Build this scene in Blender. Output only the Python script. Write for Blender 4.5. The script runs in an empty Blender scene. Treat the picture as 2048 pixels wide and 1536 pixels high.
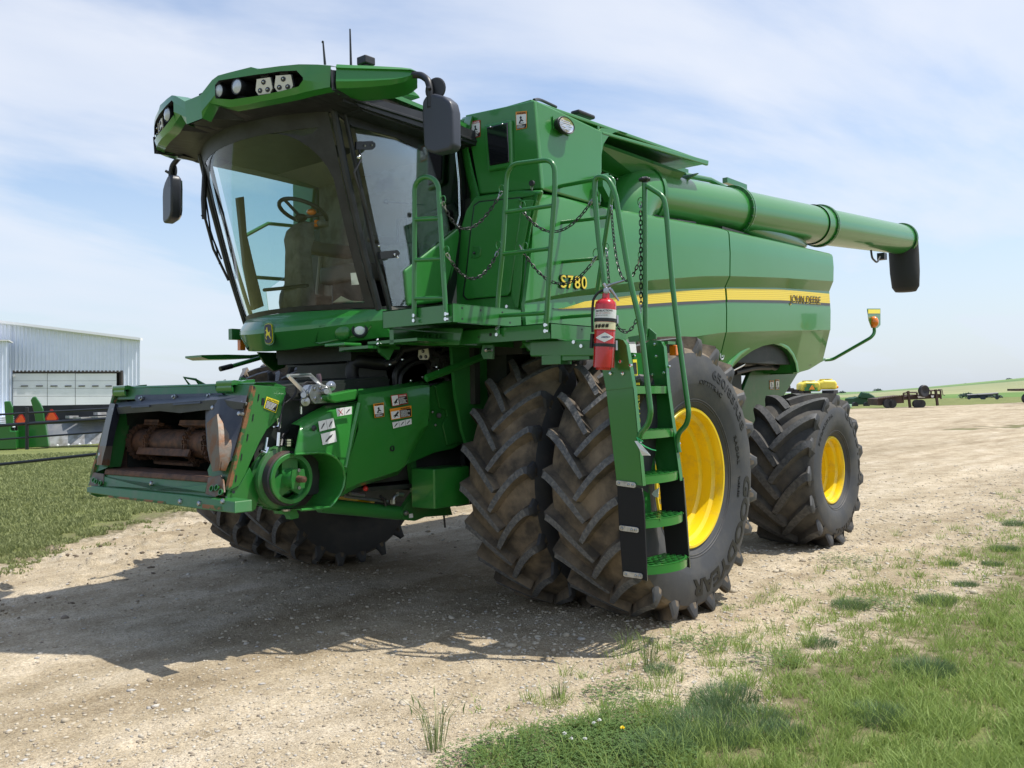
import bpy, math, random
import numpy as np
from mathutils import Vector, Matrix
random.seed(7); RNG = np.random.default_rng(11)
scene = bpy.context.scene
COL = scene.collection
# ---------------------------------------------------------------- camera
CAM = Vector((5.91236643, 5.77358205, 1.59473098))
RGT = Vector((-0.64054426, 0.76771537, -0.01778102))
UPV = Vector((0.000129005735, 0.0232623268, 0.999729387))
FWD = Vector((-0.76792124, -0.64036862, 0.01499959))
FPX = 1822.8932                      # focal length in pixels of the 2048 wide photograph
cam_data = bpy.data.cameras.new('camera')
cam = bpy.data.objects.new('camera', cam_data); COL.objects.link(cam)
cam_data.sensor_width = 36.0
cam_data.lens = 36.0 * FPX / 2048.0
cam_data.clip_start = 0.05; cam_data.clip_end = 6000
rot = Matrix((RGT, UPV, -FWD)).transposed()
cam.matrix_world = Matrix.Translation(CAM) @ rot.to_4x4()
scene.camera = cam
# ---------------------------------------------------------------- sun and sky
SUN = Vector((-0.30, 0.35, 1.0)).normalized()          # direction towards the sun
SUN_EL = math.asin(SUN.z); SUN_AZ = math.atan2(SUN.x, SUN.y)
sun_data = bpy.data.lights.new('sun', 'SUN'); sun_data.energy = 4.2
sun_data.angle = math.radians(0.55); sun_data.color = (1.0, 0.955, 0.88)
sun = bpy.data.objects.new('sun', sun_data); COL.objects.link(sun)
sun.rotation_euler = SUN.to_track_quat('Z', 'Y').to_euler(); sun.location = (0, 0, 30)
world = bpy.data.worlds.new('World'); scene.world = world; world.use_nodes = True
wn = world.node_tree; wn.nodes.clear()
def N(tree, kind, **kw):
    n = tree.nodes.new(kind)
    for k, v in kw.items():
        if k == 'inp':
            for kk, vv in v.items(): n.inputs[kk].default_value = vv
        else: setattr(n, k, v)
    return n
out = N(wn, 'ShaderNodeOutputWorld'); bg = N(wn, 'ShaderNodeBackground', inp={'Strength': 0.118})
sky = N(wn, 'ShaderNodeTexSky', sky_type='NISHITA'); sky.sun_disc = False
sky.sun_elevation = SUN_EL; sky.sun_rotation = SUN_AZ; sky.altitude = 300
sky.air_density = 1.15; sky.dust_density = 1.6; sky.ozone_density = 1.0
tc = N(wn, 'ShaderNodeTexCoord'); L = wn.links.new
sep = N(wn, 'ShaderNodeSeparateXYZ'); L(tc.outputs['Generated'], sep.inputs[0])
# clouds lie on a high flat layer: project the direction on it
addz = N(wn, 'ShaderNodeMath', operation='ADD', inp={1: 0.16}); L(sep.outputs['Z'], addz.inputs[0])
mx = N(wn, 'ShaderNodeMath', operation='MAXIMUM', inp={1: 0.02}); L(addz.outputs[0], mx.inputs[0])
dvx = N(wn, 'ShaderNodeMath', operation='DIVIDE'); L(sep.outputs['X'], dvx.inputs[0]); L(mx.outputs[0], dvx.inputs[1])
dvy = N(wn, 'ShaderNodeMath', operation='DIVIDE'); L(sep.outputs['Y'], dvy.inputs[0]); L(mx.outputs[0], dvy.inputs[1])
cmb = N(wn, 'ShaderNodeCombineXYZ'); L(dvx.outputs[0], cmb.inputs[0]); L(dvy.outputs[0], cmb.inputs[1])
mp = N(wn, 'ShaderNodeMapping'); mp.inputs['Location'].default_value = (0.62, 2.35, 0)
mp.inputs['Rotation'].default_value = (0, 0, 0.75); mp.inputs['Scale'].default_value = (0.50, 0.85, 1)
L(cmb.outputs[0], mp.inputs[0])
n1 = N(wn, 'ShaderNodeTexNoise', inp={'Scale': 0.75, 'Detail': 9.0, 'Roughness': 0.54, 'Distortion': 0.45}); L(mp.outputs[0], n1.inputs['Vector'])
r1 = N(wn, 'ShaderNodeMapRange', inp={1: 0.38, 2: 0.56}); r1.interpolation_type = 'SMOOTHSTEP'; L(n1.outputs['Fac'], r1.inputs[0])
n2 = N(wn, 'ShaderNodeTexNoise', inp={'Scale': 3.0, 'Detail': 6.0, 'Roughness': 0.5}); L(mp.outputs[0], n2.inputs['Vector'])
r2 = N(wn, 'ShaderNodeMapRange', inp={1: 0.3, 2: 0.75, 3: 0.72, 4: 1.0}); L(n2.outputs['Fac'], r2.inputs[0])
ml = N(wn, 'ShaderNodeMath', operation='MULTIPLY'); L(r1.outputs[0], ml.inputs[0]); L(r2.outputs[0], ml.inputs[1])
# haze whitens the horizon all the way round
hz = N(wn, 'ShaderNodeMapRange', inp={1: -0.02, 2: 0.30, 3: 0.80, 4: 0.10}); hz.interpolation_type = 'SMOOTHSTEP'; L(sep.outputs['Z'], hz.inputs[0])
mm = N(wn, 'ShaderNodeMath', operation='MAXIMUM'); L(ml.outputs[0], mm.inputs[0]); L(hz.outputs[0], mm.inputs[1])
mc = N(wn, 'ShaderNodeMath', operation='MULTIPLY', inp={1: 0.90}); L(mm.outputs[0], mc.inputs[0])
cc = N(wn, 'ShaderNodeMix', data_type='RGBA'); L(hz.outputs[0], cc.inputs[0])
cc.inputs[6].default_value = (6.1, 6.3, 6.8, 1); cc.inputs[7].default_value = (4.6, 5.25, 6.2, 1)
mixc = N(wn, 'ShaderNodeMix', data_type='RGBA'); L(mc.outputs[0], mixc.inputs[0]); 
hs = N(wn, 'ShaderNodeMix', data_type='RGBA', blend_type='MULTIPLY', inp={0: 1.0}); L(sky.outputs[0], hs.inputs[6]); hs.inputs[7].default_value = (1.02, 1.10, 1.20, 1)
L(hs.outputs[2], mixc.inputs[6]); L(cc.outputs[2], mixc.inputs[7])
L(mixc.outputs[2], bg.inputs['Color']); L(bg.outputs[0], out.inputs['Surface'])
vs = scene.view_settings; vs.view_transform = 'Standard'; vs.look = 'None'; vs.exposure = 0.36; vs.gamma = 1.0; vs.use_curve_mapping = False
scene.render.engine = 'CYCLES'
scene.cycles.max_bounces = 8; scene.cycles.transparent_max_bounces = 16
# ---------------------------------------------------------------- photo pixel -> point on a known plane of the machine
def ray(px, py):
    return FWD + RGT * ((px - 1024) / FPX) - UPV * ((py - 768) / FPX)
def P(px, py, x=None, y=None, z=None):
    d = ray(px, py)
    if x is not None: t = (x - CAM.x) / d.x
    elif y is not None: t = (y - CAM.y) / d.y
    else: t = (z - CAM.z) / d.z
    return CAM + d * t
def PS(px, py, f, t0=2.0, t1=14.0):            # first crossing of the surface f(point) = 0
    d = ray(px, py); a = t0; fa = f(CAM + d * a)
    n = 120
    for i in range(1, n + 1):
        b = t0 + (t1 - t0) * i / n; fb = f(CAM + d * b)
        if fa * fb <= 0:
            for _ in range(30):
                m = (a + b) / 2; fm = f(CAM + d * m)
                if fa * fm <= 0: b = m
                else: a = m; fa = fm
            return CAM + d * a
        a, fa = b, fb
    return CAM + d * ((t0 + t1) / 2)
def PD(px, py, depth): return CAM + ray(px, py) * depth
# ---------------------------------------------------------------- mesh building
class MB:
    def __init__(self): self.v = []; self.f = []; self.m = []; self.mi = 0; self.mats = []
    def mat(self, m):
        if m not in self.mats: self.mats.append(m)
        self.mi = self.mats.index(m); return self
    def add(self, vs, fs):
        o = len(self.v); self.v += [tuple(p) for p in vs]
        for f in fs: self.f.append(tuple(i + o for i in f)); self.m.append(self.mi)
        return self
    def box(self, c, s, R=None):
        c = Vector(c); vs = []
        for sx in (-.5, .5):
            for sy in (-.5, .5):
                for sz in (-.5, .5):
                    p = Vector((sx * s[0], sy * s[1], sz * s[2]))
                    vs.append(c + (R @ p if R else p))
        return self.add(vs, [(0, 1, 3, 2), (4, 6, 7, 5), (0, 4, 5, 1), (2, 3, 7, 6), (0, 2, 6, 4), (1, 5, 7, 3)])
    def prism(self, pts, vec):
        pts = [Vector(p) for p in pts]; vec = Vector(vec); n = len(pts)
        vs = pts + [p + vec for p in pts]
        nn = Vector((0, 0, 0))
        for i in range(n): nn += pts[i].cross(pts[(i + 1) % n])
        fs = [tuple(range(n)), tuple(range(2 * n - 1, n - 1, -1))] + [(i, i + n, (i + 1) % n + n, (i + 1) % n) for i in range(n)]
        if nn.dot(vec) > 0: fs = [tuple(reversed(f)) for f in fs]
        return self.add(vs, fs)
    def tube(self, path, r, n=10, caps=True, closed=False):
        path = [Vector(p) for p in path]; m = len(path)
        rs = r if isinstance(r, (list, tuple)) else [r] * m
        vs = []; up = None
        for i, p in enumerate(path):
            if closed: t = (path[(i + 1) % m] - path[i - 1])
            else: t = path[min(i + 1, m - 1)] - path[max(i - 1, 0)]
            t.normalize()
            if up is None:
                up = Vector((0, 0, 1)) if abs(t.z) < 0.9 else Vector((1, 0, 0))
            a = (up - t * up.dot(t)).normalized(); up = a; b = t.cross(a)
            for k in range(n):
                th = 2 * math.pi * k / n
                vs.append(p + (a * math.cos(th) + b * math.sin(th)) * rs[i])
        fs = []
        for i in range(m if closed else m - 1):
            j = (i + 1) % m
            for k in range(n):
                fs.append((i * n + k, i * n + (k + 1) % n, j * n + (k + 1) % n, j * n + k))
        if caps and not closed:
            fs.append(tuple(range(n - 1, -1, -1))); fs.append(tuple((m - 1) * n + k for k in range(n)))
        return self.add(vs, fs)
    def lathe(self, o, ax, prof, n=32, cap0=False, cap1=False, close=False):
        o = Vector(o); ax = Vector(ax).normalized()
        a = Vector((0, 0, 1)) if abs(ax.z) < 0.9 else Vector((1, 0, 0))
        a = (a - ax * a.dot(ax)).normalized(); b = ax.cross(a); vs = []
        for (h, r) in prof:
            for k in range(n):
                th = 2 * math.pi * k / n
                vs.append(o + ax * h + (a * math.cos(th) + b * math.sin(th)) * r)
        fs = []; m = len(prof)
        for i in range(m if close else m - 1):
            j = (i + 1) % m
            for k in range(n): fs.append((i * n + k, i * n + (k + 1) % n, j * n + (k + 1) % n, j * n + k))
        if cap0: fs.append(tuple(range(n - 1, -1, -1)))
        if cap1: fs.append(tuple((m - 1) * n + k for k in range(n)))
        return self.add(vs, fs)
    def cyl(self, a, b, r, n=16):
        a = Vector(a); b = Vector(b); return self.lathe(a, b - a, [(0, r), ((b - a).length, r)], n, True, True)
    def sphere(self, c, r, n=12, m=8, sc=(1, 1, 1)):
        vs = []; fs = []
        for i in range(m + 1):
            ph = math.pi * i / m
            for k in range(n):
                th = 2 * math.pi * k / n
                vs.append((c[0] + r * sc[0] * math.sin(ph) * math.cos(th), c[1] + r * sc[1] * math.sin(ph) * math.sin(th), c[2] + r * sc[2] * math.cos(ph)))
        for i in range(m):
            for k in range(n): fs.append((i * n + k, (i + 1) * n + k, (i + 1) * n + (k + 1) % n, i * n + (k + 1) % n))
        return self.add(vs, fs)
    def grid(self, rows, flip=False):
        n = len(rows[0]); vs = [p for r in rows for p in r]; fs = []
        for i in range(len(rows) - 1):
            for k in range(n - 1):
                f = (i * n + k, i * n + k + 1, (i + 1) * n + k + 1, (i + 1) * n + k)
                fs.append(tuple(reversed(f)) if flip else f)
        return self.add(vs, fs)
    def shell(self, rows, vec):                     # a grid given thickness along vec
        vec = Vector(vec); rows = [[Vector(p) for p in r] for r in rows]
        n = len(rows[0]); m = len(rows)
        vs = [p for r in rows for p in r] + [p + vec for r in rows for p in r]; o = n * m; fs = []
        q = (rows[0][1] - rows[0][0]).cross(rows[1][0] - rows[0][0]); flip = q.dot(vec) > 0
        def F(f): fs.append(tuple(reversed(f)) if flip else f)
        for i in range(m - 1):
            for k in range(n - 1):
                a, b, c, d = i * n + k, i * n + k + 1, (i + 1) * n + k + 1, (i + 1) * n + k
                F((a, b, c, d)); F((d + o, c + o, b + o, a + o))
        for k in range(n - 1):
            F((k + o, k + 1 + o, k + 1, k)); a = (m - 1) * n
            F((a + k, a + k + 1, a + k + 1 + o, a + k + o))
        for i in range(m - 1):
            F((i * n, (i + 1) * n, (i + 1) * n + o, i * n + o)); e = n - 1
            F((i * n + e + o, (i + 1) * n + e + o, (i + 1) * n + e, i * n + e))
        return self.add(vs, fs)
    def text(self, body, o, xd, yd, size, depth=0.002, bold=0.0, fit=None, shear=0.0):
        me = text_mesh(body, bold, shear); nv = np.zeros(len(me.vertices) * 3); me.vertices.foreach_get('co', nv); nv = nv.reshape(-1, 3)
        xd = Vector(xd).normalized(); yd = Vector(yd).normalized(); zd = xd.cross(yd)
        w = nv[:, 0].max() - nv[:, 0].min() if len(nv) else 1
        sx = (fit / w) if fit else size
        x0 = nv[:, 0].min() if len(nv) else 0
        vs = [Vector(o) + xd * ((p[0] - x0) * sx) + yd * (p[1] * size) + zd * (0 if p[2] < 0 else depth) for p in nv]
        fs = [tuple(p.vertices) for p in me.polygons]
        return self.add(vs, fs)
    def build(self, name, mat=None, parent=None, smooth=35, bevel=0, seg=2, mesh_only=False):
        me = bpy.data.meshes.new(name); me.from_pydata(self.v, [], self.f)
        mats = self.mats if self.mats else [mat]
        for m in mats: me.materials.append(m)
        if len(mats) > 1: me.polygons.foreach_set('material_index', self.m)
        me.validate(); me.update()
        if smooth: me.shade_smooth(); me.set_sharp_from_angle(angle=math.radians(smooth))
        if mesh_only: return me
        o = bpy.data.objects.new(name, me); COL.objects.link(o)
        if parent is not None: o.parent = parent; o.location = -WL.get(parent.name, Vector((0, 0, 0)))
        WL[o.name] = Vector((0, 0, 0))
        if bevel:
            b = o.modifiers.new('bevel', 'BEVEL'); b.width = bevel; b.segments = seg; b.limit_method = 'ANGLE'; b.angle_limit = math.radians(30)
        return o
WL = {}
_tc = {}
def text_mesh(body, bold=0.0, shear=0.0):
    k = (body, bold, shear)
    if k not in _tc:
        cu = bpy.data.curves.new('lettering', 'FONT'); cu.body = body; cu.extrude = 0.05; cu.offset = bold; cu.shear = shear; cu.resolution_u = 3
        ob = bpy.data.objects.new('lettering', cu); COL.objects.link(ob)
        bpy.context.view_layer.update()
        me = bpy.data.meshes.new_from_object(ob.evaluated_get(bpy.context.evaluated_depsgraph_get()))
        COL.objects.unlink(ob); bpy.data.objects.remove(ob); bpy.data.curves.remove(cu)
        _tc[k] = me
    return _tc[k]
def empty(name, loc, label=None, cat=None, group=None, parent=None):
    o = bpy.data.objects.new(name, None); COL.objects.link(o); o.empty_display_size = 0.2
    loc = Vector(loc)
    if parent is not None: o.parent = parent; o.location = loc - WL.get(parent.name, Vector((0, 0, 0)))
    else: o.location = loc
    WL[o.name] = loc; tag(o, label, cat, group); return o
def tag(o, label=None, cat=None, group=None, kind=None):
    if label: o['label'] = label
    if cat: o['category'] = cat
    if group: o['group'] = group
    if kind: o['kind'] = kind
    return o
def bez(pts, k=6):                                   # rounded path through straight legs
    pts = [Vector(p) for p in pts]; res = [pts[0]]
    for i in range(1, len(pts) - 1):
        a, b, c = pts[i - 1], pts[i], pts[i + 1]
        r = min((a - b).length, (c - b).length) * 0.45
        s = b + (a - b).normalized() * r; e = b + (c - b).normalized() * r
        for j in range(k + 1):
            t = j / k; res.append(s * (1 - t) ** 2 + b * 2 * t * (1 - t) + e * t * t)
    res.append(pts[-1]); return res
# ---------------------------------------------------------------- materials
def material(name, base, rough=0.5, metal=0.0, coat=0.0, var=None, var_scale=4.0, bump=0.0, bump_scale=60.0, spec=0.5, detail=6.0, lo=0.4, hi=0.62, coords='Object', rough2=None):
    m = bpy.data.materials.new(name); m.use_nodes = True; t = m.node_tree; t.nodes.clear()
    o = N(t, 'ShaderNodeOutputMaterial'); b = N(t, 'ShaderNodeBsdfPrincipled'); t.links.new(b.outputs[0], o.inputs[0])
    b.inputs['Base Color'].default_value = (*base, 1); b.inputs['Roughness'].default_value = rough
    b.inputs['Metallic'].default_value = metal; b.inputs['Coat Weight'].default_value = coat; b.inputs['Coat Roughness'].default_value = 0.06
    b.inputs['Specular IOR Level'].default_value = spec
    tcn = N(t, 'ShaderNodeTexCoord')
    if var is not None:
        n = N(t, 'ShaderNodeTexNoise', inp={'Scale': var_scale, 'Detail': detail, 'Roughness': 0.6}); t.links.new(tcn.outputs[coords], n.inputs['Vector'])
        r = N(t, 'ShaderNodeMapRange', inp={1: lo, 2: hi}); t.links.new(n.outputs['Fac'], r.inputs[0])
        mi = N(t, 'ShaderNodeMix', data_type='RGBA'); t.links.new(r.outputs[0], mi.inputs[0])
        mi.inputs[6].default_value = (*base, 1); mi.inputs[7].default_value = (*var, 1); t.links.new(mi.outputs[2], b.inputs['Base Color'])
        if rough2 is not None:
            rr = N(t, 'ShaderNodeMapRange', inp={1: 0.0, 2: 1.0, 3: rough, 4: rough2}); t.links.new(r.outputs[0], rr.inputs[0]); t.links.new(rr.outputs[0], b.inputs['Roughness'])
    if bump:
        n = N(t, 'ShaderNodeTexNoise', inp={'Scale': bump_scale, 'Detail': 5.0}); t.links.new(tcn.outputs[coords], n.inputs['Vector'])
        bp = N(t, 'ShaderNodeBump', inp={'Strength': bump, 'Distance': 0.01}); t.links.new(n.outputs['Fac'], bp.inputs['Height']); t.links.new(bp.outputs[0], b.inputs['Normal'])
    return m
GREEN = material('green_paint', (0.019, 0.160, 0.022), 0.30, coat=0.5, var=(0.024, 0.158, 0.032), var_scale=2.5, bump=0.015, bump_scale=7)
GREEN_CLEAN = material('glossy_green_panel', (0.025, 0.192, 0.026), 0.32, coat=0.55, var=(0.030, 0.200, 0.035), var_scale=1.2, bump=0.006, bump_scale=3)
GREEN_DUST = material('dusty_green_paint', (0.018, 0.125, 0.024), 0.42, coat=0.2, var=(0.075, 0.12, 0.05), var_scale=6, lo=0.48, hi=0.8, bump=0.05, bump_scale=40)
YELLOW = material('yellow_paint', (0.83, 0.58, 0.010), 0.32, coat=0.4, var=(0.50, 0.36, 0.08), var_scale=9, lo=0.52, hi=0.85, detail=10)
YELLOW_VINYL = material('yellow_vinyl', (0.80, 0.60, 0.05), 0.4)
BLACK = material('black_plastic', (0.012, 0.013, 0.016), 0.45, var=(0.022, 0.024, 0.028), var_scale=8, bump=0.04, bump_scale=150)
BLACK_GLOSS = material('black_gloss', (0.008, 0.009, 0.012), 0.12, coat=0.5)
BLUEBLACK = material('blue_black_moulding', (0.025, 0.03, 0.045), 0.42, var=(0.04, 0.045, 0.06), var_scale=6)
GREY_VINYL = material('dark_grey_vinyl', (0.07, 0.07, 0.075), 0.5)
MIRROR_SHELL = material('mirror_housing', (0.035, 0.04, 0.055), 0.42, bump=0.05, bump_scale=300)
CHROME = material('chrome', (0.75, 0.76, 0.78), 0.16, metal=1.0)
ZINC = material('zinc_plated_steel', (0.42, 0.43, 0.45), 0.32, metal=1.0, var=(0.38, 0.38, 0.38), var_scale=20)
ALU = material('cast_aluminium', (0.50, 0.50, 0.49), 0.45, metal=0.85, var=(0.3, 0.3, 0.29), var_scale=15, bump=0.1, bump_scale=90)
RUST = material('rusty_steel', (0.050, 0.026, 0.016), 0.7, var=(0.12, 0.055, 0.028), var_scale=14, bump=0.25, bump_scale=60)
RUST_STRIP = material('rust_over_green', (0.22, 0.10, 0.04), 0.75, var=(0.03, 0.11, 0.03), var_scale=18, bump=0.2, lo=0.45, hi=0.55)
BARE = material('worn_bare_metal', (0.15, 0.125, 0.10), 0.55, metal=0.3, var=(0.17, 0.075, 0.03), var_scale=9, lo=0.45, hi=0.6, bump=0.15)
HOSE = material('black_rubber_hose', (0.012, 0.012, 0.014), 0.5)
DARK = material('dark_machinery_steel', (0.012, 0.02, 0.014), 0.6, var=(0.03, 0.03, 0.028), var_scale=5)  # dark steel with faint grey patches for hull, axle and inner walls
CAB_GREY = material('cab_trim_grey', (0.21, 0.195, 0.18), 0.7, var=(0.11, 0.10, 0.08), var_scale=6)
CAB_BEIGE = material('cab_headliner', (0.26, 0.24, 0.21), 0.8)
SEAT = material('seat_leather', (0.15, 0.13, 0.11), 0.55, bump=0.1, bump_scale=30)
WHITE = material('white_label', (0.75, 0.75, 0.74), 0.4)
WHITE_LED = material('led_lamp_face', (0.62, 0.60, 0.50), 0.3)
ORANGE = material('orange_lens', (0.85, 0.20, 0.01), 0.2, coat=0.6)
LAB_OR = material('label_orange', (0.80, 0.28, 0.02), 0.4)
LAB_RED = material('label_red', (0.45, 0.02, 0.015), 0.4)
LAB_YEL = material('label_yellow', (0.85, 0.70, 0.03), 0.4)
LAB_BLACK = material('label_black', (0.012, 0.012, 0.012), 0.4)
RED = material('red_extinguisher_paint', (0.50, 0.008, 0.012), 0.22, coat=0.7)
GREENTIE = material('green_cable_tie', (0.05, 0.45, 0.15), 0.4)
RUBBER = material('tyre_rubber', (0.045, 0.047, 0.052), 0.62, var=(0.085, 0.080, 0.072), var_scale=5, lo=0.45, hi=0.8, bump=0.10, bump_scale=30)
RUBBER_TEXT = material('tyre_lettering_rubber', (0.005, 0.005, 0.006), 0.5)
TREAD_DIRT = material('muddy_tread', (0.060, 0.050, 0.040), 0.9, var=(0.22, 0.17, 0.115), var_scale=5.5, lo=0.38, hi=0.68, bump=0.4, bump_scale=28, detail=9)
LUG_TOP = material('worn_lug_face', (0.085, 0.088, 0.095), 0.75, var=(0.17, 0.168, 0.165), var_scale=45, lo=0.42, hi=0.66, bump=0.5, bump_scale=60)
LUG_TOP_CLEAN = material('clean_lug_face', (0.055, 0.056, 0.06), 0.65, var=(0.10, 0.099, 0.098), var_scale=30, bump=0.3, bump_scale=60)
TREAD_CLEAN = material('dusty_tread', (0.055, 0.052, 0.048), 0.85, var=(0.12, 0.105, 0.085), var_scale=4, lo=0.42, hi=0.7, bump=0.3, bump_scale=30)
RUBBER_SHEET = material('black_rubber_sheet', (0.006, 0.006, 0.007), 0.8)
def glass_mat(name, tint, refl=1.0, rough=0.0, k=1.6):
    m = bpy.data.materials.new(name); m.use_nodes = True; t = m.node_tree; t.nodes.clear()
    o = N(t, 'ShaderNodeOutputMaterial'); tr = N(t, 'ShaderNodeBsdfTransparent'); tr.inputs[0].default_value = (*tint, 1)
    g = N(t, 'ShaderNodeBsdfGlossy'); g.inputs['Roughness'].default_value = rough; g.inputs[0].default_value = (refl, refl, refl, 1)
    fr = N(t, 'ShaderNodeFresnel', inp={'IOR': 1.52}); mx_ = N(t, 'ShaderNodeMixShader')
    mu = N(t, 'ShaderNodeMath', operation='MULTIPLY', inp={1: k}); t.links.new(fr.outputs[0], mu.inputs[0])
    t.links.new(mu.outputs[0], mx_.inputs[0]); t.links.new(tr.outputs[0], mx_.inputs[1]); t.links.new(g.outputs[0], mx_.inputs[2]); t.links.new(mx_.outputs[0], o.inputs[0])
    return m
GLASS = glass_mat('tinted_windscreen_glass', (0.80, 0.91, 0.90), k=1.0)
GLASS_SIDE = glass_mat('side_window_glass', (0.86, 0.93, 0.93), k=1.35)
LENS = glass_mat('clear_lens', (0.9, 0.92, 0.95))
# ================================================================= THE COMBINE
HARV = empty('combine_harvester', (-1.2, 0, 0), 'green combine harvester with yellow wheels and dual front tyres parked across the gravel', 'combine harvester')
AX_Z, RR_X, RR_Z = 0.99, -3.6128, 0.7732
Y_OUT, Y_IN, Y_REAR = 2.2502, 1.4812, 1.8919

def polar(r, th, y): return Vector((r * math.sin(th), y, r * math.cos(th)))
def tyre_mesh(R, W, rim_r, nlug, lug_h, sweep, phase, flat_z, lugm, dirtm, texts, wl=0.040, name='tyre'):
    Rc = R - lug_h; h = W / 2; k = R / 1.035
    prof = [(0.0, Rc), (0.30, Rc - .004), (0.58, Rc - .016), (0.76, Rc - .035), (0.86, Rc - .045), (0.94, Rc - .070)]
    n_tread = len(prof)
    prof += [(0.99, Rc - .125 * k), (1.01, Rc - .19 * k), (1.02, Rc - .28 * k), (1.0, rim_r + .17 * k), (.95, rim_r + .09 * k), (.87, rim_r + .035), (.80, rim_r + .004), (.74, rim_r - .012)]
    full = [(-a * h, r) for a, r in reversed(prof[1:])] + [(a * h, r) for a, r in prof]
    m = MB(); n = 96
    tr = [i for i, (a, r) in enumerate(full) if r >= Rc - .12]
    vs = [polar(r, 2 * math.pi * j / n, y) for y, r in full for j in range(n)]
    o = len(m.v); m.v += [tuple(p) for p in vs]
    m.mat(dirtm); m.mat(RUBBER); m.mat(lugm); m.mat(RUBBER_TEXT)
    for i in range(len(full) - 1):
        tread = i in tr and (i + 1) in tr
        for j in range(n):
            m.f.append((i * n + j, i * n + (j + 1) % n, (i + 1) * n + (j + 1) % n, (i + 1) * n + j)); m.m.append(0 if tread else 1)
    # profile radius lookup of the carcass
    ya = [a * h for a, r in prof[:n_tread + 1]]; ra = [r for a, r in prof[:n_tread + 1]]
    def rc(y): return float(np.interp(abs(y), ya, ra))
    rnd = random.Random(5)
    for side in (-1, 1):
        for q in range(nlug):
            th0 = phase + 2 * math.pi * (q + (0.5 if side > 0 else 0)) / nlug
            st = []
            S = [0, .14, .3, .5, .7, .86, .97]
            for s in S:
                y = side * (-0.045 * W + s * (0.47 + 0.045) * W)
                st.append((th0 + sweep * (1 - s) ** 1.35, y, R - .012 * s * s, s))
            rings = []
            for i, (th, y, rt, s) in enumerate(st):
                a = st[max(i - 1, 0)]; b = st[min(i + 1, len(st) - 1)]
                du = (b[0] - a[0]) * R; dy = b[1] - a[1]; l = math.hypot(du, dy) or 1
                nu, ny = -dy / l, du / l
                wt = wl * (0.52 + .10 * s); wb = wl * (0.88 + .25 * s)
                if i == 0: wt *= .8
                ring = []
                for wv, r in ((-wb, None), (-wt, rt), (wt, rt), (wb, None)):
                    yy = y + ny * wv; tt = th + nu * wv / R
                    ring.append(polar(rc(yy) - .012 if r is None else r, tt, yy))
                rings.append(ring)
            # shoulder: the lug turns down the sidewall
            for (ky, dr, dr0, w1, w2) in ((.965, .028, .055, .72, 1.9), (.995, .055, .085, .62, 2.0), (1.003, .088, .110, .5, 1.5), (1.0, .112, .122, .4, .9)):
                y = side * ky * h; r = R - dr * k; r0 = Rc - dr0 * k
                ring = [polar(rr, th0 - side * wv / R, yy) for wv, rr, yy in ((-wl * w2, r0, y * .93), (-wl * w1, r, y), (wl * w1, r, y), (wl * w2, r0, y * .93))]
                rings.append(ring)
            o = len(m.v)
            for rg in rings: m.v += [tuple(p) for p in rg]
            K = len(rings)
            for i in range(K - 1):
                for c in range(3):
                    f = (o + i * 4 + c, o + i * 4 + c + 1, o + (i + 1) * 4 + c + 1, o + (i + 1) * 4 + c)
                    if side > 0: f = tuple(reversed(f))
                    m.f.append(f); m.m.append((2 if i < len(S) - 1 else 1) if c == 1 else (0 if i < len(S) else 1))
            m.f.append(tuple(o + c for c in ((0, 1, 2, 3) if side < 0 else (3, 2, 1, 0)))); m.m.append(2)
            e = o + (K - 1) * 4; m.f.append(tuple(e + c for c in ((3, 2, 1, 0) if side < 0 else (0, 1, 2, 3)))); m.m.append(0)
    # raised sidewall lettering, bent round the wheel on the outer face
    for (body, r_mid, th_mid, size, span, bold) in texts:
        me = text_mesh(body, bold); co = np.zeros(len(me.vertices) * 3); me.vertices.foreach_get('co', co); co = co.reshape(-1, 3)
        x0, x1 = co[:, 0].min(), co[:, 0].max(); yc = 0.36
        o = len(m.v)
        for p in co:
            th = th_mid - (((p[0] - x0) / (x1 - x0)) - 0.5) * span         # clockwise seen from the left = towards the rear
            r = r_mid + (p[1] - yc) * size
            ysurf = float(np.interp(r, [x_[1] for x_ in reversed(prof[5:])], [x_[0] * h for x_ in reversed(prof[5:])]))
            m.v.append(tuple(polar(r, th, ysurf + (0.004 if p[2] > 0 else -.01))))
        for pl in me.polygons: m.f.append(tuple(i + o for i in pl.vertices)); m.m.append(3)
    # thin raised rings
    for rr in (rim_r + .05, rim_r + .065):
        ysf = float(np.interp(rr, [x_[1] for x_ in reversed(prof[5:])], [x_[0] * h for x_ in reversed(prof[5:])]))
        o = len(m.f); m.mi = 1
        m.lathe((0, 0, 0), (0, 1, 0), [(ysf - .004, rr - .006), (ysf + .004, rr - .003), (ysf + .004, rr + .003), (ysf - .004, rr + .006)], 72)
    # flattened where it stands
    lim = -flat_z
    v2 = []
    for p in m.v:
        x, y, z = p
        if z < lim + .07:
            f = min(1, (lim + .07 - z) / .1); y *= 1 + .035 * f
            z = max(z, lim + 0.0)
        v2.append((x, y, z))
    m.v = v2
    return m.build(name, smooth=26, mesh_only=True)
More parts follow.
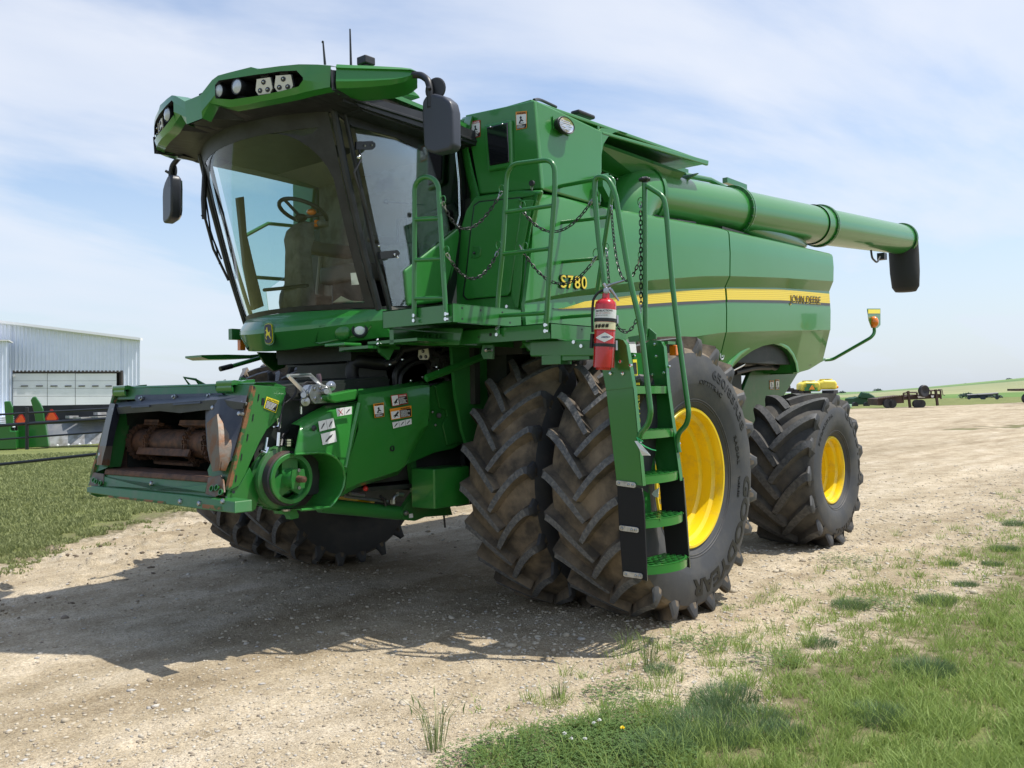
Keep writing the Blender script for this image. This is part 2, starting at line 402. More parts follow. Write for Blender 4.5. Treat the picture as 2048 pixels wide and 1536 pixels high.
def rim_mesh(r, y_out, y_in, deep=0.26, name='rim', k=1.0):
    m = MB().mat(YELLOW)
    # lip, bead seat, barrel with steps, dish, hub
    p = [(y_out - .03, r + .012), (y_out, r + .014), (y_out + .012, r + .004), (y_out + .010, r - .012), (y_out - .02, r - .022), (y_out - .055, r - .020),
         (y_out - .075, r - .045), (y_out - .12, r - .052), (y_out - .15, r - .050), (y_out - .165, r - .082), (y_out - deep, r - .090),
         (y_out - deep - .02, r - .11), (y_out - deep - .025, r * .55), (y_out - deep + .01, r * .46), (y_out - deep + .02, r * .30), (y_out - deep + .02, r * .28)]
    m.lathe((0, 0, 0), (0, 1, 0), p, 72)
    m.lathe((0, 0, 0), (0, 1, 0), [(y_out - deep + .02, r * .28), (y_out - deep + .06, r * .25), (y_out - deep + .06, .001)], 32)
    m.lathe((0, 0, 0), (0, 1, 0), [(y_in, r + .01), (y_in, r - .03), (y_in + .1, r - .07), (y_out - deep - .03, r - .1)], 48)
    m.lathe((0, 0, 0), (0, 1, 0), [(y_in + .1, r - .07), (y_in + .12, .05)], 48)
    for i in range(10):
        a = 2 * math.pi * i / 10; c = polar(r * .38, a, y_out - deep + .01)
        m.mat(ZINC).lathe(c, (0, 1, 0), [(0, .018 * k), (.03, .018 * k), (.03, .001)], 6); m.mat(YELLOW)
    return m.build(name, smooth=40, mesh_only=True)
GY = [('GOODYEAR', .785, math.radians(-141), .165, math.radians(96), .035), ('650/85R38', .80, math.radians(-42), .105, math.radians(48), .015),
      ('OPTITRAC', .70, math.radians(-18), .05, math.radians(30), .0), ('RADIAL', .66, math.radians(-75), .045, math.radians(20), .0), ('TUBELESS', .66, math.radians(-100), .03, math.radians(14), .0)]
TYRE_F = tyre_mesh(1.037, .655, .507, 22, .060, .30, .06, AX_Z, LUG_TOP, TREAD_DIRT, GY)
TYRE_F2 = tyre_mesh(1.037, .655, .507, 22, .060, .30, .185, AX_Z, LUG_TOP, TREAD_DIRT, [])
GYR = [('GOODYEAR', .640, math.radians(-66), .130, math.radians(90), .03), ('OPTITRAC', .640, math.radians(-160), .095, math.radians(60), .03), ('750/65R26', .60, math.radians(38), .05, math.radians(48), 0)]
TYRE_R = tyre_mesh(.815, .74, .352, 15, .056, .50, .12, RR_Z, LUG_TOP_CLEAN, TREAD_CLEAN, GYR, wl=.060)
RIM_F = rim_mesh(.500, .270, -.26, .30); RIM_F_IN = rim_mesh(.500, .24, -.26, .20); RIM_R = rim_mesh(.345, .300, -.29, .25, k=.8)
def wheel(name, loc, tyre, rim, flip=False, label=None, steer=0):
    e = empty(name, loc, parent=HARV)
    if label: e['label'] = label
    rz = (math.pi if flip else 0) + steer
    for nm, me in (('tyre', tyre), ('rim', rim)):
        o = bpy.data.objects.new(nm, me); COL.objects.link(o); o.parent = e; o.rotation_euler = (0, 0, rz)
        if flip: o.rotation_euler = (0, 0, 0); o.scale = (1, -1, 1)
    return e
wheel('front_wheel', (0, Y_OUT, AX_Z), TYRE_F, RIM_F, label='outer muddy front wheel behind the ladder')
wheel('front_wheel', (0, Y_IN, AX_Z), TYRE_F2, RIM_F_IN, label='inner muddy front wheel of the near pair')
wheel('front_wheel', (0, -Y_OUT, AX_Z), TYRE_F2, RIM_F_IN, True, label='outer front wheel on the far side')
wheel('front_wheel', (0, -Y_IN, AX_Z), TYRE_F, RIM_F_IN, True, label='inner front wheel on the far side')
wheel('rear_wheel', (RR_X, Y_REAR, RR_Z), TYRE_R, RIM_R, label='smaller cleaner rear wheel on the near side')
wheel('rear_wheel', (RR_X, -Y_REAR, RR_Z), TYRE_R, RIM_R, True)
# ================================================================= BODY
def px_curve(pts, y):
    q = sorted([(P(a, b, y=y).x, P(a, b, y=y).z) for a, b in pts]); xs = [a for a, _ in q]; zs = [b for _, b in q]
    return lambda x: float(np.interp(x, xs, zs))
BY = 1.60
Ctop = px_curve([(1072, 383), (1119, 389), (1203, 412), (1262, 422), (1440, 455), (1454, 459), (1668, 507)], BY)
CcreU = px_curve([(1047, 604), (1100, 594), (1150, 584), (1200, 575), (1300, 562), (1400, 554), (1454, 553.6), (1560, 557), (1668, 564)], BY)
CcreL = px_curve([(1047, 607), (1100, 600), (1150, 593), (1200, 588), (1300, 580), (1400, 576), (1454, 574), (1560, 575), (1664, 582)], BY)
Clow = px_curve([(1047, 690), (1200, 690), (1300, 688), (1350, 683), (1400, 673), (1454, 665), (1560, 662), (1665, 660)], BY)
X_F = 0.75; X_S = P(1456, 590, y=BY).x; X_R = P(1666, 600, y=BY).x
def y_bow(x): return BY + .025 * math.cos((x + 2.3) / 3.2 * 1.2)
def side_rows(x0, x1, n, bottom, front_lean=False, rear_cap=False):
    """columns along x, rows from the top edge down"""
    rows = [[] for _ in range(12)]
    for i in range(n + 1):
        x = x0 + (x1 - x0) * i / n
        zt, zu, zl, zw, zb = Ctop(x), CcreU(x), CcreL(x), Clow(x), bottom(x)
        zb = min(zb, zw - .02)
        dep = min(1, max(.1, (zu - zl) / .06)) * .055
        yb = y_bow(x)
        spec = [(zt + .0, -.30), (zt, -.045), (zt - .02, -.012), (zt - .05, 0), ((zt + zu) / 2, .008), (zu + .006, .0), (zu, -.004), (zl, -dep),
                ((zl + zw) / 2, -dep + .012), (zw + .004, -dep + .004), (zw - .004, -dep - .002), (zb, -dep - .02 - (zw - zb) * .22)]
        for r, (z, dy) in enumerate(spec):
            xx = x
            if front_lean and i == 0: xx = x - max(0, (z - 2.35)) * .22
            rows[r].append(Vector((xx, yb + dy, z)))
    return rows
front_bottom = px_curve([(1047, 690), (1110, 700), (1300, 712), (1350, 702), (1400, 712), (1440, 725), (1448, 727)], BY)
rb_pts = [(1449, 727), (1466, 735), (1480, 718), (1500, 702), (1520, 692), (1540, 688), (1560, 691), (1575, 701), (1586, 718), (1592, 738), (1593, 748), (1625, 739), (1650, 722), (1666, 665)]
rear_bottom = px_curve(rb_pts, BY - .12)
bd = empty('side_panel', (-1, BY, 2.3), parent=HARV); bd['label'] = 'long front side panel with a yellow stripe'
m = MB(); rows = side_rows(X_F, X_S + .012, 26, lambda x: min(front_bottom(x), 9), True); m.shell(rows, (0, -.03, 0))
m.build('panel_skin', GREEN_CLEAN, bd, smooth=22)
bd2 = empty('side_panel', (-4, BY, 2.3), parent=HARV); bd2['label'] = 'rear side panel with wheel arch'
xr_lo = P(1650, 722, y=1.5).x
cols = sorted(set([X_S - .012, X_R] + list(np.linspace(X_S - .012, X_R, 40))), reverse=True)
m = MB(); rows = side_rows(X_S - .012, X_R, 46, rear_bottom)
m.shell(rows, (0, -.03, 0)); m.build('panel_skin', GREEN_CLEAN, bd2, smooth=22)
# stripes follow the skin
def strip(name, mat, xa, xb, fa, fb, n, off, parent, tip=None):
    m = MB(); r1, r2 = [], []
    for i in range(n + 1):
        x = xa + (xb - xa) * i / n; dep = min(1, max(.1, (CcreU(x) - CcreL(x)) / .06)) * .055
        a, b = fa(x), fb(x)
        if tip and x > tip[0]:
            t = (x - tip[0]) / (xa - tip[0]); a = a + (b - a) * t * .97
        for r, z in ((r1, a), (r2, b)):
            zl, zw = CcreL(x), Clow(x); t = (zl - z) / (zl - zw); mid = abs(t - .5) * 2
            r.append(Vector((x, y_bow(x) - dep + .012 - .012 * mid ** 1 + off, z)))
    m.shell([r1, r2], (0, .0025, 0)); return m.build(name, mat, parent, smooth=30)
Yt = px_curve([(1115, 618), (1165, 603.5), (1206, 598), (1262, 591), (1360, 582), (1456, 577), (1560, 579), (1662, 588)], BY - .04)
Yb = px_curve([(1115, 619), (1206, 613.5), (1300, 608), (1360, 604), (1456, 600), (1560, 601), (1662, 607)], BY - .04)
Kb = px_curve([(1115, 620.5), (1206, 619), (1300, 613), (1360, 609), (1456, 604), (1560, 605.5), (1662, 611.5)], BY - .04)
xt = P(1116, 618, y=BY).x; xt2 = P(1165, 603, y=BY).x
def mixf(f, g, t): return lambda x: f(x) * (1 - t) + g(x) * t
for nm, xa, xb, par in (('yellow_stripe', xt, X_S + .02, bd), ('yellow_stripe', X_S - .02, X_R + .02, bd2)):
    for k in range(6):
        strip(nm, YELLOW_VINYL, xa, xb, mixf(Yt, Yb, k / 6), mixf(Yt, Yb, (k + .86) / 6), 30, .004, par, (xt2,) if xa > 0 else None)
    strip('stripe_ground', material('stripe_ground_vinyl', (0.55, 0.40, 0.03), .4), xa, xb, Yt, Yb, 30, .0015, par, (xt2,) if xa > 0 else None)
    strip('grey_stripe', GREY_VINYL, xa + (.06 if xa > 0 else 0), xb, Yb, Kb, 30, .003, par)
# lettering on the panels
def skin_y(x, z): 
    dep = min(1, max(.1, (CcreU(x) - CcreL(x)) / .06)) * .055
    return y_bow(x) - (dep if z < CcreL(x) else 0) + .012
a = P(1580, 604, y=BY - .02); b = P(1641, 607, y=BY - .02)
MB().mat(LAB_BLACK).text('JOHN DEERE', Vector((a.x, 1.5815, a.z)), b - a, (0, 0, 1), .120, .002, -.002, fit=(b - a).length).build('lettering', parent=bd2, smooth=0)
MB().mat(YELLOW_VINYL).text('JOHN DEERE', Vector((a.x + .004, 1.5785, a.z - .007)), b - a, (0, 0, 1), .120, .002, .022, fit=(b - a).length + .012).build('lettering_outline', parent=bd2, smooth=0)
a = P(1118, 570, y=BY + .012); b = P(1172, 573, y=BY + .012)
a.z -= .02; b.z -= .02
for i_, ch_ in enumerate('S780'):
    a_ = a + (b - a) * (.255 * i_); w_ = (b - a).length * .215
    MB().mat(YELLOW_VINYL).text(ch_, a_ + Vector((0, .016, 0)), b - a, (0, 0, 1), .138, .003, .006, fit=w_ * .94).build('numeral', parent=bd, smooth=0)
    MB().mat(LAB_BLACK).text(ch_, a_ + Vector((.008, .008, -.004)), b - a, (0, 0, 1), .146, .003, .028, fit=w_ * .94 + .014).build('numeral_outline', parent=bd, smooth=0)
# panel latches
for px, py, pr in ((1438, 712, bd), (1467, 700, bd2)):
    c = P(px, py, y=1.47); m = MB().mat(BLACK).cyl(c - Vector((0, .03, 0)), c + Vector((0, .03, 0)), .035, 16); m.mat(CHROME).lathe(c + Vector((0, .03, 0)), (0, 1, 0), [(0, .042), (.006, .042), (.006, .033), (0, .033)], 20)
    m.mat(CHROME).cyl(c + Vector((0, .02, .0)), c + Vector((0, .035, .0)), .010, 8); m.build('panel_latch', parent=pr)
# wheel arch trim
arch = [(1461, 736), (1468, 724), (1480, 711), (1495, 700), (1512, 692), (1530, 688), (1545, 688), (1560, 692), (1572, 699), (1582, 711), (1589, 727), (1592, 745)]
pts = [P(a, b, y=1.50) for a, b in arch]; cen = sum(pts, Vector()) / len(pts)
m = MB(); rows = []
for p in pts:
    d = Vector((p.x - cen.x, 0, p.z - 1.75)).normalized()
    rows.append([p + d * .075 + Vector((0, -.02, 0)), p + d * .06 + Vector((0, .012, 0)), p + d * .03 + Vector((0, .018, 0)), p + Vector((0, .012, 0)), p + Vector((0, -.06, 0)), p - d * .01 + Vector((0, -.40, 0))])
m.grid(rows); m.grid(rows, True); m.build('wheel_arch_trim', GREEN_CLEAN, bd2)
# --- inner hull behind the shields (dark) with rear hood
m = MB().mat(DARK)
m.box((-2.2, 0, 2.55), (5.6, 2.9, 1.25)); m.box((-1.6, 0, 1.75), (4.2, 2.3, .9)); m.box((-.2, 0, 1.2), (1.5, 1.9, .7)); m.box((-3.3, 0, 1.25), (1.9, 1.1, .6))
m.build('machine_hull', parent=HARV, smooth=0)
m = MB().mat(GREEN)
xr = X_R; m.prism([(xr, -1.55, 3.28), (xr, 1.55, 3.28), (xr, 1.55, 2.36), (xr + .35, 1.42, 1.98), (xr + .35, -1.42, 1.98), (xr, -1.55, 2.36)], (.04, 0, 0))
m.prism([(xr + .02, -1.55, 3.22), (xr + .02, 1.56, 3.22), (X_S, 1.56, 3.15), (X_S, -1.55, 3.15)], (0, 0, .03))
q = [P(1593, 748, y=1.42), P(1650, 721, y=1.42)]
m.prism([q[0], q[1], Vector((q[1].x, -1.42, q[1].z)), Vector((q[0].x, -1.42, q[0].z))], (0, 0, .03))
m.build('rear_hood', parent=HARV, smooth=0, bevel=.006)
# far side shield
m = MB(); rows = [[Vector((p.x, -p.y, p.z)) for p in r] for r in side_rows(-.05, X_R, 30, lambda x: min(Clow(x) - .35, 2.0))]; m.shell(rows, (0, .03, 0)); m.build('side_panel', GREEN, HARV, smooth=22)
# rear axle area: green inner wall with two warning labels, hydraulic lines
m = MB().mat(GREEN_DUST)
y = 1.1
m.prism([P(1500, 745, y=y), P(1560, 700, y=y), P(1600, 740, y=y), P(1563, 800, y=y), P(1480, 880, y=y), P(1478, 800, y=y)], (0, -.05, 0))
m.box((-3.6, 0, .86), (.28, 3.1, .26)); m.box((-3.6, 0, 1.05), (.5, .9, .3))
m.build('rear_axle_frame', parent=HARV, smooth=0, bevel=.01)
m = MB(); m.tube(bez([P(1462, 742, y=1.35), P(1480, 733, y=1.35), P(1489, 728, y=1.35), P(1490, 716, y=1.35)]), .014); m.tube(bez([P(1495, 714, y=1.3), P(1520, 712, y=1.25), P(1545, 720, y=1.25)]), .008)
m.build('hydraulic_line', CHROME, HARV)
m = MB(); m.tube(bez([P(1500, 722, y=1.3), P(1530, 728, y=1.3), P(1552, 738, y=1.3), P(1560, 722, y=1.3)]), .028); m.tube(bez([P(1470, 745, y=1.3), P(1510, 735, y=1.3), P(1540, 735, y=1.3)]), .03); m.build('hose', HOSE, HARV)
# marker lamp arm at the rear
a0 = P(1650, 720, y=1.35); pts = [a0, P(1665, 719, y=1.42), P(1742, 675, y=1.95), P(1749, 666, y=1.98), P(1748, 650, y=1.98)]
la = empty('marker_lamp_arm', pts[0], parent=HARV)
MB().tube(bez(pts), .021, 12).build('arm_tube', GREEN_CLEAN, la)
y = 1.98; o = [P(1734, 617, y=y), P(1761, 617, y=y), P(1761, 650, y=y), P(1755, 656, y=y), P(1743, 656, y=y), P(1737, 640, y=y)]
m = MB().mat(GREEN).prism(o, (-.02, -.01, 0)); o2 = [P(1736, 619, y=y + .003), P(1760, 619, y=y + .003), P(1760, 627, y=y + .003), P(1736, 627, y=y + .003)]; m.mat(LAB_YEL).prism(o2, (.003, .003, 0)); m.build('reflector_plate', parent=la, smooth=0)
c = P(1748, 644, y=y + .02); MB().sphere(c, .062, 16, 10, (.8, .9, 1.15)).build('marker_lamp', ORANGE, la)
# ---------------------------------------------------------------- grain tank
gt = empty('grain_tank', (0, 0, 3.2), parent=HARV)
XT = .62; YT = 1.60
c_tl = P(930, 232, x=XT); 
# front face: slightly leaning, from the cab side to the left corner
fa = [P(930, 232, x=XT), P(1062, 202, x=XT), P(1071, 200, x=XT - .02), P(1082, 376, x=XT), P(960, 400, x=XT - .02), P(955, 385, x=XT)]
tl, tr = P(930, 230, x=XT), P(1070, 200, x=XT); bl, br = P(958, 388, x=XT), P(1083, 378, x=XT)
tr.y = min(tr.y, 1.62); 
mir = lambda p: Vector((p.x, -p.y, p.z))
m = MB().mat(GREEN_CLEAN)
TB = P(1417, 322, y=1.62)                                   # rear end of the canopy
m.prism([tl, tr, br, bl], (-.04, 0, 0)); cut_ = lambda p: Vector((p.x, max(-p.y, -1.30), p.z)); m.prism([cut_(tr), mir(tl), mir(bl), cut_(br)], (-.04, 0, 0)); m.prism([cut_(tr), cut_(br), Vector((.1, -1.6, br.z)), Vector((.1, -1.6, tr.z))], (-.04, 0, 0))
dxm = Vector((-.16, 0, 0)); m.prism([mir(tl) + dxm, tl + dxm, bl + dxm, mir(bl) + dxm], (-.04, 0, 0))
m.build('front_wall', parent=gt, smooth=0, bevel=.02, seg=3)
# side wall of the tank with the pocket that holds the auger elbow
y = YT
side = [P(1072, 200, y=y), P(1205, 262, y=y), P(1202, 412, y=y), P(1083, 378, y=y)]
MB().mat(GREEN_CLEAN).prism(side, (0, -.04, 0)).build('side_wall', parent=gt, smooth=0, bevel=.015, seg=3); MB().mat(GREEN_CLEAN).prism([Vector((min(p.x, .1), -p.y, p.z)) for p in side], (0, .04, 0)).build('side_wall', parent=gt, smooth=0, bevel=.015, seg=3)
# canopy: the top of the wall runs on rearwards over the auger
ct = P(1205, 262, y=y); ctop = P(1073, 198, y=y)
cz = ctop.z
m = MB().mat(GREEN_CLEAN)
e0, e1 = P(1205, 268, y=y), P(1417, 331, y=y)
top0, top1 = P(1200, 256, y=y), P(1418, 321, y=y)
m.prism([side[1], top1, e1, P(1300, 296, y=y), e0], (0, -.03, 0))                 # narrow skirt
cin = 1.0
m.prism([Vector((.1, -1.58, cz - .005)), Vector((XT - .02, -1.28, cz - .005)), Vector((XT - .02, 1.58, cz - .005)), Vector((top1.x, 1.58, top1.z)), Vector((top1.x, -1.58, top1.z))], (0, 0, -.03))
m.build('tank_cover', parent=gt, smooth=0, bevel=.008)
# dark arch behind the elbow: curved edge of the pocket
m = MB().mat(GREEN_CLEAN); arc = [(1203, 345), (1203, 310), (1207, 288), (1216, 274), (1228, 265), (1240, 262), (1255, 268)]
outer = [(1200, 345), (1199, 300), (1199, 262), (1203, 256), (1220, 258), (1238, 261), (1255, 266)]
rows = [[P(a, b, y=y - .004) for a, b in outer], [P(a, b, y=y - .004) for a, b in arc]]; m.shell(rows, (0, -.02, 0))
m.build('pocket_edge', parent=gt, smooth=0)
m = MB().mat(GREEN)
m.box((-.75, .98, 3.45), (2.4, .04, .75)); m.prism([Vector((top1.x + .02, .9, cz - .06)), Vector((top1.x + .02, 1.5, cz - .06)), Vector((top1.x + .5, 1.2, cz - .42)), Vector((top1.x + .5, .9, cz - .42))], (.03, 0, 0))
xi = P(1205, 300, y=y).x
m.box((xi + .02, 1.28, 3.5), (.03, .6, .62))
u0 = P(1362, 352, y=1.45)
m.prism([Vector((xi, 1.5, cz - .1)), Vector((u0.x, 1.5, cz - .1)), Vector((u0.x + .05, 1.3, cz - .32)), Vector((xi, 1.25, cz - .2))], (0, -.02, 0))
m.build('pocket_lining', parent=gt, smooth=0)
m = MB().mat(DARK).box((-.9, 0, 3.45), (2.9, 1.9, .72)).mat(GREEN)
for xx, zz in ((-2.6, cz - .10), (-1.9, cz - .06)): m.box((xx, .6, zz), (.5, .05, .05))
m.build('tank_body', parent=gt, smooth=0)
# window in the front face
m = MB().mat(GREEN_CLEAN); fr = [(967, 249), (1022, 238), (1024, 333), (975, 343)]
def fx(x): return lambda p: p.x - x
w = [P(a, b, x=XT + .03) for a, b in fr]; m.prism(w, (-.04, 0, 0)); m.build('window_frame', parent=gt, smooth=0, bevel=.018, seg=3)
w = [P(a, b, x=XT + .036) for a, b in [(972, 254), (1015, 244), (1018, 325), (978, 332)]]; MB().prism(w, (-.02, 0, 0)).build('tank_window', BLACK_GLOSS, gt, smooth=0, bevel=.012, seg=3)
m = MB().mat(CHROME)
for a, b in ((981, 254), (1005, 248)):
    c = P(a, b, x=XT + .045); m.sphere(c, .008, 8, 6)
m.build('window_screw', parent=gt)
# work lamp on the side wall
c = P(1126, 252, y=YT + .03); lp = empty('work_lamp', c, parent=gt)
m = MB().mat(BLACK).lathe(c + Vector((0, -.03, 0)), (0, 1, 0), [(0, .04), (.02, .075), (.06, .082), (.065, .078), (.06, .07)], 28, True)
for i, p in enumerate(m.v): m.v[i] = (c.x + (p[0] - c.x) * 1.35, p[1], c.z + (p[2] - c.z) * .8)
m.build('lamp_housing', parent=lp)
m = MB().mat(CHROME).lathe(c + Vector((0, .034, 0)), (0, 1, 0), [(0, .070), (-.012, .05), (-.016, .001)], 28)
for k in range(-2, 3): m.box((c.x, c.y + .03, c.z + k * .018), (.12 - abs(k) * .02, .006, .004))
for i, p in enumerate(m.v): m.v[i] = (c.x + (p[0] - c.x) * 1.3, p[1], c.z + (p[2] - c.z) * .8)
m.build('lamp_reflector', parent=lp)
m = MB().prism([P(1104, 233, y=YT + .003), P(1106, 258, y=YT + .003), P(1138, 272, y=YT + .003), P(1138, 268, y=YT + .003), P(1110, 254, y=YT + .003), P(1107, 233, y=YT + .003)], (0, .01, 0)); m.build('lamp_bracket', GREEN_CLEAN, lp, smooth=0)
m = MB().mat(BLACK).box(P(1166, 228, y=1.45) + Vector((0, 0, -.01)), (.24, .09, .035)); m.build('roof_latch', parent=gt, smooth=0, bevel=.015)
m = MB(); m.tube(bez([P(1068, 200, y=1.55), P(1078, 198, y=1.45), P(1112, 214, y=1.4)]), .012); m.build('top_cable', BLACK, gt)
m = MB()
for a, b in ((1462, 366), (1340, 335)): m.box(P(a + 8, b + 2, y=1.1), (.5, .06, .06))
m.tube([P(1368, 350, y=1.2), P(1420, 360, y=1.2), P(1455, 378, y=1.2)], .03); m.build('tank_hinge', GREEN, gt, smooth=0)
# ---------------------------------------------------------------- door panel between the cab and the side panel
dp = empty('ladder_side_door', (.7, 1.2, 2.7), parent=HARV)
XD = .66
def pd(a, b, x=XD): return P(a, b, x=x)
m = MB()
ed = [(948, 392), (930, 420), (915, 470), (900, 540), (888, 600), (872, 622), (1040, 660), (1049, 604), (1052, 520), (1075, 400), (1083, 379), (1030, 380)]
m.mat(GREEN_CLEAN).prism([pd(*q) for q in ed], (-.05, 0, 0)); m.build('door_surround', parent=dp, smooth=0, bevel=.03, seg=3)
# concave light strip that turns towards the cab
m = MB(); A = [(925, 235), (912, 262), (914, 300), (924, 340), (936, 385), (932, 430), (916, 500), (896, 575), (874, 640)]
B = [(944, 232), (936, 262), (934, 300), (944, 345), (957, 392), (948, 440), (932, 500), (912, 580), (893, 640)]
rows = [[P(a, b, x=XT - .12) for a, b in A], [P((a + c) / 2 - 2, (b + d) / 2, x=XT + .0) for (a, b), (c, d) in zip(A, B)], [P(a, b, x=XT + .035) for a, b in B]]
m.shell(rows, (-.02, 0, 0)); m.build('curved_edge', GREEN_CLEAN, dp, smooth=50)
# the deep crease under the tank: slopes inwards
m = MB(); rows = [[P(957, 388, x=XT + .01), P(1083, 376, x=XT + .01)], [P(958, 402, x=XT - .08), P(1080, 392, x=XT - .08)], [P(950, 413, x=XD + .02), P(1078, 388, x=XD + .02)]]
m.shell(rows, (-.02, 0, 0)); m.build('crease', GREEN_CLEAN, dp, smooth=0)
# the door itself, raised, with its dark gap
out_ = [(947, 410), (958, 402), (1040, 394), (1046, 400), (1042, 440), (1036, 480), (1022, 585), (1015, 593), (932, 600), (925, 592), (932, 540), (938, 480)]
MB().prism([pd(a, b, XD + .006) for a, b in out_], (-.004, 0, 0)).build('door_gap', BLACK, dp, smooth=0)
cx, cy = 985, 498
MB().prism([pd(cx + (a - cx) * .972, cy + (b - cy) * .982, XD + .03) for a, b in out_], (-.02, 0, 0)).build('door', GREEN_CLEAN, dp, smooth=0, bevel=.008)
ih = [pd(a, b, XD + .036) for a, b in [(945, 492), (958, 492), (962, 498), (960, 512), (956, 516), (942, 516)]]; MB().prism(ih, (-.01, 0, 0)).build('door_latch', GREEN, dp, smooth=0, bevel=.004)
MB().sphere(pd(948, 506, XD + .045), .012, 8, 6).build('door_lock', BLACK, dp)
m = MB().prism([pd(a, b, XD + .05) for a, b in [(1033, 400), (1046, 402), (1040, 440), (1032, 490), (1022, 590), (1030, 615), (1036, 615), (1043, 560), (1046, 500), (1058, 440), (1068, 400)]], (-.05, 0, 0)); m.build('door_pillar', GREEN_CLEAN, dp, smooth=0, bevel=.02, seg=3)
# corner between door and side panel
m = MB(); Apts = [(1078, 386), (1066, 440), (1053, 520), (1046, 604), (1044, 640)]
m.shell([[P(a - 9, b, x=XD + .02) for a, b in Apts], [P(a - 2, b, x=XD + .05) for a, b in Apts], [P(a + 1, b, y=BY - .02) for a, b in Apts]], (-.02, -.02, 0)); m.build('panel_corner', GREEN_CLEAN, dp, smooth=60)
m = MB().mat(GREEN).prism([pd(a, b, .55) for a, b in [(872, 622), (1046, 604), (1120, 690), (1040, 705), (900, 720)]], (-.04, 0, 0)); m.build('lower_skirt', parent=dp, smooth=0)
# ================================================================= UNLOADING AUGER
ua = empty('unloading_auger', (-1, 1.5, 3.5), parent=HARV)
T0, T1 = P(1250, 388, y=1.25), P(1803, 479, y=1.50)
ax = (T1 - T0).normalized(); Lt = (T1 - T0).length
def at_px(px):
    lo, hi = 0, Lt
    for _ in range(40):
        mid = (lo + hi) / 2; q = T0 + ax * mid - CAM; u = 1024 + FPX * q.dot(RGT) / q.dot(FWD)
        if u < px: lo = mid
        else: hi = mid
    return lo
R0, R1 = .245, .222
s1, s2, s3 = at_px(1463), at_px(1638), at_px(1622)
def tube_seg(name, a, b, ra, rb, mat=GREEN_CLEAN): MB().lathe(T0 + ax * a, ax, [(0, ra), (b - a, rb)], 48).build(name, mat, ua)
sc = at_px(1290)
tube_seg('auger_tube', sc - .1, s1, R0, R0); tube_seg('auger_tube', s1, s3, R0, R0 - .008); tube_seg('auger_tube', s3, s2, R0 + .006, R0 + .004); tube_seg('auger_tube', s2, Lt, R0 - .012, R1)
def collar(s, r, n=20):
    o = MB().lathe(T0 + ax * (s - .03), ax, [(0, r), (0, r + .034), (.022, r + .036), (.026, r + .02), (.034, r + .02), (.038, r + .036), (.06, r + .034), (.06, r)], 48).build('collar', GREEN, ua)
    m = MB()
    for k in range(n):
        a = 2 * math.pi * k / n; d1 = Vector((0, 0, 1)); d1 = (d1 - ax * d1.dot(ax)).normalized(); d2 = ax.cross(d1); c = T0 + ax * (s + .03) + (d1 * math.cos(a) + d2 * math.sin(a)) * (r + .024)
        m.lathe(c, ax, [(-.07, .009), (.012, .009), (.012, .001)], 6)
    m.build('collar_bolt', ZINC, o)
collar(s1, R0); collar(s2, R0 - .01); collar(Lt - .02, R1 - .01, 16)
# elbow
ec = T0 + ax * (at_px(1262)); 
m = MB(); e_pts = []; base = ec + Vector((.05, 0, -.05))
m.lathe(T0 + ax * at_px(1284) - ax * .05, ax, [(0, R0 + .045), (.05, R0 + .045)], 40, True, True); m.build('elbow_flange', GREEN, ua)
m = MB(); q = []; rr = []
for k in range(9):
    t = k / 8; an = t * math.pi / 2
    c = T0 + ax * at_px(1284) + Vector((0.38 * math.sin(an), 0, -0.38 * (1 - math.cos(an)))); q.append(c); rr.append(R0 + .03 - .0 * t)
q.append(q[-1] + Vector((0, 0, -.35))); rr.append(R0 + .03)
m.tube(q, rr, 40); m.build('elbow', GREEN_CLEAN, ua, smooth=60)
m = MB().mat(GREEN); c = P(1228, 372, y=1.42 + R0 + .04); m.prism([P(1205, 348, y=1.70), P(1217, 346, y=1.70), P(1220, 370, y=1.70), P(1232, 372, y=1.70), P(1235, 400, y=1.70), P(1222, 402, y=1.70), P(1206, 372, y=1.70)], (0, -.06, 0))
m.mat(BLACK)
for a, b in ((1221, 352), (1224, 359), (1229, 362), (1234, 359), (1229, 369), (1230, 377), (1232, 385)): m.sphere(P(a, b, y=1.71), .009, 8, 5)
m.build('elbow_bracket', parent=ua, smooth=0)
m = MB()
for s in (s1 - .35, ): m.box(T0 + ax * s + Vector((0, .05, -R0 - .05)), (.5, .3, .10))
for a, b, l in ((1330, 440, .5), (1400, 452, .6), (1540, 470, .9), (1590, 486, .25)): m.box(P(a, b - 6, y=1.35), (l, .12, .07))
m.build('auger_rest', DARK, ua, smooth=0)
m = MB(); m.tube([P(1352, 438, y=1.4), P(1420, 445, y=1.4), P(1450, 462, y=1.4), P(1560, 482, y=1.4)], .018); m.tube([P(1270, 415, y=1.45), P(1330, 440, y=1.45), P(1390, 446, y=1.45)], .015); m.build('hydraulic_hose', HOSE, ua)
m = MB().lathe(T0 + ax * at_px(1352), ax, [(-.35, R0 + .004), (.35, R0 + .004)], 40)
# lower blister under the tube
sB = at_px(1540); m = MB(); m.sphere((0, 0, 0), 1, 24, 12, (.95, .09, .12)); 
for i, p in enumerate(m.v): m.v[i] = tuple(T0 + ax * sB + Vector((p[0], p[1] + .05, p[2] - R0 + .03)))
m.build('drive_blister', GREEN, ua)
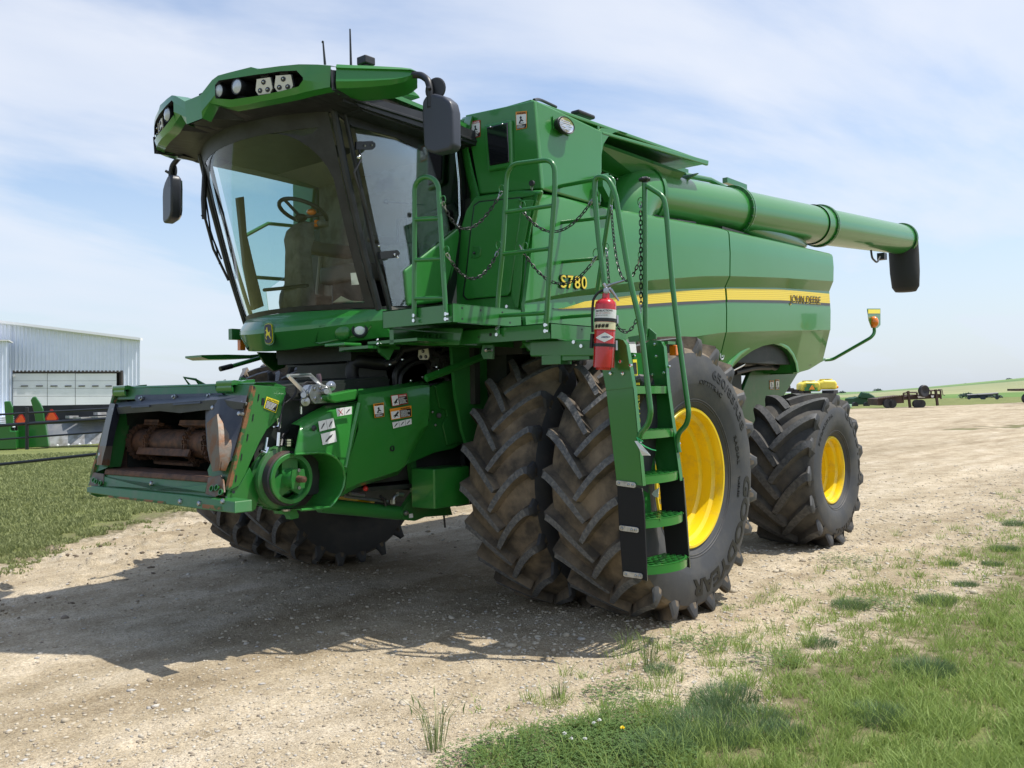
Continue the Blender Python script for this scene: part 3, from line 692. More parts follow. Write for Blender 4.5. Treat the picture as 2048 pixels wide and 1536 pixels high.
# drooping rubber spout
S0 = T0 + ax * (Lt - .02)
m = MB(); q = [S0 - ax * .02, S0 + ax * .03 + Vector((0, 0, -.01)), S0 + ax * .09 + Vector((0, 0, -.07)), S0 + ax * .11 + Vector((0, .0, -.25)), S0 + ax * .13 + Vector((0, 0, -.50)), S0 + ax * .15 + Vector((0, 0, -.72)), S0 + ax * .15 + Vector((0, 0, -.79))]
m.tube(q, [.232, .236, .215, .215, .212, .195, .15], 28); o = m.build('rubber_spout', material('black_spout_rubber', (.018, .019, .02), .75, bump=.2, bump_scale=20), ua, smooth=60)
m = MB(); m.tube(bez([P(1742, 500, y=1.62), P(1744, 516, y=1.62), P(1754, 526, y=1.62), P(1760, 514, y=1.62)]), .014); m.box(P(1764, 513, y=1.62), (.12, .1, .09)); m.build('spout_camera', BLACK, ua)
# ================================================================= CAB
cab = empty('cab', (1.1, 0, 2.28), parent=HARV)
def Xws(y, z):          # windscreen surface
    t = (z - 2.28) / 1.32
    return (1.47 + .40 * t ** .85 if t > 0 else 1.47 + .25 * t) + (.26 - .02 * t) * (1 - (min(abs(y), .9) / .82) ** 2)
fws = lambda p: p.x - Xws(p.y, p.z)
m = MB(); rows = []
HW = .80
for i in range(13):
    z = 2.27 + 1.36 * i / 12; rows.append([Vector((Xws(HW * k / 12, z), HW * k / 12, z)) for k in range(-12, 13)])
m.grid(rows); m.build('windscreen', GLASS, cab, smooth=80)
# black windscreen border: printed band
m = MB()
def band(pxs, w, f=fws, off=.004):
    pass
rows2 = []
for side in (-1, 1):
    m.grid([[Vector((Xws(side * (HW - wd), z) + .003, side * (HW - wd), z)) for z in np.linspace(2.27, 3.62, 14)] for wd in (0, .045 if side < 0 else .055)])
m.grid([[Vector((Xws(y, z) + .003, y, z)) for y in np.linspace(-HW, HW, 24)] for z in (2.265, 2.30)])
m.grid([[Vector((Xws(y, z) + .003, y, z)) for y in np.linspace(-HW, HW, 24)] for z in (3.50 , 3.66)])
# rounded upper corners and the lower near corner
for side in (-1, 1):
    a = []
    b = []
    for k in range(9):
        an = math.pi / 2 * k / 8; y = side * (HW - .05 - .42 * (1 - math.sin(an))); z = 3.50 - .42 * (1 - math.cos(an)); a.append(Vector((Xws(y, z) + .003, y, z)))
        y2 = side * (HW - .04); z2 = 3.51
        b.append(Vector((Xws(y2, z2) + .003, y2, z2)))
    m.grid([a, b])
m.build('windscreen_border', BLACK, cab)
# pillars
for s in (1, -1):
    MB().tube([Vector((Xws(.8, 2.25) - .01, s * .825, 2.25)), Vector((Xws(.8, 2.7) - .01, s * .83, 2.7)), Vector((Xws(.8, 3.2) - .01, s * .835, 3.2)), Vector((Xws(.8, 3.66) - .02, s * .84, 3.66))], .026, 8).build('front_pillar', BLACK, cab)
    MB().tube([Vector((Xws(.8, 2.25) - .10, s * .845, 2.25)), Vector((Xws(.8, 2.7) - .10, s * .85, 2.7)), Vector((Xws(.8, 3.2) - .10, s * .855, 3.2)), Vector((Xws(.8, 3.66) - .10, s * .855, 3.66))], .017, 8).build('door_frame', BLACK, cab)
# side glass (near) and far side window
XA = lambda z: Xws(.8, z) - .12
yg = .86
def sg(a, b, o=0.0): return PS(a, b, lambda p: p.y - (.915 + o - .115 * (p.x - .6)))
near = [(705, 231), (780, 232), (840, 222), (905, 250), (914, 300), (920, 360), (922, 430), (916, 452), (808, 540), (816, 612), (786, 612), (775, 560), (745, 420)]
MB().prism([sg(*q) for q in near], (0, -.006, 0)).build('side_window', GLASS_SIDE, cab, smooth=0)
yf = -.86
far = [Vector((p.x, -p.y, p.z)) for p in [P(*q, y=yg) for q in near]]
MB().prism(far, (0, .006, 0)).build('side_window', GLASS, cab, smooth=0)
# green lower door panel
gl = [(808, 541), (918, 455), (921, 470), (912, 530), (888, 604), (815, 612)]
for s in (1,):
    pts = [sg(*q, .012) for q in gl]
    if s < 0: pts = [mir(p) for p in pts]
    m = MB().prism(pts, (0, -.06 * s, 0)); m.build('door_panel', GREEN_CLEAN, cab, smooth=0, bevel=.018, seg=3)
# rear cab seal: the black S-shaped strip
m = MB(); A = [(908, 250), (917, 300), (923, 350), (925, 410), (920, 460), (905, 530), (884, 610)]
B = [(914, 240), (921, 300), (934, 350), (937, 410), (934, 460), (917, 530), (897, 615)]
m.shell([[P(a, b, y=yg + .05) for a, b in A], [P(a + 2, b, y=yg - .01) for a, b in B]], (-.05, -.02, 0)); m.build('rear_seal', BLACK, cab)
# cab frame: floor, rear wall, headliner, far pillars
m = MB().mat(CAB_GREY)
m.box((.95, 0, 2.24), (.9, 1.66, .08)); m.box((1.5, 0, 2.24), (.25, 1.0, .08)); m.box((.66, 0, 2.9), (.04, 1.66, 1.28))
m.mat(CAB_BEIGE)
rows = []
hl = [(.50, 3.50), (.62, 3.53), (.9, 3.56), (1.2, 3.575), (1.5, 3.58), (1.75, 3.59), (1.86, 3.62)]
for x, z in hl: rows.append([Vector((x, y, z - (.05 if y > 0 else .0) * (abs(y) / .8) ** 3)) for y in np.linspace(-.84, .84, 15)])
m.shell(rows, (0, 0, .06))
m.build('cab_shell', parent=cab, smooth=40)
m = MB().mat(CAB_BEIGE)
# rear pillars beside the rear window
for s in (1, -1): MB().prism([Vector((.50, s * .84, 2.3)), Vector((.78, s * .84, 2.3)), Vector((.70, s * .84, 2.9)), Vector((.60, s * .84, 3.5)), Vector((.50, s * .84, 3.5))], (0, -s * .05, 0)).build('rear_pillar', CAB_BEIGE, cab, smooth=0, bevel=.02)
MB().prism([Vector((.47, -.8, 3.2)), Vector((.47, .8, 3.2)), Vector((.47, .8, 3.46)), Vector((.47, -.8, 3.46))], (-.01, 0, 0)).build('rear_window', GLASS, cab, smooth=0)
MB().prism([P(a, b, y=-.80) for a, b in [(436, 236), (700, 236), (700, 606), (668, 606), (660, 450), (656, 345), (647, 320), (628, 309), (602, 309), (560, 321), (520, 323), (482, 314), (462, 325), (436, 335)]], (0, -.03, 0)).build('window_trim', CAB_BEIGE, cab, smooth=0, bevel=.01)
MB().prism([P(a, b, y=-.79) for a, b in [(476, 395), (488, 393), (494, 470), (508, 530), (528, 612), (508, 620), (490, 530)]], (0, -.04, 0)).build('far_door_post', BLACK, cab, smooth=0)
MB().tube([P(488, 473, y=-1.45), P(536, 447, y=-1.45), P(620, 455, y=-1.45)], .018, 8).build('far_handrail', GREEN, cab); MB().tube([P(505, 554, y=-1.45), P(620, 562, y=-1.45)], .018, 8).build('far_handrail', GREEN, cab)
# steering column and wheel
m = MB().mat(CAB_GREY)
def cs(px, py, w, d): c = P(px, py, y=0.0); return [c + Vector((sx * d, sy * w, 0)) for sx, sy in ((1, -1), (1, 1), (-1, 1), (-1, -1))]
secs = [(600, 626, .115, .09), (598, 560, .10, .075), (596, 500, .085, .07), (598, 480, .095, .085), (600, 462, .085, .08), (612, 446, .06, .06)]
vs = []; fs = []
for s_ in secs: vs += cs(*s_)
for i in range(len(secs) - 1):
    for k in range(4): fs.append((i * 4 + k, i * 4 + (k + 1) % 4, i * 4 + 4 + (k + 1) % 4, i * 4 + 4 + k))
fs.append((0, 1, 2, 3)); fs.append(tuple(len(vs) - 4 + k for k in range(4)))
m.add(vs, fs); m.box(P(625, 452, y=0) , (.1, .32, .05)); m.build('steering_column', parent=cab, smooth=0, bevel=.03, seg=3)
wc = P(606, 424, y=0.0); nrm = Vector((.42, 0, -1)).normalized() * -1; a1 = Vector((0, 1, 0)); a2 = nrm.cross(a1)
m = MB().mat(BLACK).tube([wc + (a1 * math.cos(t) + a2 * math.sin(t)) * .19 for t in np.linspace(0, 2 * math.pi, 33)[:-1]], .016, 8, closed=True)
for t in (.4, 2.7, 4.7): m.tube([wc + nrm * -.05, wc + (a1 * math.cos(t) + a2 * math.sin(t)) * .19], .014, 6)
m.sphere(wc + nrm * -.05, .05, 12, 8, (1, 1, .6)); m.build('steering_wheel', parent=cab)
m = MB(); m.sphere(P(623, 424, y=.1), .035, 10, 8, (1, 1.3, .7)); m.box(P(634, 447, y=.1), (.03, .03, .05)); m.build('warning_switch', ORANGE, cab)
m = MB().mat(BLACK).tube([P(528, 580, y=-.25), P(560, 577, y=-.05), P(600, 572, y=.1), P(615, 571, y=.2)], .014, 8); m.build('foot_rail', parent=cab)
# seat
st = MB().mat(SEAT)
st.box((.92, .05, 2.62), (.52, .54, .14)); st.box((.66, .05, 3.0), (.14, .50, .72), Matrix.Rotation(-.12, 3, 'Y')); st.box((.63, .05, 3.42), (.10, .28, .16))
st.box((.95, .38, 2.86), (.42, .09, .06)); st.box((1.02, -.28, 2.86), (.5, .14, .10)); st.mat(BLACK).box((.92, .05, 2.43), (.40, .40, .3)); o = st.build('driver_seat', parent=cab, smooth=0, bevel=.04, seg=3)
m = MB().mat(CAB_GREY).box((.85, -.62, 2.40), (.5, .16, .24)); m.box((.85, .60, 2.58), (.5, .24, .45));  m.build('side_console', parent=cab, smooth=0, bevel=.04, seg=3)
MB().mat(BLACK).sphere((1.35, -.28, 2.40), .17, 16, 10, (.8, 1, 1.2)).build('floor_dome', parent=cab)
MB().mat(CAB_GREY).prism([Vector((.52, .10, 2.3)), Vector((.52, .84, 2.3)), Vector((.52, .84, 3.5)), Vector((.52, .2, 3.5))], (-.02, 0, 0)).build('rear_wall', parent=cab, smooth=0)
m = MB().mat(BLACK); m.tube([P(795, 490, y=.6), P(795, 440, y=.6), P(812, 436, y=.6), P(822, 490, y=.6)], .011, 6); m.sphere(P(772, 403, y=.8), .02, 10, 8); m.tube([P(774, 403, y=.8), P(850, 410, y=.6)], .006, 6)
m.sphere(P(885, 410, y=.5), .09, 12, 8, (1.2, .8, .6)); m.build('cab_grab_handle', parent=cab)
m = MB().mat(WHITE).prism([PS(a, b, lambda p: p.x - Xws(p.y, p.z) + .02) for a, b in ((701, 546), (716, 545), (719, 569), (703, 570))], (-.002, 0, 0)); m.build('windscreen_sticker', parent=cab, smooth=0)
m = MB().mat(WHITE).prism([P(a, b, y=.84) for a, b in ((894, 353), (903, 354), (905, 368), (896, 367))], (0, -.002, 0)); m.build('side_window_sticker', parent=cab, smooth=0)
MB().prism([PS(a, b, lambda p: p.x - Xws(p.y, p.z) + .06) for a, b in ((665, 605), (682, 592), (700, 601), (740, 604))], (-.002, 0, 0)).build('paper_sheet', material('paper', (.6, .6, .5), .7), cab, smooth=0)
# window hinge, wiper, door latch
m = MB().mat(BLACK).prism([P(a, b, y=yg + .02) for a, b in ((713, 283), (745, 282), (751, 287), (751, 294), (745, 299), (713, 299))], (0, -.02, 0)).mat(ZINC)
for a, b in ((730, 291), (744, 290)): m.sphere(P(a, b, y=yg + .025), .008, 8, 6)
m.build('window_hinge', parent=cab, smooth=0)
m = MB().mat(BLACK).tube([P(718, 300, y=.92), P(722, 318, y=.95), P(708, 345, y=.95), P(722, 390, y=.92), P(740, 440, y=.9)], .009, 6); m.mat(CHROME).sphere(P(718, 314, y=.96), .016, 8, 6); m.build('door_strut', parent=cab)
m = MB().mat(BLACK).prism([P(a, b, y=yg + .04) for a, b in ((760, 503), (795, 500), (800, 506), (796, 515), (762, 518))], (0, -.03, 0)).mat(CHROME)
for a, b in ((758, 492), (789, 509), (795, 514)): m.sphere(P(a, b, y=yg + .045), .009, 8, 6)
m.build('door_latch', parent=cab, smooth=0)
def fwx(o): return lambda p: p.x - Xws(p.y, p.z) - o
m = MB().mat(BLACK)
W = lambda a, b, o=.04: PS(a, b, fwx(o)) if False else P(a, b, y=-.78) + Vector((.06, 0, 0))
m.tube([W(459, 235), W(440, 290), W(424, 320), W(420, 400), W(422, 440)], .020, 8); m.tube([W(452, 238), W(444, 300), W(432, 340)], .016, 8)
m.tube([W(417, 432), W(424, 440), W(440, 500), W(470, 562)], .012, 6); m.tube([W(430, 290), W(425, 400), W(435, 470), W(456, 520)], .008, 6); m.tube([W(432, 455), W(446, 500), W(452, 530)], .006, 6)
m.build('windscreen_wiper', parent=cab)
# ---------------------------------------------------------------- lower front fascia
fs_ = empty('front_fascia', (1.8, 0, 2.1), parent=cab)
def fy(a): return a
Xt = lambda y: 1.735 - .25 * (y / .82) ** 2
Xm = lambda y: 1.875 - .40 * (y / .86) ** 2
Xb = lambda y: 1.80 - .40 * (y / .86) ** 2
topL = [(491, 642), (510, 636), (538, 630), (570, 626), (600, 623.5), (650, 621), (700, 619), (765, 619)]
midL = [(472, 665), (500, 661), (529, 658), (572, 654), (620, 650), (650, 646), (700, 640), (766, 632)]
botL = [(487, 701), (505, 703), (530, 703), (580, 699), (627, 692), (660, 689), (705, 683), (766, 674)]
def curve_yz(pts, X):
    q = sorted([(p.y, p.z) for p in (PS(a, b, lambda p: p.x - X(p.y)) for a, b in pts)]); ys = [a for a, _ in q]; zs = [b for _, b in q]
    return lambda y: float(np.interp(y, ys, zs))
Zt, Zm, Zb = curve_yz(topL, Xt), curve_yz(midL, Xm), curve_yz(botL, Xb)
ys = np.linspace(-.87, .87, 40)
def Zt2(y): return (Zt(y) + Zt(-y)) / 2 if abs(y) < .7 else Zt(y)
rows = [[Vector((Xt(y) - .10, y, Zt(y) - .0)) for y in ys], [Vector((Xt(y), y, Zt(y))) for y in ys], [Vector((Xt(y) * .35 + Xm(y) * .65, y, Zt(y) * .45 + Zm(y) * .55)) for y in ys], [Vector((Xm(y), y, Zm(y))) for y in ys],
        [Vector((Xm(y) + .004, y, Zm(y) * .8 + Zb(y) * .2)) for y in ys], [Vector((Xb(y), y, Zb(y))) for y in ys], [Vector((Xb(y) - .14, y, Zb(y) + .01)) for y in ys]]
MB().shell(rows, (-.02, 0, 0)).build('fascia_skin', GREEN_CLEAN, fs_, smooth=28)
def ff(o=0.0): return lambda p: p.x - (Xm(p.y) + (Xb(p.y) - Xm(p.y)) * max(0, min(1, (Zm(p.y) - p.z) / .16))) - o
for mirr in (0, 1):
    hexo = [(640, 652), (737, 641), (742, 652), (730, 668), (640, 686), (630, 684)]
    o_ = [PS(a, b, ff(.006)) for a, b in hexo]
    if mirr: o_ = [mir(p) for p in o_]
    m = MB().mat(GREEN); m.tube(o_, .009, 6, closed=True); m.build('lamp_surround', parent=fs_)
c = PS(719, 659, ff(.02)); nv = Vector((.72, .62, .02)).normalized(); lp = empty('head_lamp', c, parent=fs_)
MB().lathe(c - nv * .04, nv, [(0, .060), (.035, .060), (.046, .048), (.040, .040), (.02, .038)], 24, True).build('lamp_bezel', BLACK, fs_)
MB().lathe(c - nv * .02, nv, [(0, .040), (.015, .038), (.024, .022), (.026, .001)], 20).build('lamp_lens', material('lamp_lens_white', (.7, .72, .74), .12, coat=1), fs_)
c = PS(685, 664, ff(.0)); m = MB(); m.sphere((0, 0, 0), .064, 20, 12, (.5, 1, 1)); 
Rz = Matrix.Rotation(math.atan2(nv.y, nv.x) * .6, 3, 'Z'); m.v = [tuple(c + Rz @ Vector(p)) for p in m.v]; m.build('lamp_blank', GREEN, fs_, smooth=80)
# badge with a leaping stag
c0 = PS(538, 667, ff(.018)); by_ = Vector((-.02, 1, 0)).normalized(); bz = Vector((0.02, 0, 1)); bn = by_.cross(bz)
def badge(pts, m, off, th=.004): m.prism([c0 + by_ * a + bz * b + bn * off for a, b in pts], bn * th)
outl = [(-.040, -.055), (-.028, -.068), (0, -.074), (.028, -.068), (.040, -.055), (.044, 0), (.040, .055), (.028, .066), (0, .070), (-.028, .066), (-.040, .055), (-.044, 0)]
m = MB().mat(GREEN); badge([(a * 1.35, b * 1.2) for a, b in outl], m, -.004); m.mat(LAB_YEL); badge([(a * 1.08, b * 1.05) for a, b in outl], m, .002); m.mat(material('badge_dark', (.01, .015, .04), .3)); badge(outl, m, .0045)
deer = [(-.030, -.012), (-.016, .006), (-.020, .018), (-.030, .022), (-.024, .028), (-.016, .032), (-.018, .048), (-.012, .040), (-.010, .050), (-.006, .034), (-.004, .022), (.004, .008), (.020, .010), (.027, .022), (.024, .004), (.020, -.010), (.026, -.026), (.034, -.040), (.028, -.042), (.016, -.026), (.006, -.014), (-.006, -.014), (-.016, -.018), (-.024, -.030), (-.016, -.040), (-.020, -.046), (-.032, -.030), (-.022, -.014)]
m.mat(LAB_YEL); badge([(a, b) for a, b in deer], m, .007, .003); m.build('stag_badge', parent=fs_, smooth=0)
m = MB().mat(ORANGE).box(P(483, 690, y=-.85), (.05, .04, .09)); m.build('turn_lamp', parent=fs_)
m = MB().mat(GREEN).box(P(473, 669, y=-.84), (.12, .05, .09)); m.build('end_tab', parent=fs_, smooth=0)
# ================================================================= ROOF
rf = empty('roof', (1.6, 0, 3.8), parent=cab)
Xr = lambda y: 2.445 - .27 * y * y
fr_ = lambda p: p.x - Xr(p.y)
def rp(a, b, o=0): return PS(a, b, lambda p: p.x - Xr(p.y) - o)
cols = [((415, 184), None, None, (401, 238)), ((424, 160), (430, 170), (430, 190), (420, 206)), ((436, 151), (437, 161), (431, 197), (438, 210)), ((458, 145), (462, 157), (463, 199), (459, 215)),
        ((502, 134), (513, 149), (513, 192), (504, 207)), ((515, 138), (530, 147), (530, 189), (522, 203)), ((560, 132), (560, 142.5), (562, 182), (560, 196)), ((597, 128.5), (593, 141), (597, 173), (592, 189)),
        ((612, 128.6), (606, 155), (606, 160), (610, 184)), ((635, 129), None, None, (633, 179)), ((662, 131), None, None, (660, 174))]
tops, rts, rbs, bots = [], [], [], []
for T, RT, RB, B in cols:
    t, b = rp(*T), rp(*B, -.02)
    if T == (415, 184): t.y = b.y = .10; 
    tops.append(t); bots.append(b)
    rts.append(rp(*RT) if RT else t.lerp(b, .35)); rbs.append(rp(*RB) if RB else t.lerp(b, .7))
half = [[p - Vector((.10, 0, -.012)) for p in tops], tops, rts, rbs, bots, [b + Vector((-.07, 0, -.01)) for b in bots]]
for s in (1, -1):
    f = (lambda p: p) if s > 0 else mir
    m = MB().mat(GREEN_CLEAN)
    m.grid([[f(p) for p in half[0]], [f(p) for p in half[1]], [f(p) for p in half[2]]]); m.grid([[f(p) for p in half[3]], [f(p) for p in half[4]], [f(p) for p in half[5]]])
    m.grid([[f(half[2][0]), f(half[2][1])], [f(half[3][0]), f(half[3][1])]]); m.grid([[f(p) for p in half[2][8:]], [f(p) for p in half[3][8:]]])
    back = [[p - Vector((.15, 0, 0)) for p in half[2][1:9]], [p - Vector((.15, 0, 0)) for p in half[3][1:9]]]
    m.mat(BLACK).grid([[f(p) for p in half[2][1:9]], [f(p) for p in back[0]]]); m.grid([[f(p) for p in half[3][1:9]], [f(p) for p in back[1]]])
    m.grid([[f(p) for p in back[0]], [f(p) for p in back[1]]])
    m.build('lamp_pod', parent=rf, smooth=48)
# centre dip
m = MB().mat(GREEN_CLEAN); a, b = tops[0], bots[0]
m.grid([[mir(a) - Vector((.3, 0, .0)), a - Vector((.3, 0, .0))], [mir(a), a], [mir(b), b]]); m.build('roof_centre', parent=rf)
# top skin
m = MB().mat(GREEN_CLEAN); rows = []
for xx, dz in ((0, 0), (.25, .035), (.7, .05), (1.25, .03), (1.55, -.02)):
    r = []
    for p in [mir(q) for q in reversed(half[0])] + half[0]:
        r.append(Vector((p.x - xx * (1 - 0.0 * abs(p.y)), p.y * (1 - .12 * min(1, xx)), 3.78 + (p.z - 3.78) * (1 - min(1, xx / .7)) + dz * .7 - .02 * (abs(p.y) > 1) - (.03 if xx else 0))))
    rows.append(r)
m.shell(rows, (0, 0, -.03)); m.build('roof_skin', parent=rf, smooth=40)
# black underside and side gutter
m = MB().mat(BLACK)
corner_b = bots[-1]
und = [[Vector((p.x - .02, p.y, p.z + .005)) for p in [mir(q) for q in reversed(bots)] + bots], [Vector((p.x - .30 + .05 * abs(p.y), p.y * .97, 3.61)) for p in [mir(q) for q in reversed(bots)] + bots],
       [Vector((1.75, p.y * .93, 3.58)) for p in [mir(q) for q in reversed(bots)] + bots]]
m.grid(und); 
m.prism([Vector((1.8, -1.02, 3.585)), Vector((1.8, 1.02, 3.585)), Vector((.55, .98, 3.56)), Vector((.55, -.98, 3.56))], (0, 0, .03))
G = [P(669, 186, y=1.04), P(846, 213, y=1.04), P(846, 232, y=1.0), P(760, 222, y=.95), P(700, 205, y=.95)]
g2 = [(1.95, 3.68), (1.2, 3.70), (.6, 3.68), (.6, 3.57), (1.2, 3.585), (1.95, 3.60)]
for s in (1, -1): m.prism([Vector((x, s * 1.04, z)) for x, z in g2], (0, -s * .08, 0)); m.tube([Vector((1.98, s * 1.045, 3.63)), Vector((1.2, s * 1.045, 3.63)), Vector((.6, s * 1.04, 3.60))], .012, 6)
for s in (1,): m.prism([Vector((1.9, s * .86, 3.6)), Vector((.6, s * .86, 3.6)), Vector((.6, s * .86, 3.50)), Vector((.95, s * .86, 3.46)), Vector((1.3, s * .86, 3.53)), Vector((1.72, s * .86, 3.52))], (0, -s * .04, 0))
m.build('roof_underside', parent=rf, smooth=0)
m = MB().mat(GREEN_CLEAN)
q = [P(760, 172, y=.9), P(800, 172, y=.9), P(822, 176, y=.9), P(838, 190, y=.9), P(842, 196, y=.9), P(770, 182, y=.9)]; m.prism(q, (0, -.5, 0)); m.build('roof_hatch', parent=rf, smooth=0, bevel=.01)
# wings
for s in (1, -1):
    f = (lambda p: p) if s > 0 else mir
    yw = lambda px: 1.13 + (px - 673) / (834 - 673) * .33
    prs = [(673, 128.5, 176.5), (700, 130, 176), (740, 131.5, 174), (780, 133.5, 170), (805, 135, 165), (822, 137, 158), (834, 143, 148)]
    rows_t, rows_m1, rows_m2, rows_b = [], [], [], []
    for px, a, b in prs:
        y = yw(px); t, bb = P(px, a, y=y), P(px, b, y=y); w = .03
        rows_t.append(t); rows_m1.append(t.lerp(bb, .16) + Vector((.012, .006, 0))); rows_m2.append(t.lerp(bb, .74) + Vector((.008, .004, 0))); rows_b.append(bb)
    back_t = [p + Vector((-.16, -.16, .01)) for p in rows_t]; back_b = [p + Vector((-.16, -.16, -.01)) for p in rows_b]
    R_ = [back_t, rows_t, rows_m1, [p.lerp(q_, .06) - Vector((.012, .01, 0)) for p, q_ in zip(rows_m1, rows_m2)], rows_m2, [p + Vector((.012, .012, -.004)) for p in rows_m2], rows_b, back_b]
    m = MB().mat(GREEN_CLEAN).shell([[f(p) for p in r] for r in R_], (-.012 , -.012 * s, 0)); m.build('roof_wing', parent=rf, smooth=30)
    m = MB().mat(BLACK).prism([f(P(661, 138, y=1.12)), f(P(673, 144, y=1.12)), f(P(674, 180, y=1.12)), f(P(664, 180, y=1.12))], (-.15, -.05 * s, 0)); m.build('wing_joint', parent=rf, smooth=0)
# lamps in the pods
def round_lamp(c, d, r, f):
    c = f(c); d = f(d)
    MB().lathe(c - d * .13, d, [(0, r * .7), (.03, r * .95), (.09, r * .95), (.10, r * 1.05), (.135, r), (.135, r * .9)], 22, True).build('lamp_housing', BLACK, rf)
    MB().mat(CHROME).lathe(c - d * .01, d, [(.01, r * .9), (-.03, r * .5), (-.05, .002)], 22).mat(material('lamp_glass', (.5, .55, .62), .05, coat=1.0) if 'lamp_glass' not in bpy.data.materials else bpy.data.materials['lamp_glass']).lathe(c, d, [(0, r * .9), (.012, r * .7), (.02, r * .3), (.022, .001)], 22).build('lamp_lens', None, rf)
def led(c, n_, f, h=.105, tilt=0, par=None):
    c = f(c); n_ = f(n_).normalized(); u = Vector((0, 0, 1)); u = (u - n_ * u.dot(n_)).normalized(); r_ = u.cross(n_)
    o = [(-.55, .5), (.4, .5), (.5, .48), (.62, -.2), (.42, -.5), (-.42, -.5), (-.62, -.2), (-.5, .48)]
    m = MB().mat(BLACK).prism([c + r_ * a * h * 1.1 + u * b * h * 1.1 - n_ * .03 for a, b in o], n_ * .026); m.cyl(c + u * h * .7 - n_ * .02 - r_ * .03, c + u * h * .7 - n_ * .02 + r_ * .03, .016, 10)
    m.mat(WHITE_LED).prism([c + r_ * a * h + u * b * h for a, b in o], n_ * .008)
    for a, b in ((0, .25), (-.28, -.25), (.28, -.25)):
        m.mat(BLACK).lathe(c + r_ * a * h + u * b * h + n_ * .008, n_, [(0, h * .16), (.004, h * .16), (.004, .001)], 12); m.mat(CHROME).sphere(c + r_ * a * h + u * b * h + n_ * .014, h * .07, 6, 4)
    m.build('led_lamp', parent=par or rf, smooth=0)
I = lambda p: Vector(p)
for f in (I, mir):
    d = Vector((1, .1, -.05)).normalized()
    round_lamp(rp(437, 182, -.03), d, .052, f); round_lamp(rp(474, 173, -.02), d, .054, f)
    led(rp(529, 173, -.03), Vector((.93, .36, -.05)), f); led(rp(568, 167, -.03), Vector((.86, .5, -.05)), f)
# extra lamp at the far wing, antennas, sensor
m = MB().mat(BLACK).tube([P(646, 83, y=.6), P(650, 129, y=.6)], [.006, .010], 6); m.sphere(P(645.5, 84, y=.6), .010, 6, 5); m.build('antenna', parent=rf)
m = MB().mat(BLACK).tube([P(700, 58, y=.7), P(702, 135, y=.7)], [.006, .010], 6); m.build('antenna', parent=rf)
m = MB().mat(BLACK); c = P(732, 123, y=.6); m.box(c, (.10, .10, .06)); m.box(c + Vector((0, 0, -.045)), (.06, .06, .05)); m.build('roof_sensor', parent=rf, smooth=0, bevel=.008)
m = MB().mat(BLACK)
for p, q in (((388, 200), (410, 190)), ((410, 190), (418, 196))): m.tube([P(*p, y=-.05), P(*q, y=-.05)], .008, 6)
m.box(P(408, 195, y=-.05), (.05, .05, .05)); m.build('roof_washer', parent=rf, smooth=0)
# mirrors
for s in (1, -1):
    f = (lambda p: Vector(p)) if s > 0 else mir
    mr = empty('mirror', f(Vector((1.65, 1.63, 3.5))), parent=cab)
    y0 = 1.47
    arm = [P(826, 150, y=1.44), P(842, 150, y=1.50), P(856, 160, y=1.58), P(860, 178, y=1.60), P(861, 200, y=1.60), P(861, 215, y=1.60)]
    MB().tube([f(p) for p in bez(arm, 4)], .023, 12).build('mirror_arm', BLACK, mr)
    c = P(877, 245, y=1.63)
    if s > 0: out_ = [(852, 191), (870, 186), (890, 191), (905, 202), (910, 222), (911, 290), (904, 300), (872, 307), (855, 303), (848, 290), (844, 230), (845, 203)]
    else: out_ = None
    pts = [P(877 + (a - 881) * .93, b, x=1.70) for a, b in [(852, 191), (870, 186), (890, 191), (905, 202), (910, 222), (911, 290), (904, 300), (872, 307), (855, 303), (848, 290), (844, 230), (845, 203)]]
    if s < 0:
        cm = f(c)
        def f(p, cm=cm): q = mir(Vector(p)); w = q - cm; w.rotate(Matrix.Rotation(math.radians(-14), 3, 'Z')); return cm + w + Vector((0, 0, .02))
    th_v = (-.09, 0, 0) if s > 0 else tuple(Matrix.Rotation(math.radians(-14), 3, 'Z') @ Vector((-.09, 0, 0)))
    m = MB().prism([f(p) for p in pts], th_v); m.build('mirror_housing', MIRROR_SHELL, mr, smooth=40, bevel=.035, seg=4)
    m = MB().prism([f(Vector((1.605, c.y + (p.y - c.y) * .85, c.z + (p.z - c.z) * .9))) for p in pts], (-.01, 0, 0)); m.build('mirror_glass', CHROME, mr, smooth=0)
    c2 = P(858, 174, y=1.62)
    m = MB().mat(BLACK); 
    for dy, ddx in ((0, -.03), ): m.lathe(f(c2 + Vector((-.03 + ddx, dy, 0))), f(Vector((1, .25, .0))), [(-.02, .02), (-.012, .07), (0, .078), (.006, .07), (.006, .001)], 24, True)
    m.tube([f(P(861, 185, y=1.6)), f(c2)], .012, 8); m.build('round_mirror', parent=mr)
# ================================================================= PLATFORM, RAILS, LADDER
pf = empty('access_platform', (1.1, 1.7, 2.1), parent=HARV)
def plate(name, x0, x1, y0, y1, z0, z1, holes=()):
    m = MB().mat(GREEN)
    m.box(((x0 + x1) / 2, (y0 + y1) / 2, z1 - .004), (x0 - x1, y1 - y0, .008))
    m.box((x0 - .003, (y0 + y1) / 2, (z0 + z1) / 2), (.006, y1 - y0, z1 - z0)); m.box(((x0 + x1) / 2, y1 - .003, (z0 + z1) / 2), (x0 - x1, .006, z1 - z0)); m.box(((x0 + x1) / 2, y0 + .003, (z0 + z1) / 2), (x0 - x1, .006, z1 - z0))
    m.mat(BLACK)
    for (x, y, z, r, d) in holes: m.cyl(Vector((x, y, z)) - Vector(d) * .001, Vector((x, y, z)) + Vector(d) * .0015, r, 10)
    return m.build(name, parent=pf, smooth=0, bevel=.004)
FX, FY = (1, 0, 0), (0, 1, 0)
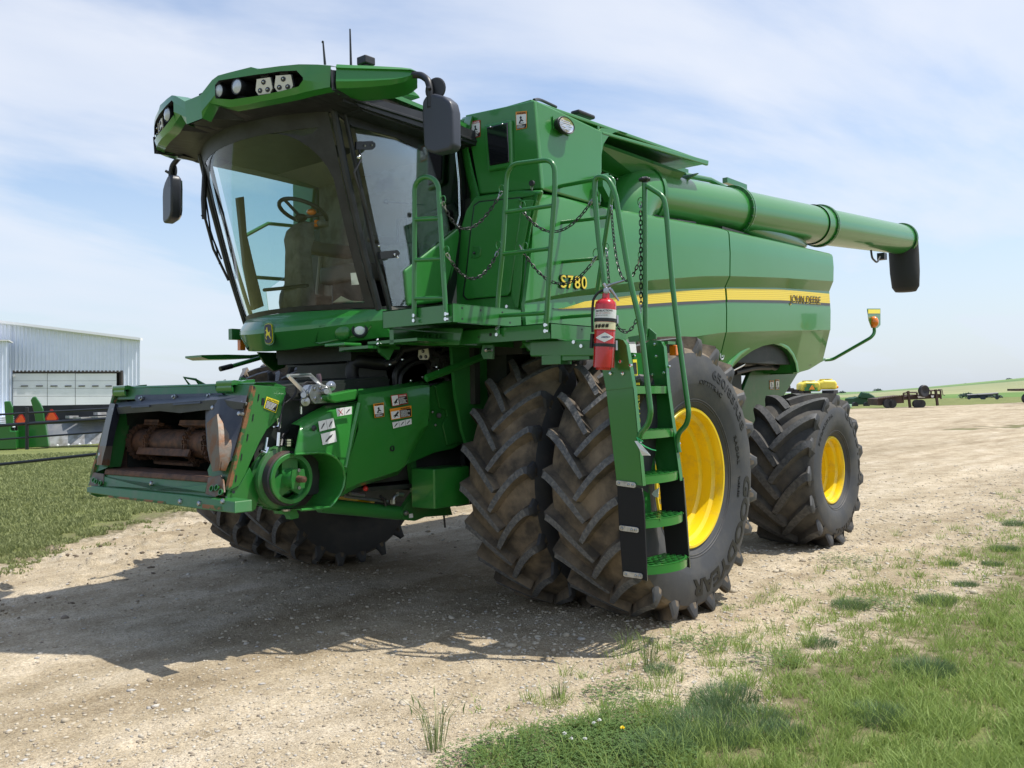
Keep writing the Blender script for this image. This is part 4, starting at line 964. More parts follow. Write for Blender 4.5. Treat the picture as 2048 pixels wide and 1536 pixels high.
plate('front_step', 1.69, 1.0, 1.11, 1.77, 2.085, 2.204, [(1.60, 1.77, 2.18, .008, FY), (1.42, 1.77, 2.175, .008, FY), (1.2, 1.77, 2.175, .008, FY), (1.12, 1.77, 2.11, .008, FY), (1.6, 1.77, 2.11, .007, FY)])
plate('middle_step', 1.2, .30, 1.36, 2.18, 1.975, 2.078, [(1.2, 1.66, 2.03, .013, FX), (1.2, 1.55, 2.02, .006, FX), (.85, 2.18, 2.05, .007, FY), (.6, 2.18, 2.05, .007, FY)])
m = MB().mat(GREEN).box((.75, .95, 2.14), (1.0, .9, .03)); m.box((1.15, 1.1, 2.03), (.9, .04, .10)); m.build('deck', parent=pf, smooth=0)
# louvred skirt beneath the front step
m = MB().mat(GREEN).prism([P(a, b, x=1.3) for a, b in ((762, 655), (925, 657), (918, 690), (760, 690))], (-.01, 0, 0)); m.box((1.35, 1.1, 2.0), (.5, .5, .02)); m.build('skirt_plate', parent=pf, smooth=0)
for i, px in enumerate((826, 833, 848, 855, 869, 876)):
    m = MB().prism([P(a, b, x=1.31) for a, b in ((px, 668), (px + 4, 668), (px + 3, 676), (px - 1, 676))], (.004, 0, 0)); m.build('louvre', GREEN_CLEAN, pf, smooth=0)
def arm_plate(name, pts, x, th): return MB().prism([P(a, b, x=x) for a, b in pts], (-th, 0, 0)).build(name, GREEN, pf, smooth=0, bevel=.008)
arm_plate('ladder_arm', [(1059, 683), (1064, 681), (1240, 678), (1240, 712), (1062, 713), (1059, 710)], 1.06, .06)
arm_plate('support_bracket', [(1041, 684), (1062, 684), (1062, 706)], 1.0, .02)
m = MB().mat(GREEN).box(P(1113, 720, x=1.0), (.12, .16, .06)); m.box(P(1150, 716, x=1.0), (.1, .3, .03)); m.mat(HOSE)
for k in range(4): m.tube([P(1120 + k * 8, 712, x=.95), P(1124 + k * 8, 722, x=.95), P(1130 + k * 8, 714, x=.95)], .008, 6)
m.build('arm_fittings', parent=pf, smooth=0)
m = MB().mat(GREEN_DUST).prism([P(a, b, x=1.15) for a, b in ((965, 690), (985, 690), (985, 707), (985, 718), (967, 718), (962, 707))], (-.02, 0, 0)); m.mat(ZINC).sphere(P(972, 700, x=1.17), .016, 10, 8); m.tube([P(972, 700, x=1.17), P(984, 700, x=1.17)], .010, 8); m.build('step_bracket', parent=pf, smooth=0)
m = MB().mat(CHROME)
for a, b, x in ((828, 631, 1.72), (828, 641, 1.72), (892, 628, 1.72), (892, 638, 1.72), (994, 657, 1.235), (994, 669, 1.235), (1091, 650, 1.235), (1091, 662, 1.235), (1148, 684, 1.07), (1163, 692, 1.07), (1014, 613, .8)):
    m.lathe(P(a, b, x=x), (1, 0, 0), [(-.01, .013), (.008, .013), (.008, .001)], 6)
m.build('rail_bolt', parent=pf, smooth=0)
def rail(name, paths, x, r=.0165):
    m = MB()
    for kind, p in paths:
        pts = [P(a[0], a[1], x=(a[2] if len(a) > 2 else x)) for a in p]
        m.tube(bez(pts, 8) if kind == 'b' else pts, r if kind == 'b' or kind == 'm' else r * .88, 12)
    return m.build(name, GREEN, pf)
rail('railing', [('m', [(828, 634), (829, 520)] + [(853 - 23.8 * math.cos(t), 379 - 25 * math.sin(t)) for t in np.linspace(0, math.pi, 13)] + [(884, 500), (892, 632)]), ('s', [(830, 439), (878, 436.5)]), ('s', [(830, 520.5), (885, 517.5)]), ('s', [(830, 597), (890, 596)])], 1.712).name
rail('railing', [('b', [(995, 668), (995, 600), (1006, 500), (1011, 400), (1014, 330), (1109, 318), (1110, 380), (1101, 500), (1092, 664)]), ('s', [(1010, 425), (1106, 411)]), ('s', [(1005, 508), (1099, 497)]), ('s', [(997, 631.5), (1093, 626)])], 1.222)
rail('railing', [('b', [(1065, 640), (1090, 450), (1100, 376), (1190, 359), (1230, 352), (1222, 400), (1193, 590)]), ('s', [(1090, 449), (1214, 434)]), ('s', [(1080, 528), (1205, 516)]), ('s', [(1067, 639), (1186, 630)])], .3)
rail('railing', [('b', [(1213, 600), (1196, 470), (1189, 385), (1190, 352), (1216, 356), (1230, 385), (1259, 558), (1281.5, 650), (1291, 735), (1302, 826), (1296, 850), (1281, 866), (1277, 882)])], 1.085, .0175)
m = rail('railing', [('b', [(1297, 374), (1327, 393), (1332, 420), (1343.7, 560), (1354, 650), (1366, 740), (1378, 828), (1373, 850), (1357, 866), (1354, 884), (1358, 905)]), ('m', [(1289, 366), (1290, 500), (1291, 672)]), ('s', [(1290, 372), (1299, 375)])], .57, .0175)
m = MB().mat(BLACK).sphere(P(1289, 359, x=.57), .036, 12, 8, (1, 1, .55)); 
for k in range(6): m.sphere(P(1289, 359, x=.57) + Vector((math.cos(k * 1.05) * .028, math.sin(k * 1.05) * .028, 0)), .014, 8, 6)
m.cyl(P(1289, 366, x=.57), P(1289, 358, x=.57), .016, 10); m.build('rail_knob', parent=pf)
# rings that hold the chains
m = MB()
rings = [((886, 400), 1.71), ((893, 501), 1.71), ((1003, 378), 1.22), ((997, 490), 1.22), ((1045, 411), 1.22), ((1050, 493), 1.22), ((1190, 388), 1.08), ((1192, 506), 1.08), ((1213, 494), .3), ((1090, 408), .3), ((1076, 512), .3), ((1281, 403), .57), ((1282, 510), .57)]
for (a, b), x in rings:
    c = P(a, b, x=x); m.tube([c + Vector((0, math.cos(t) * .022, math.sin(t) * .028)) for t in np.linspace(0, 2 * math.pi, 13)[:-1]], .0035, 6, closed=True)
m.build('chain_ring', GREEN, pf)
def chain(pts3, xs, mat_=None):
    p0, pm, p1 = [P(a, b, x=x) for (a, b), x in zip(pts3, xs)]
    def at(t): return p0 * (2 * (t - .5) * (t - 1)) + pm * (-4 * t * (t - 1)) + p1 * (2 * t * (t - .5))
    L_ = 0; q = p0; S = [0.0]
    for i in range(1, 201): r_ = at(i / 200); L_ += (r_ - q).length; q = r_; S.append(L_)
    n = max(3, int(L_ / .030)); m = MB().mat(LAB_BLACK).mat(ZINC)
    for k in range(n):
        s = (k + .5) * L_ / n; t = float(np.interp(s, S, np.linspace(0, 1, 201))); c = at(t); d = (at(min(1, t + .01)) - at(max(0, t - .01))).normalized()
        u = d.cross(Vector((0, 0, 1))); u = u.normalized() if u.length > .1 else Vector((0, 1, 0)); v = d.cross(u)
        w = u if k % 2 else v; w = (u * .5 + v * .86) if k % 2 else (v * .5 - u * .86)
        hl, hw = .0215, .0085
        path = [c + d * hl * .55 + w * hw, c + d * hl * .95 + w * hw * .5, c + d * hl * .95 - w * hw * .5, c + d * hl * .55 - w * hw, c - d * hl * .55 - w * hw, c - d * hl * .95 - w * hw * .5, c - d * hl * .95 + w * hw * .5, c - d * hl * .55 + w * hw]
        m.mat(ZINC if (k < 2 or k >= n - 2) else LAB_BLACK).tube(path, .0036, 5, closed=True)
    m.build('chain', parent=pf, smooth=60)
chain([(886, 405), (943, 458), (1003, 385)][:1] + [(937, 457)] + [(1003, 384)], [1.71, 1.47, 1.22])
chain([(894, 508), (948, 557), (998, 498)], [1.71, 1.47, 1.22])
chain([(1040, 414), (1112, 463), (1189, 393)], [1.22, 1.15, 1.08])
chain([(1040, 492), (1116, 567), (1192, 514)], [1.22, 1.15, 1.08])
chain([(1063, 368), (1074, 430), (1090, 408)], [.66, .5, .3])
chain([(1038, 488), (1055, 549), (1077, 518)], [.68, .5, .3])
chain([(1222, 405), (1243, 552), (1281, 515)], [.3, .45, .57])
chain([(1281, 405), (1281.5, 510), (1282, 622)], [.58, .58, .58])
chain([(1213, 498), (1216, 540), (1220, 585)], [.3, .35, .4])
chain([(1222, 625), (1253, 664), (1282, 615)], [.8, .7, .58])
m = MB()
for a, b in ((1062, 366), (1037, 486)): m.lathe(P(a, b, x=.70), (1, 0, 0), [(-.02, .022), (0, .022), (0, .001)], 12)
m.build('chain_anchor', BLACK, pf)
# ---------------------------------------------------------------- ladder
ld = empty('ladder', (.8, 2.7, .5), parent=HARV)
XL, XRR = 1.06, .56
def yo(z): return 2.665 + (1.9 - z) * .083
def stringer(x, pts, th, mat, name, bev=.006): return MB().prism([P(a, b, x=x) for a, b in pts], (th, 0, 0)).build(name, mat, ld, smooth=0, bevel=bev)
stringer(XL, [(1190, 690), (1228, 677), (1238, 677), (1247, 680), (1253, 690), (1268, 781), (1286, 972), (1233, 965), (1211, 772), (1203, 735), (1190, 735)], -.006, GREEN, 'front_stringer')
stringer(XL + .006, [(1190, 690), (1228, 677), (1238, 677), (1247, 680), (1253, 690), (1266, 775), (1212, 781), (1203, 735), (1190, 735)], -.005, GREEN, 'stringer_doubler')
# flanges
fl = MB()
def flange(x, pxs, dx): 
    e = [P(a, b, x=x) for a, b in pxs]
    fl.shell([[p for p in e], [p + Vector((dx, 0, 0)) for p in e]], (0, -.006, 0))
flange(XL, [(1247, 680), (1253, 690), (1268, 781), (1286, 972)], -.035)
flange(XRR, [(1328, 684), (1333, 694), (1341, 777), (1366, 961)], .035); fl.build('stringer_flange', GREEN, ld)
stringer(XRR, [(1287, 688), (1300, 680), (1320, 681), (1328, 684), (1333, 694), (1341, 777), (1366, 961), (1318, 970), (1300, 860), (1287, 760)], -.006, GREEN, 'rear_stringer')
stringer(XL + .001, [(1234, 972), (1283, 977), (1287, 1000), (1294, 1162), (1245, 1151), (1238, 1060)], -.014, RUBBER_SHEET, 'rubber_side', .002)
stringer(XRR + .001, [(1318, 960), (1366, 955), (1374, 1050), (1380, 1136), (1334, 1122), (1322, 1010)], -.014, RUBBER_SHEET, 'rubber_side', .002)
m = MB(); m.tube([P(1284, 976, x=XL - .006), P(1288, 1040, x=XL - .006), P(1294.5, 1162, x=XL - .006)], .004, 5); m.tube([P(1367, 958, x=XRR), P(1374, 1050, x=XRR), P(1380.5, 1136, x=XRR)], .004, 5); m.build('torn_edge', material('frayed_canvas', (.28, .26, .2), .9, bump=.5, bump_scale=200), ld)
for (a, b), sl in (((1232, 962), 1.2), ((1238, 1052), 1.2), ((1246, 1144), 1.2)):
    pts = [(a, b), (a + 3, b - 1.5), (a + 36, b + 3), (a + 39, b + 6), (a + 39, b + 12), (a + 36, b + 14), (a + 3, b + 9.5), (a, b + 7)]
    o = stringer(XL + .012, pts, -.008, ALU, 'clamp_plate', .002)
    m = MB()
    for k in (6, 25, 33): m.sphere(P(a + k, b + 4 + k * .13, x=XL + .012), .009, 8, 5)
    m.build('rivet', ZINC, o)
# back plates
def bp(zlo, zhi, xa=XL - .01, xb=XRR + .02, dy=.16, nm='back_plate'):
    MB().prism([Vector((xa, yo(zlo) - dy, zlo)), Vector((xb, yo(zlo) - dy, zlo)), Vector((xb, yo(zhi) - dy, zhi)), Vector((xa, yo(zhi) - dy, zhi))], (0, -.006, 0)).build(nm, GREEN, ld, smooth=0)
bp(1.02, 1.88); bp(.72, .98, xb=XRR + .12)
def step(zt, dep, lid=True, proud=.0):
    s = empty('step', ((XL + XRR) / 2, yo(zt), zt), parent=ld); y0 = yo(zt) - .15; yf = yo(zt) + .005 + proud
    xa, xb = XL - .008, XRR + .008; n = 14; arc = []
    for k in range(n + 1):
        t = k / n; x = xa + (xb - xa) * t; y = yf + dep * math.sin(math.pi * t) ** .75; arc.append((x, y))
    h = .055
    rows = [[Vector((x, y, zt)) for x, y in arc], [Vector((x, y, zt - h)) for x, y in arc]]
    m = MB().shell(rows, (0, -.006, 0)); m.shell([[Vector((x, y, zt)) for x, y in arc], [Vector((x, y - .014, zt + .001)) for x, y in arc]], (0, 0, -.006))
    m.box(((xa + xb) / 2, y0, zt - .02), (xa - xb, .006, .04)); 
    m.build('nosing', GREEN_CLEAN, s, smooth=50)
    g = MB()
    for yy in np.arange(y0 + .03, yf + dep - .01, .045):
        xs_ = [x for x, y in arc if y > yy - .004]
        if len(xs_) > 1: g.box(((xs_[0] + xs_[-1]) / 2, yy, zt - .006), (xs_[0] - xs_[-1], .005, .012))
    for k in range(1, 7):
        t = k / 7; x = xa + (xb - xa) * t; y = yf + dep * math.sin(math.pi * t) ** .75; g.box((x + .0, (y0 + y) / 2, zt - .005), (.007, y - y0, .010), Matrix.Rotation(.25, 3, 'Z'))
    if not lid: g.box(((xa + xb) / 2, (y0 + yf) / 2, zt - .012), (xa - xb - .002, yf - y0 - .01, .004))
    g.build('grate', GREEN, s, smooth=0)
for a, b, dep, lid, pr in ((1268, 770, .0, False, -.01), (1286, 862, .03, False, .0), (1287, 953, .05, True, .0), (1288, 1040, .075, True, .0), (1296, 1133, .085, True, .0)):
    step(P(a, b, x=XL).z, dep, lid, pr)
m = MB().mat(CHROME)
for a, b, x in ((1221.5, 747, XL + .01), (1246, 747, XL + .01), (1241, 723, XL + .01), (1262, 731, XL + .0), (1279, 885, XL), (1310, 689, XRR), (1313, 713, XRR), (1338, 733, XRR + .02), (1305, 750, XRR), (1328, 746, XRR), (1358, 887, XRR), (1359, 901, XRR), (1268, 712, XL - .1)):
    m.lathe(P(a, b, x=x), (1, 0, 0), [(-.005, .011), (.008, .011), (.010, .006), (.010, .001)], 8)
m.build('ladder_bolt', parent=ld, smooth=40)
m = MB().prism([P(a, b, x=XRR) for a, b in ((1298, 656), (1312, 668), (1312, 678), (1290, 682), (1286, 672))], (-.01, 0, 0)); m.prism([P(a, b, x=.75) for a, b in ((1256, 674), (1292, 668), (1292, 682), (1258, 684))], (-.01, 0, 0)); m.build('post_bracket', GREEN, ld, smooth=0)
m = MB().prism([P(a, b, y=2.62) for a, b in ((1256, 688), (1271, 688), (1273, 706), (1259, 705))], (0, .002, 0)); m.build('paper_label', WHITE, ld, smooth=0)
m = MB().mat(LAB_YEL).prism([P(a, b, y=2.6) for a, b in ((1265, 719), (1273, 719), (1275, 751), (1267, 751))], (0, .002, 0)); m.mat(LAB_BLACK).prism([P(a, b, y=2.603) for a, b in ((1266, 725), (1272.5, 725), (1274, 748), (1267.5, 748))], (0, .002, 0)); m.build('yellow_label', parent=ld, smooth=0)
c = P(1280, 845, y=2.605); m = MB().mat(LAB_YEL).text('STABLE', c, (0.0, 0, 1), (1, 0, 0), .05, .002, .0, fit=.26); m.build('back_plate_lettering', parent=ld, smooth=0)
m = MB().prism([P(a, b, x=XRR - .08) for a, b in ((1338, 690), (1352, 690), (1353, 711), (1338, 711))], (-.03, 0, 0)); m.build('side_turn_lamp', ORANGE, ld, smooth=0, bevel=.006)
m = MB().box(P(1337, 686, x=XRR - .06), (.1, .05, .02)); m.build('lamp_bracket', GREEN, ld, smooth=0)
# ---------------------------------------------------------------- fire extinguisher (its own thing)
b0 = P(1207, 736, x=1.19); t0_ = P(1212, 596, x=1.19); axx = (t0_ - b0).normalized(); H = (t0_ - b0).length
ex = empty('fire_extinguisher', b0, 'red fire extinguisher strapped upright beside the top of the ladder', 'fire extinguisher')
r = .066
m = MB().lathe(b0, axx, [(-.012, .001), (-.012, r * .7), (0, r * .72), (.004, r), (.02, r), (H * .90, r), (H * .94, r * .93), (H * .975, r * .7), (H, r * .38), (H + .03, r * .34), (H + .03, .001)], 36); m.build('cylinder', RED, ex)
def wrap(h0, h1, mat, a0, a1, rr, name, par=ex):
    d0 = (Vector((CAM.x - b0.x, CAM.y - b0.y, 0))).normalized(); d1 = axx.cross(d0).normalized(); n = 16
    rows = [[b0 + axx * hh + (d0 * math.cos(t) + d1 * math.sin(t)) * rr for t in np.linspace(a0, a1, n)] for hh in (h0, h1)]
    o = MB().shell(rows, d0 * -.001).build(name, mat, par); return lambda u, v, off=0: b0 + axx * v + (d0 * math.cos(u) + d1 * math.sin(u)) * (rr + off)
fL = wrap(H * .69, H * .83, WHITE, -1.45, 1.45, r + .001, 'label')
fL2 = wrap(H * .54, H * .65, material('cream_label', (.7, .65, .42), .4), -1.45, 1.45, r + .001, 'label')
wrap(H * .655, H * .705, BLACK, -1.7, 1.7, r + .003, 'strap'); wrap(H * .30, H * .345, BLACK, -1.7, 1.7, r + .003, 'strap'); wrap(H * .525, H * .545, LAB_RED, -1.5, 1.5, r + .0015, 'strap')
fd = Vector((CAM.x - b0.x, CAM.y - b0.y, 0)).normalized(); fr2 = Vector((0, 0, 1)).cross(fd)
def flat(m, pts, v0, off=.0): m.prism([b0 + fd * (r + off) + fr2 * a + axx * (v0 + b) for a, b in pts], fd * .001)
m = MB().mat(WHITE)
for q_ in range(16):
    u0, u1 = -.92 + 1.84 * q_ / 16, -.92 + 1.84 * (q_ + 1) / 16; h0, h1 = .030 * (1 - abs(u0) / .92), .030 * (1 - abs(u1) / .92)
    pc_ = lambda u, v: b0 + axx * (H * .43 + v) + (fd * math.cos(u) + fr2 * math.sin(u)) * (r + .0015)
    m.add([pc_(u0, -h0), pc_(u1, -h1), pc_(u1, h1), pc_(u0, h0)], [(0, 1, 2, 3)])
m.build('diamond_label', parent=ex, smooth=0)
m = MB().mat(GREY_VINYL)
def lab_text(s_, u0, v, size, mat, bold=0):
    me = text_mesh(s_, bold); m.mat(mat); co = [v_.co.copy() for v_ in me.vertices]; x0 = min(c.x for c in co)
    m.add([b0 + axx * (v + c.y * size) + (fd * math.cos(u0 + (c.x - x0) * size / r) + fr2 * math.sin(u0 + (c.x - x0) * size / r)) * (r + .003) for c in co], [tuple(p.vertices) for p in me.polygons])
lab_text('INSTRUCTIONS', -1.0, H * .795, .016, LAB_BLACK, .02); lab_text('ABC  DRY CHEMICAL', -1.0, H * .765, .010, LAB_RED); lab_text('FIRE EXTINGUISHER', -1.0, H * .735, .009, LAB_BLACK)
lab_text('AMEREX', -.30, H * .422, .014, material('label_blue', (.02, .04, .25), .4), .02)
for k in range(4): lab_text('#', -1.05 + k * .36, H * .575, .030, LAB_BLACK, .05)
m.build('label_print', parent=ex, smooth=0)
tp = t0_ + axx * .03
m = MB().mat(ZINC).lathe(tp, axx, [(0, .018), (.03, .018), (.035, .010), (.05, .010)], 14, True, True)
R2 = fr2
m.tube([tp + axx * .04, tp + axx * .055 + R2 * .04, tp + axx * .075 + R2 * .11], [.010, .009, .007], 8); m.tube([tp + axx * .03 + R2 * -.01, tp + axx * .02 + R2 * .03, tp - axx * .05 + R2 * .08], [.011, .010, .006], 8)
m.tube([tp + axx * .03, tp + axx * .06 - R2 * .02], .012, 8); m.lathe(tp + axx * .012 + fd * .018, fd, [(0, .018), (.012, .018), (.013, .012)], 16, True, True)
m.mat(LAB_RED).tube([tp + axx * .045 + R2 * math.cos(t) * .012 + axx * math.sin(t) * .012 for t in np.linspace(0, 6.28, 9)[:-1]], .0015, 5, closed=True); m.build('valve_handle', parent=ex, smooth=40)
hz_ = [tp + axx * .02 - R2 * .01, tp + axx * .01 - R2 * .045, tp - axx * .03 - R2 * .078, tp - axx * .12 - R2 * .083, tp - axx * .22 - R2 * .078, tp - axx * .24 - R2 * .076]
m = MB().mat(HOSE).tube(bez(hz_, 4), .008, 8); m.tube([tp - axx * .25 - R2 * .077, tp - axx * .34 - R2 * .08], .012, 8); m.build('hose', parent=ex)
m = MB().mat(BLACK).box(b0 + axx * H * .45 - fd * .07, (.03, .05, H * .7)); m.mat(ZINC).box(b0 + axx * H * .69 + R2 * (r + .006), (.02, .012, .05)); m.box(b0 + axx * H * .32 + R2 * (r + .006), (.02, .012, .06)); m.build('wall_bracket', parent=ex, smooth=0)
# inspection tag tied to the handrail
tg = empty('paper_tag', P(1281, 885, x=1.1), 'white paper tag hanging by a green tie from the front ladder handrail', 'paper tag')
m = MB(); p_ = [P(a, b, x=1.12 + c) for a, b, c in ((1269, 882, 0), (1276, 882, .0), (1281, 888, .02), (1301, 911, .01), (1284, 911, -.01), (1278, 897, .01))]; m.prism(p_, (-.002, 0, 0)); m.build('tag_sheet', WHITE, tg, smooth=0)
m = MB(); m.tube([P(1274, 875, x=1.11), P(1278, 884, x=1.13), P(1290, 893, x=1.13), P(1303, 899, x=1.13), P(1312, 901, x=1.13)], .0035, 6); m.tube([P(1275, 876, x=1.11), P(1286, 883, x=1.13)], .0035, 6); m.build('cable_tie', GREENTIE, tg)
tg2 = empty('paper_scrap', P(1318, 985, x=.7), 'crumpled white paper scrap caught behind the third ladder step', 'paper scrap')
m = MB(); p_ = [P(a, b, x=.8) for a, b in ((1309, 981), (1318, 975), (1316, 995), (1308, 993), (1303, 988))]; m.prism(p_, (-.004, 0, 0)); m.build('sheet', WHITE, tg2, smooth=0)
# ================================================================= FEEDER HOUSE
fh = empty('feeder_house', (1.8, 0, 1.0), parent=HARV)
fpl = lambda o=0.0: (lambda p: p.x - (2.562 + (1.70 - p.z) * .317) - o)
def FP(a, b, o=0.0): return PS(a, b, fpl(o), 2, 9)
def fpoly(name, pts, o, th, mat, par=fh, bev=0.0, smooth=0): return MB().prism([FP(a, b, o) for a, b in pts], (-th, 0, 0)).build(name, mat, par, smooth=smooth, bevel=bev)
fpoly('top_beam', [(233, 800), (240, 777), (507, 769), (500, 798), (448, 795)], .0, .10, GREEN_DUST, bev=.006)
fpoly('top_lip', [(240, 777), (244, 773), (512, 765), (507, 769)], .0, .16, GREEN, bev=.003)
# front frame, lower part
fpoly('sill_plate', [(206, 948), (419, 964), (440, 975), (428, 1002), (190, 976)], .0, .02, GREEN_DUST)
fpoly('sill_fold', [(206, 952), (280, 968), (310, 978), (380, 972), (414, 968), (410, 985), (196, 972)], .012, .012, GREEN_DUST, bev=.004)
fpoly('rust_lip', [(210, 938), (418, 953), (419, 966), (207, 949)], .015, .25, RUST, bev=.01)
fpoly('bottom_rail', [(173, 975), (186, 972), (372, 990), (470, 1003), (470, 1027), (404, 1019), (316, 1007), (173, 985)], .05, .12, GREEN_DUST, bev=.006)
fpoly('rail_rust', [(216, 991), (330, 1003), (332, 1008), (218, 995)], .052, .004, RUST_STRIP)
fpoly('rail_rust', [(405, 1008), (445, 1013), (446, 1021), (404, 1016)], .052, .004, RUST_STRIP)
for pts in ([(178, 968), (186, 945), (207, 948), (206, 968), (196, 974), (178, 971)], [(416, 955), (440, 950), (446, 962), (448, 985), (430, 994), (410, 988)]):
    o = fpoly('locking_plate', pts, .018, .012, BARE, bev=.003)
for c in ((187, 960), (192, 963), (200, 966), (423, 977), (433, 975), (441, 984)):
    p = FP(*c, .032); MB().lathe(p, (1, 0, .3), [(0, .020), (.004, .020), (.004, .015), (-.01, .015), (-.012, .001)], 18).build('bolt_hole', GREEN, fh)
for c in ((303, 967), (446, 1003), (361, 1003), (399, 1007)): p = FP(*c, .05 if c[1] > 1000 else .02); MB().lathe(p, (1, 0, .3), [(0, .018), (.01, .016), (.016, .001)], 6).build('frame_bolt', ZINC, fh, smooth=0)
# side posts behind the liners
fpoly('side_post', [(233, 800), (237, 830), (215, 935), (190, 945), (181, 970), (176, 972), (200, 890), (222, 803)], -.01, .10, GREEN_DUST)
fpoly('side_post', [(488, 790), (506, 772), (456, 980), (440, 985), (420, 962), (415, 940)], -.01, .10, GREEN_DUST)
# inside walls, floor and back
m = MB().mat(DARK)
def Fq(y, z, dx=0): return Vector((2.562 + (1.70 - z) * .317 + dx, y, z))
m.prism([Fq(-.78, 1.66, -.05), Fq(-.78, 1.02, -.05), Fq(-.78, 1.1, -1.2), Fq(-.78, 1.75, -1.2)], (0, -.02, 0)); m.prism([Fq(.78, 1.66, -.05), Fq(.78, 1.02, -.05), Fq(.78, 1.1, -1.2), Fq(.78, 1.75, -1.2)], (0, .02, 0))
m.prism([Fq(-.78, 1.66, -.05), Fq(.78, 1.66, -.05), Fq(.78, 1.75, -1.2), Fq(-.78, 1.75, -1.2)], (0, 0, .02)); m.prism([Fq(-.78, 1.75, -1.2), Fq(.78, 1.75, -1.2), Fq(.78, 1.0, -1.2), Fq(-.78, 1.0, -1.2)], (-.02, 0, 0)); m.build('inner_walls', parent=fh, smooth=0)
m = MB().mat(RUST).prism([Fq(-.78, 1.06, -.03), Fq(.78, 1.06, -.03), Fq(.78, 1.12, -1.1), Fq(-.78, 1.12, -1.1)], (0, 0, -.02)); m.prism([Fq(-.77, 1.40, -.12), Fq(-.77, 1.07, -.06), Fq(-.77, 1.07, -.5), Fq(-.77, 1.2, -.4)], (0, .01, 0)); m.build('inner_floor', parent=fh, smooth=0)
# front drum with chains and a slat
dr = empty('feed_drum', (2.46, 0, 1.31), parent=fh); dc = Vector((2.47, -.70, 1.315))
MB().lathe(dc, (0, 1, 0), [(0, .11), (0, .115), (.03, .115), (.03, .098), (1.38, .098), (1.38, .115)], 32, True, True).build('drum', RUST, dr)
for yy in (-.66, -.42, .10, .34):
    m = MB()
    for k in range(22):
        a = 2 * math.pi * k / 22; R_ = Matrix.Rotation(-a, 3, 'Y'); c = Vector((2.47 + .122 * math.sin(a), yy, 1.315 + .122 * math.cos(a)))
        m.box(c + Vector((0, .014, 0)), (.030, .006, .024), R_); m.box(c - Vector((0, .014, 0)), (.030, .006, .024), R_)
        m.cyl(c - Vector((0, .018, 0)), c + Vector((0, .018, 0)), .007, 6)
    m.build('roller_chain', RUST, dr, smooth=0)
for (aa, y0, y1) in ((1.98, -.50, .18), (2.9, -.42, .10), (.25, -.55, -.35), (.35, -.05, .5)):
    R_ = Matrix.Rotation(-aa, 3, 'Y'); c = Vector((2.47 + .14 * math.sin(aa), (y0 + y1) / 2, 1.315 + .14 * math.cos(aa)))
    m = MB().box(c, (.05, y1 - y0, .018), R_); m.box(c + R_ @ Vector((.022, 0, .012)), (.006, y1 - y0, .03), R_)
    for yy in (y0 + .03, y0 + .08, y1 - .08, y1 - .03): m.sphere(c + R_ @ Vector((0, 0, .012)) + Vector((0, yy - (y0 + y1) / 2, 0)), .010, 6, 4)
    m.build('slat', RUST, dr, smooth=0)
# rubber and steel liners round the opening
top = [(232, 806), (262, 803), (345, 797), (420, 790), (445, 790), (491, 791)]; mid = [(233, 815), (262, 812), (345, 806), (420, 800), (445, 799), (488, 806)]; low = [(236, 828), (262, 826), (320, 822), (360, 826), (410, 820), (485, 818)]
MB().shell([[FP(a, b, .03) for a, b in top], [FP(a, b, .075) for a, b in mid], [FP(a, b, .05) for a, b in low]], (-.012, 0, 0)).build('top_liner', BLUEBLACK, fh, smooth=50)
fpoly('liner_strap', [(268, 797), (272, 790), (444, 786), (446, 790), (444, 797), (272, 803)], .015, .012, BLUEBLACK, bev=.003)
m = MB()
for a, b in ((285, 797), (351, 794), (421, 792)): m.lathe(FP(a, b, .02), (1, 0, .2), [(0, .017), (.012, .017), (.014, .009), (.026, .009), (.026, .001)], 6)
for a, b in ((484, 806), (425, 815), (478, 827), (454, 918), (436, 930), (227, 819), (199, 909), (207, 920)): m.lathe(FP(a, b, .06 if b < 850 else .04), (1, 0, .2), [(-.03, .012), (.004, .014), (.008, .010), (.009, .001)], 10)
m.build('liner_bolt', ZINC, fh, smooth=0)
for i in range(2): 
    pts = ([(262, 812), (298, 810), (298, 814), (262, 816)], [(345, 807), (400, 803), (400, 807), (345, 811)])[i]; fpoly('liner_rib', pts, .08, .01, BLUEBLACK, bev=.002)
L0 = [(220, 806), (213, 830), (206, 860), (199, 892), (194, 918), (193, 930)]; L1 = [(230, 808), (224, 832), (218, 860), (212, 892), (206, 915), (203, 930)]; L2 = [(237, 812), (236, 834), (228, 862), (222, 892), (219, 912), (216, 931)]
def liner(name, mat, A, B, C, i0, i1, off):
    MB().shell([[FP(a, b, .02 + off) for a, b in A[i0:i1]], [FP(a, b, .085 + off) for a, b in B[i0:i1]], [FP(a, b, .03 + off) for a, b in C[i0:i1]]], (-.012, 0, 0)).build(name, mat, fh, smooth=60)
liner('side_liner', BLUEBLACK, L0, L1, L2, 0, 4, 0); liner('worn_liner', BARE, L0, L1, L2, 3, 6, .002)
A = [(411, 802), (411, 850), (414, 895), (419, 922), (424, 944)]; B = [(440, 798), (437, 850), (438, 895), (440, 922), (438, 940)]; C = [(490, 792), (479, 852), (467, 895), (459, 922), (450, 942)]
liner('side_liner', BLUEBLACK, A, B, C, 0, 4, 0)
A = [(413, 846), (414, 870), (415, 895), (420, 922), (425, 943)]; B = [(434, 828), (437, 860), (438, 895), (440, 922), (438, 941)]; C = [(452, 846), (462, 868), (462, 895), (456, 922), (448, 942)]
liner('worn_liner', BARE, A, B, C, 0, 5, .012)
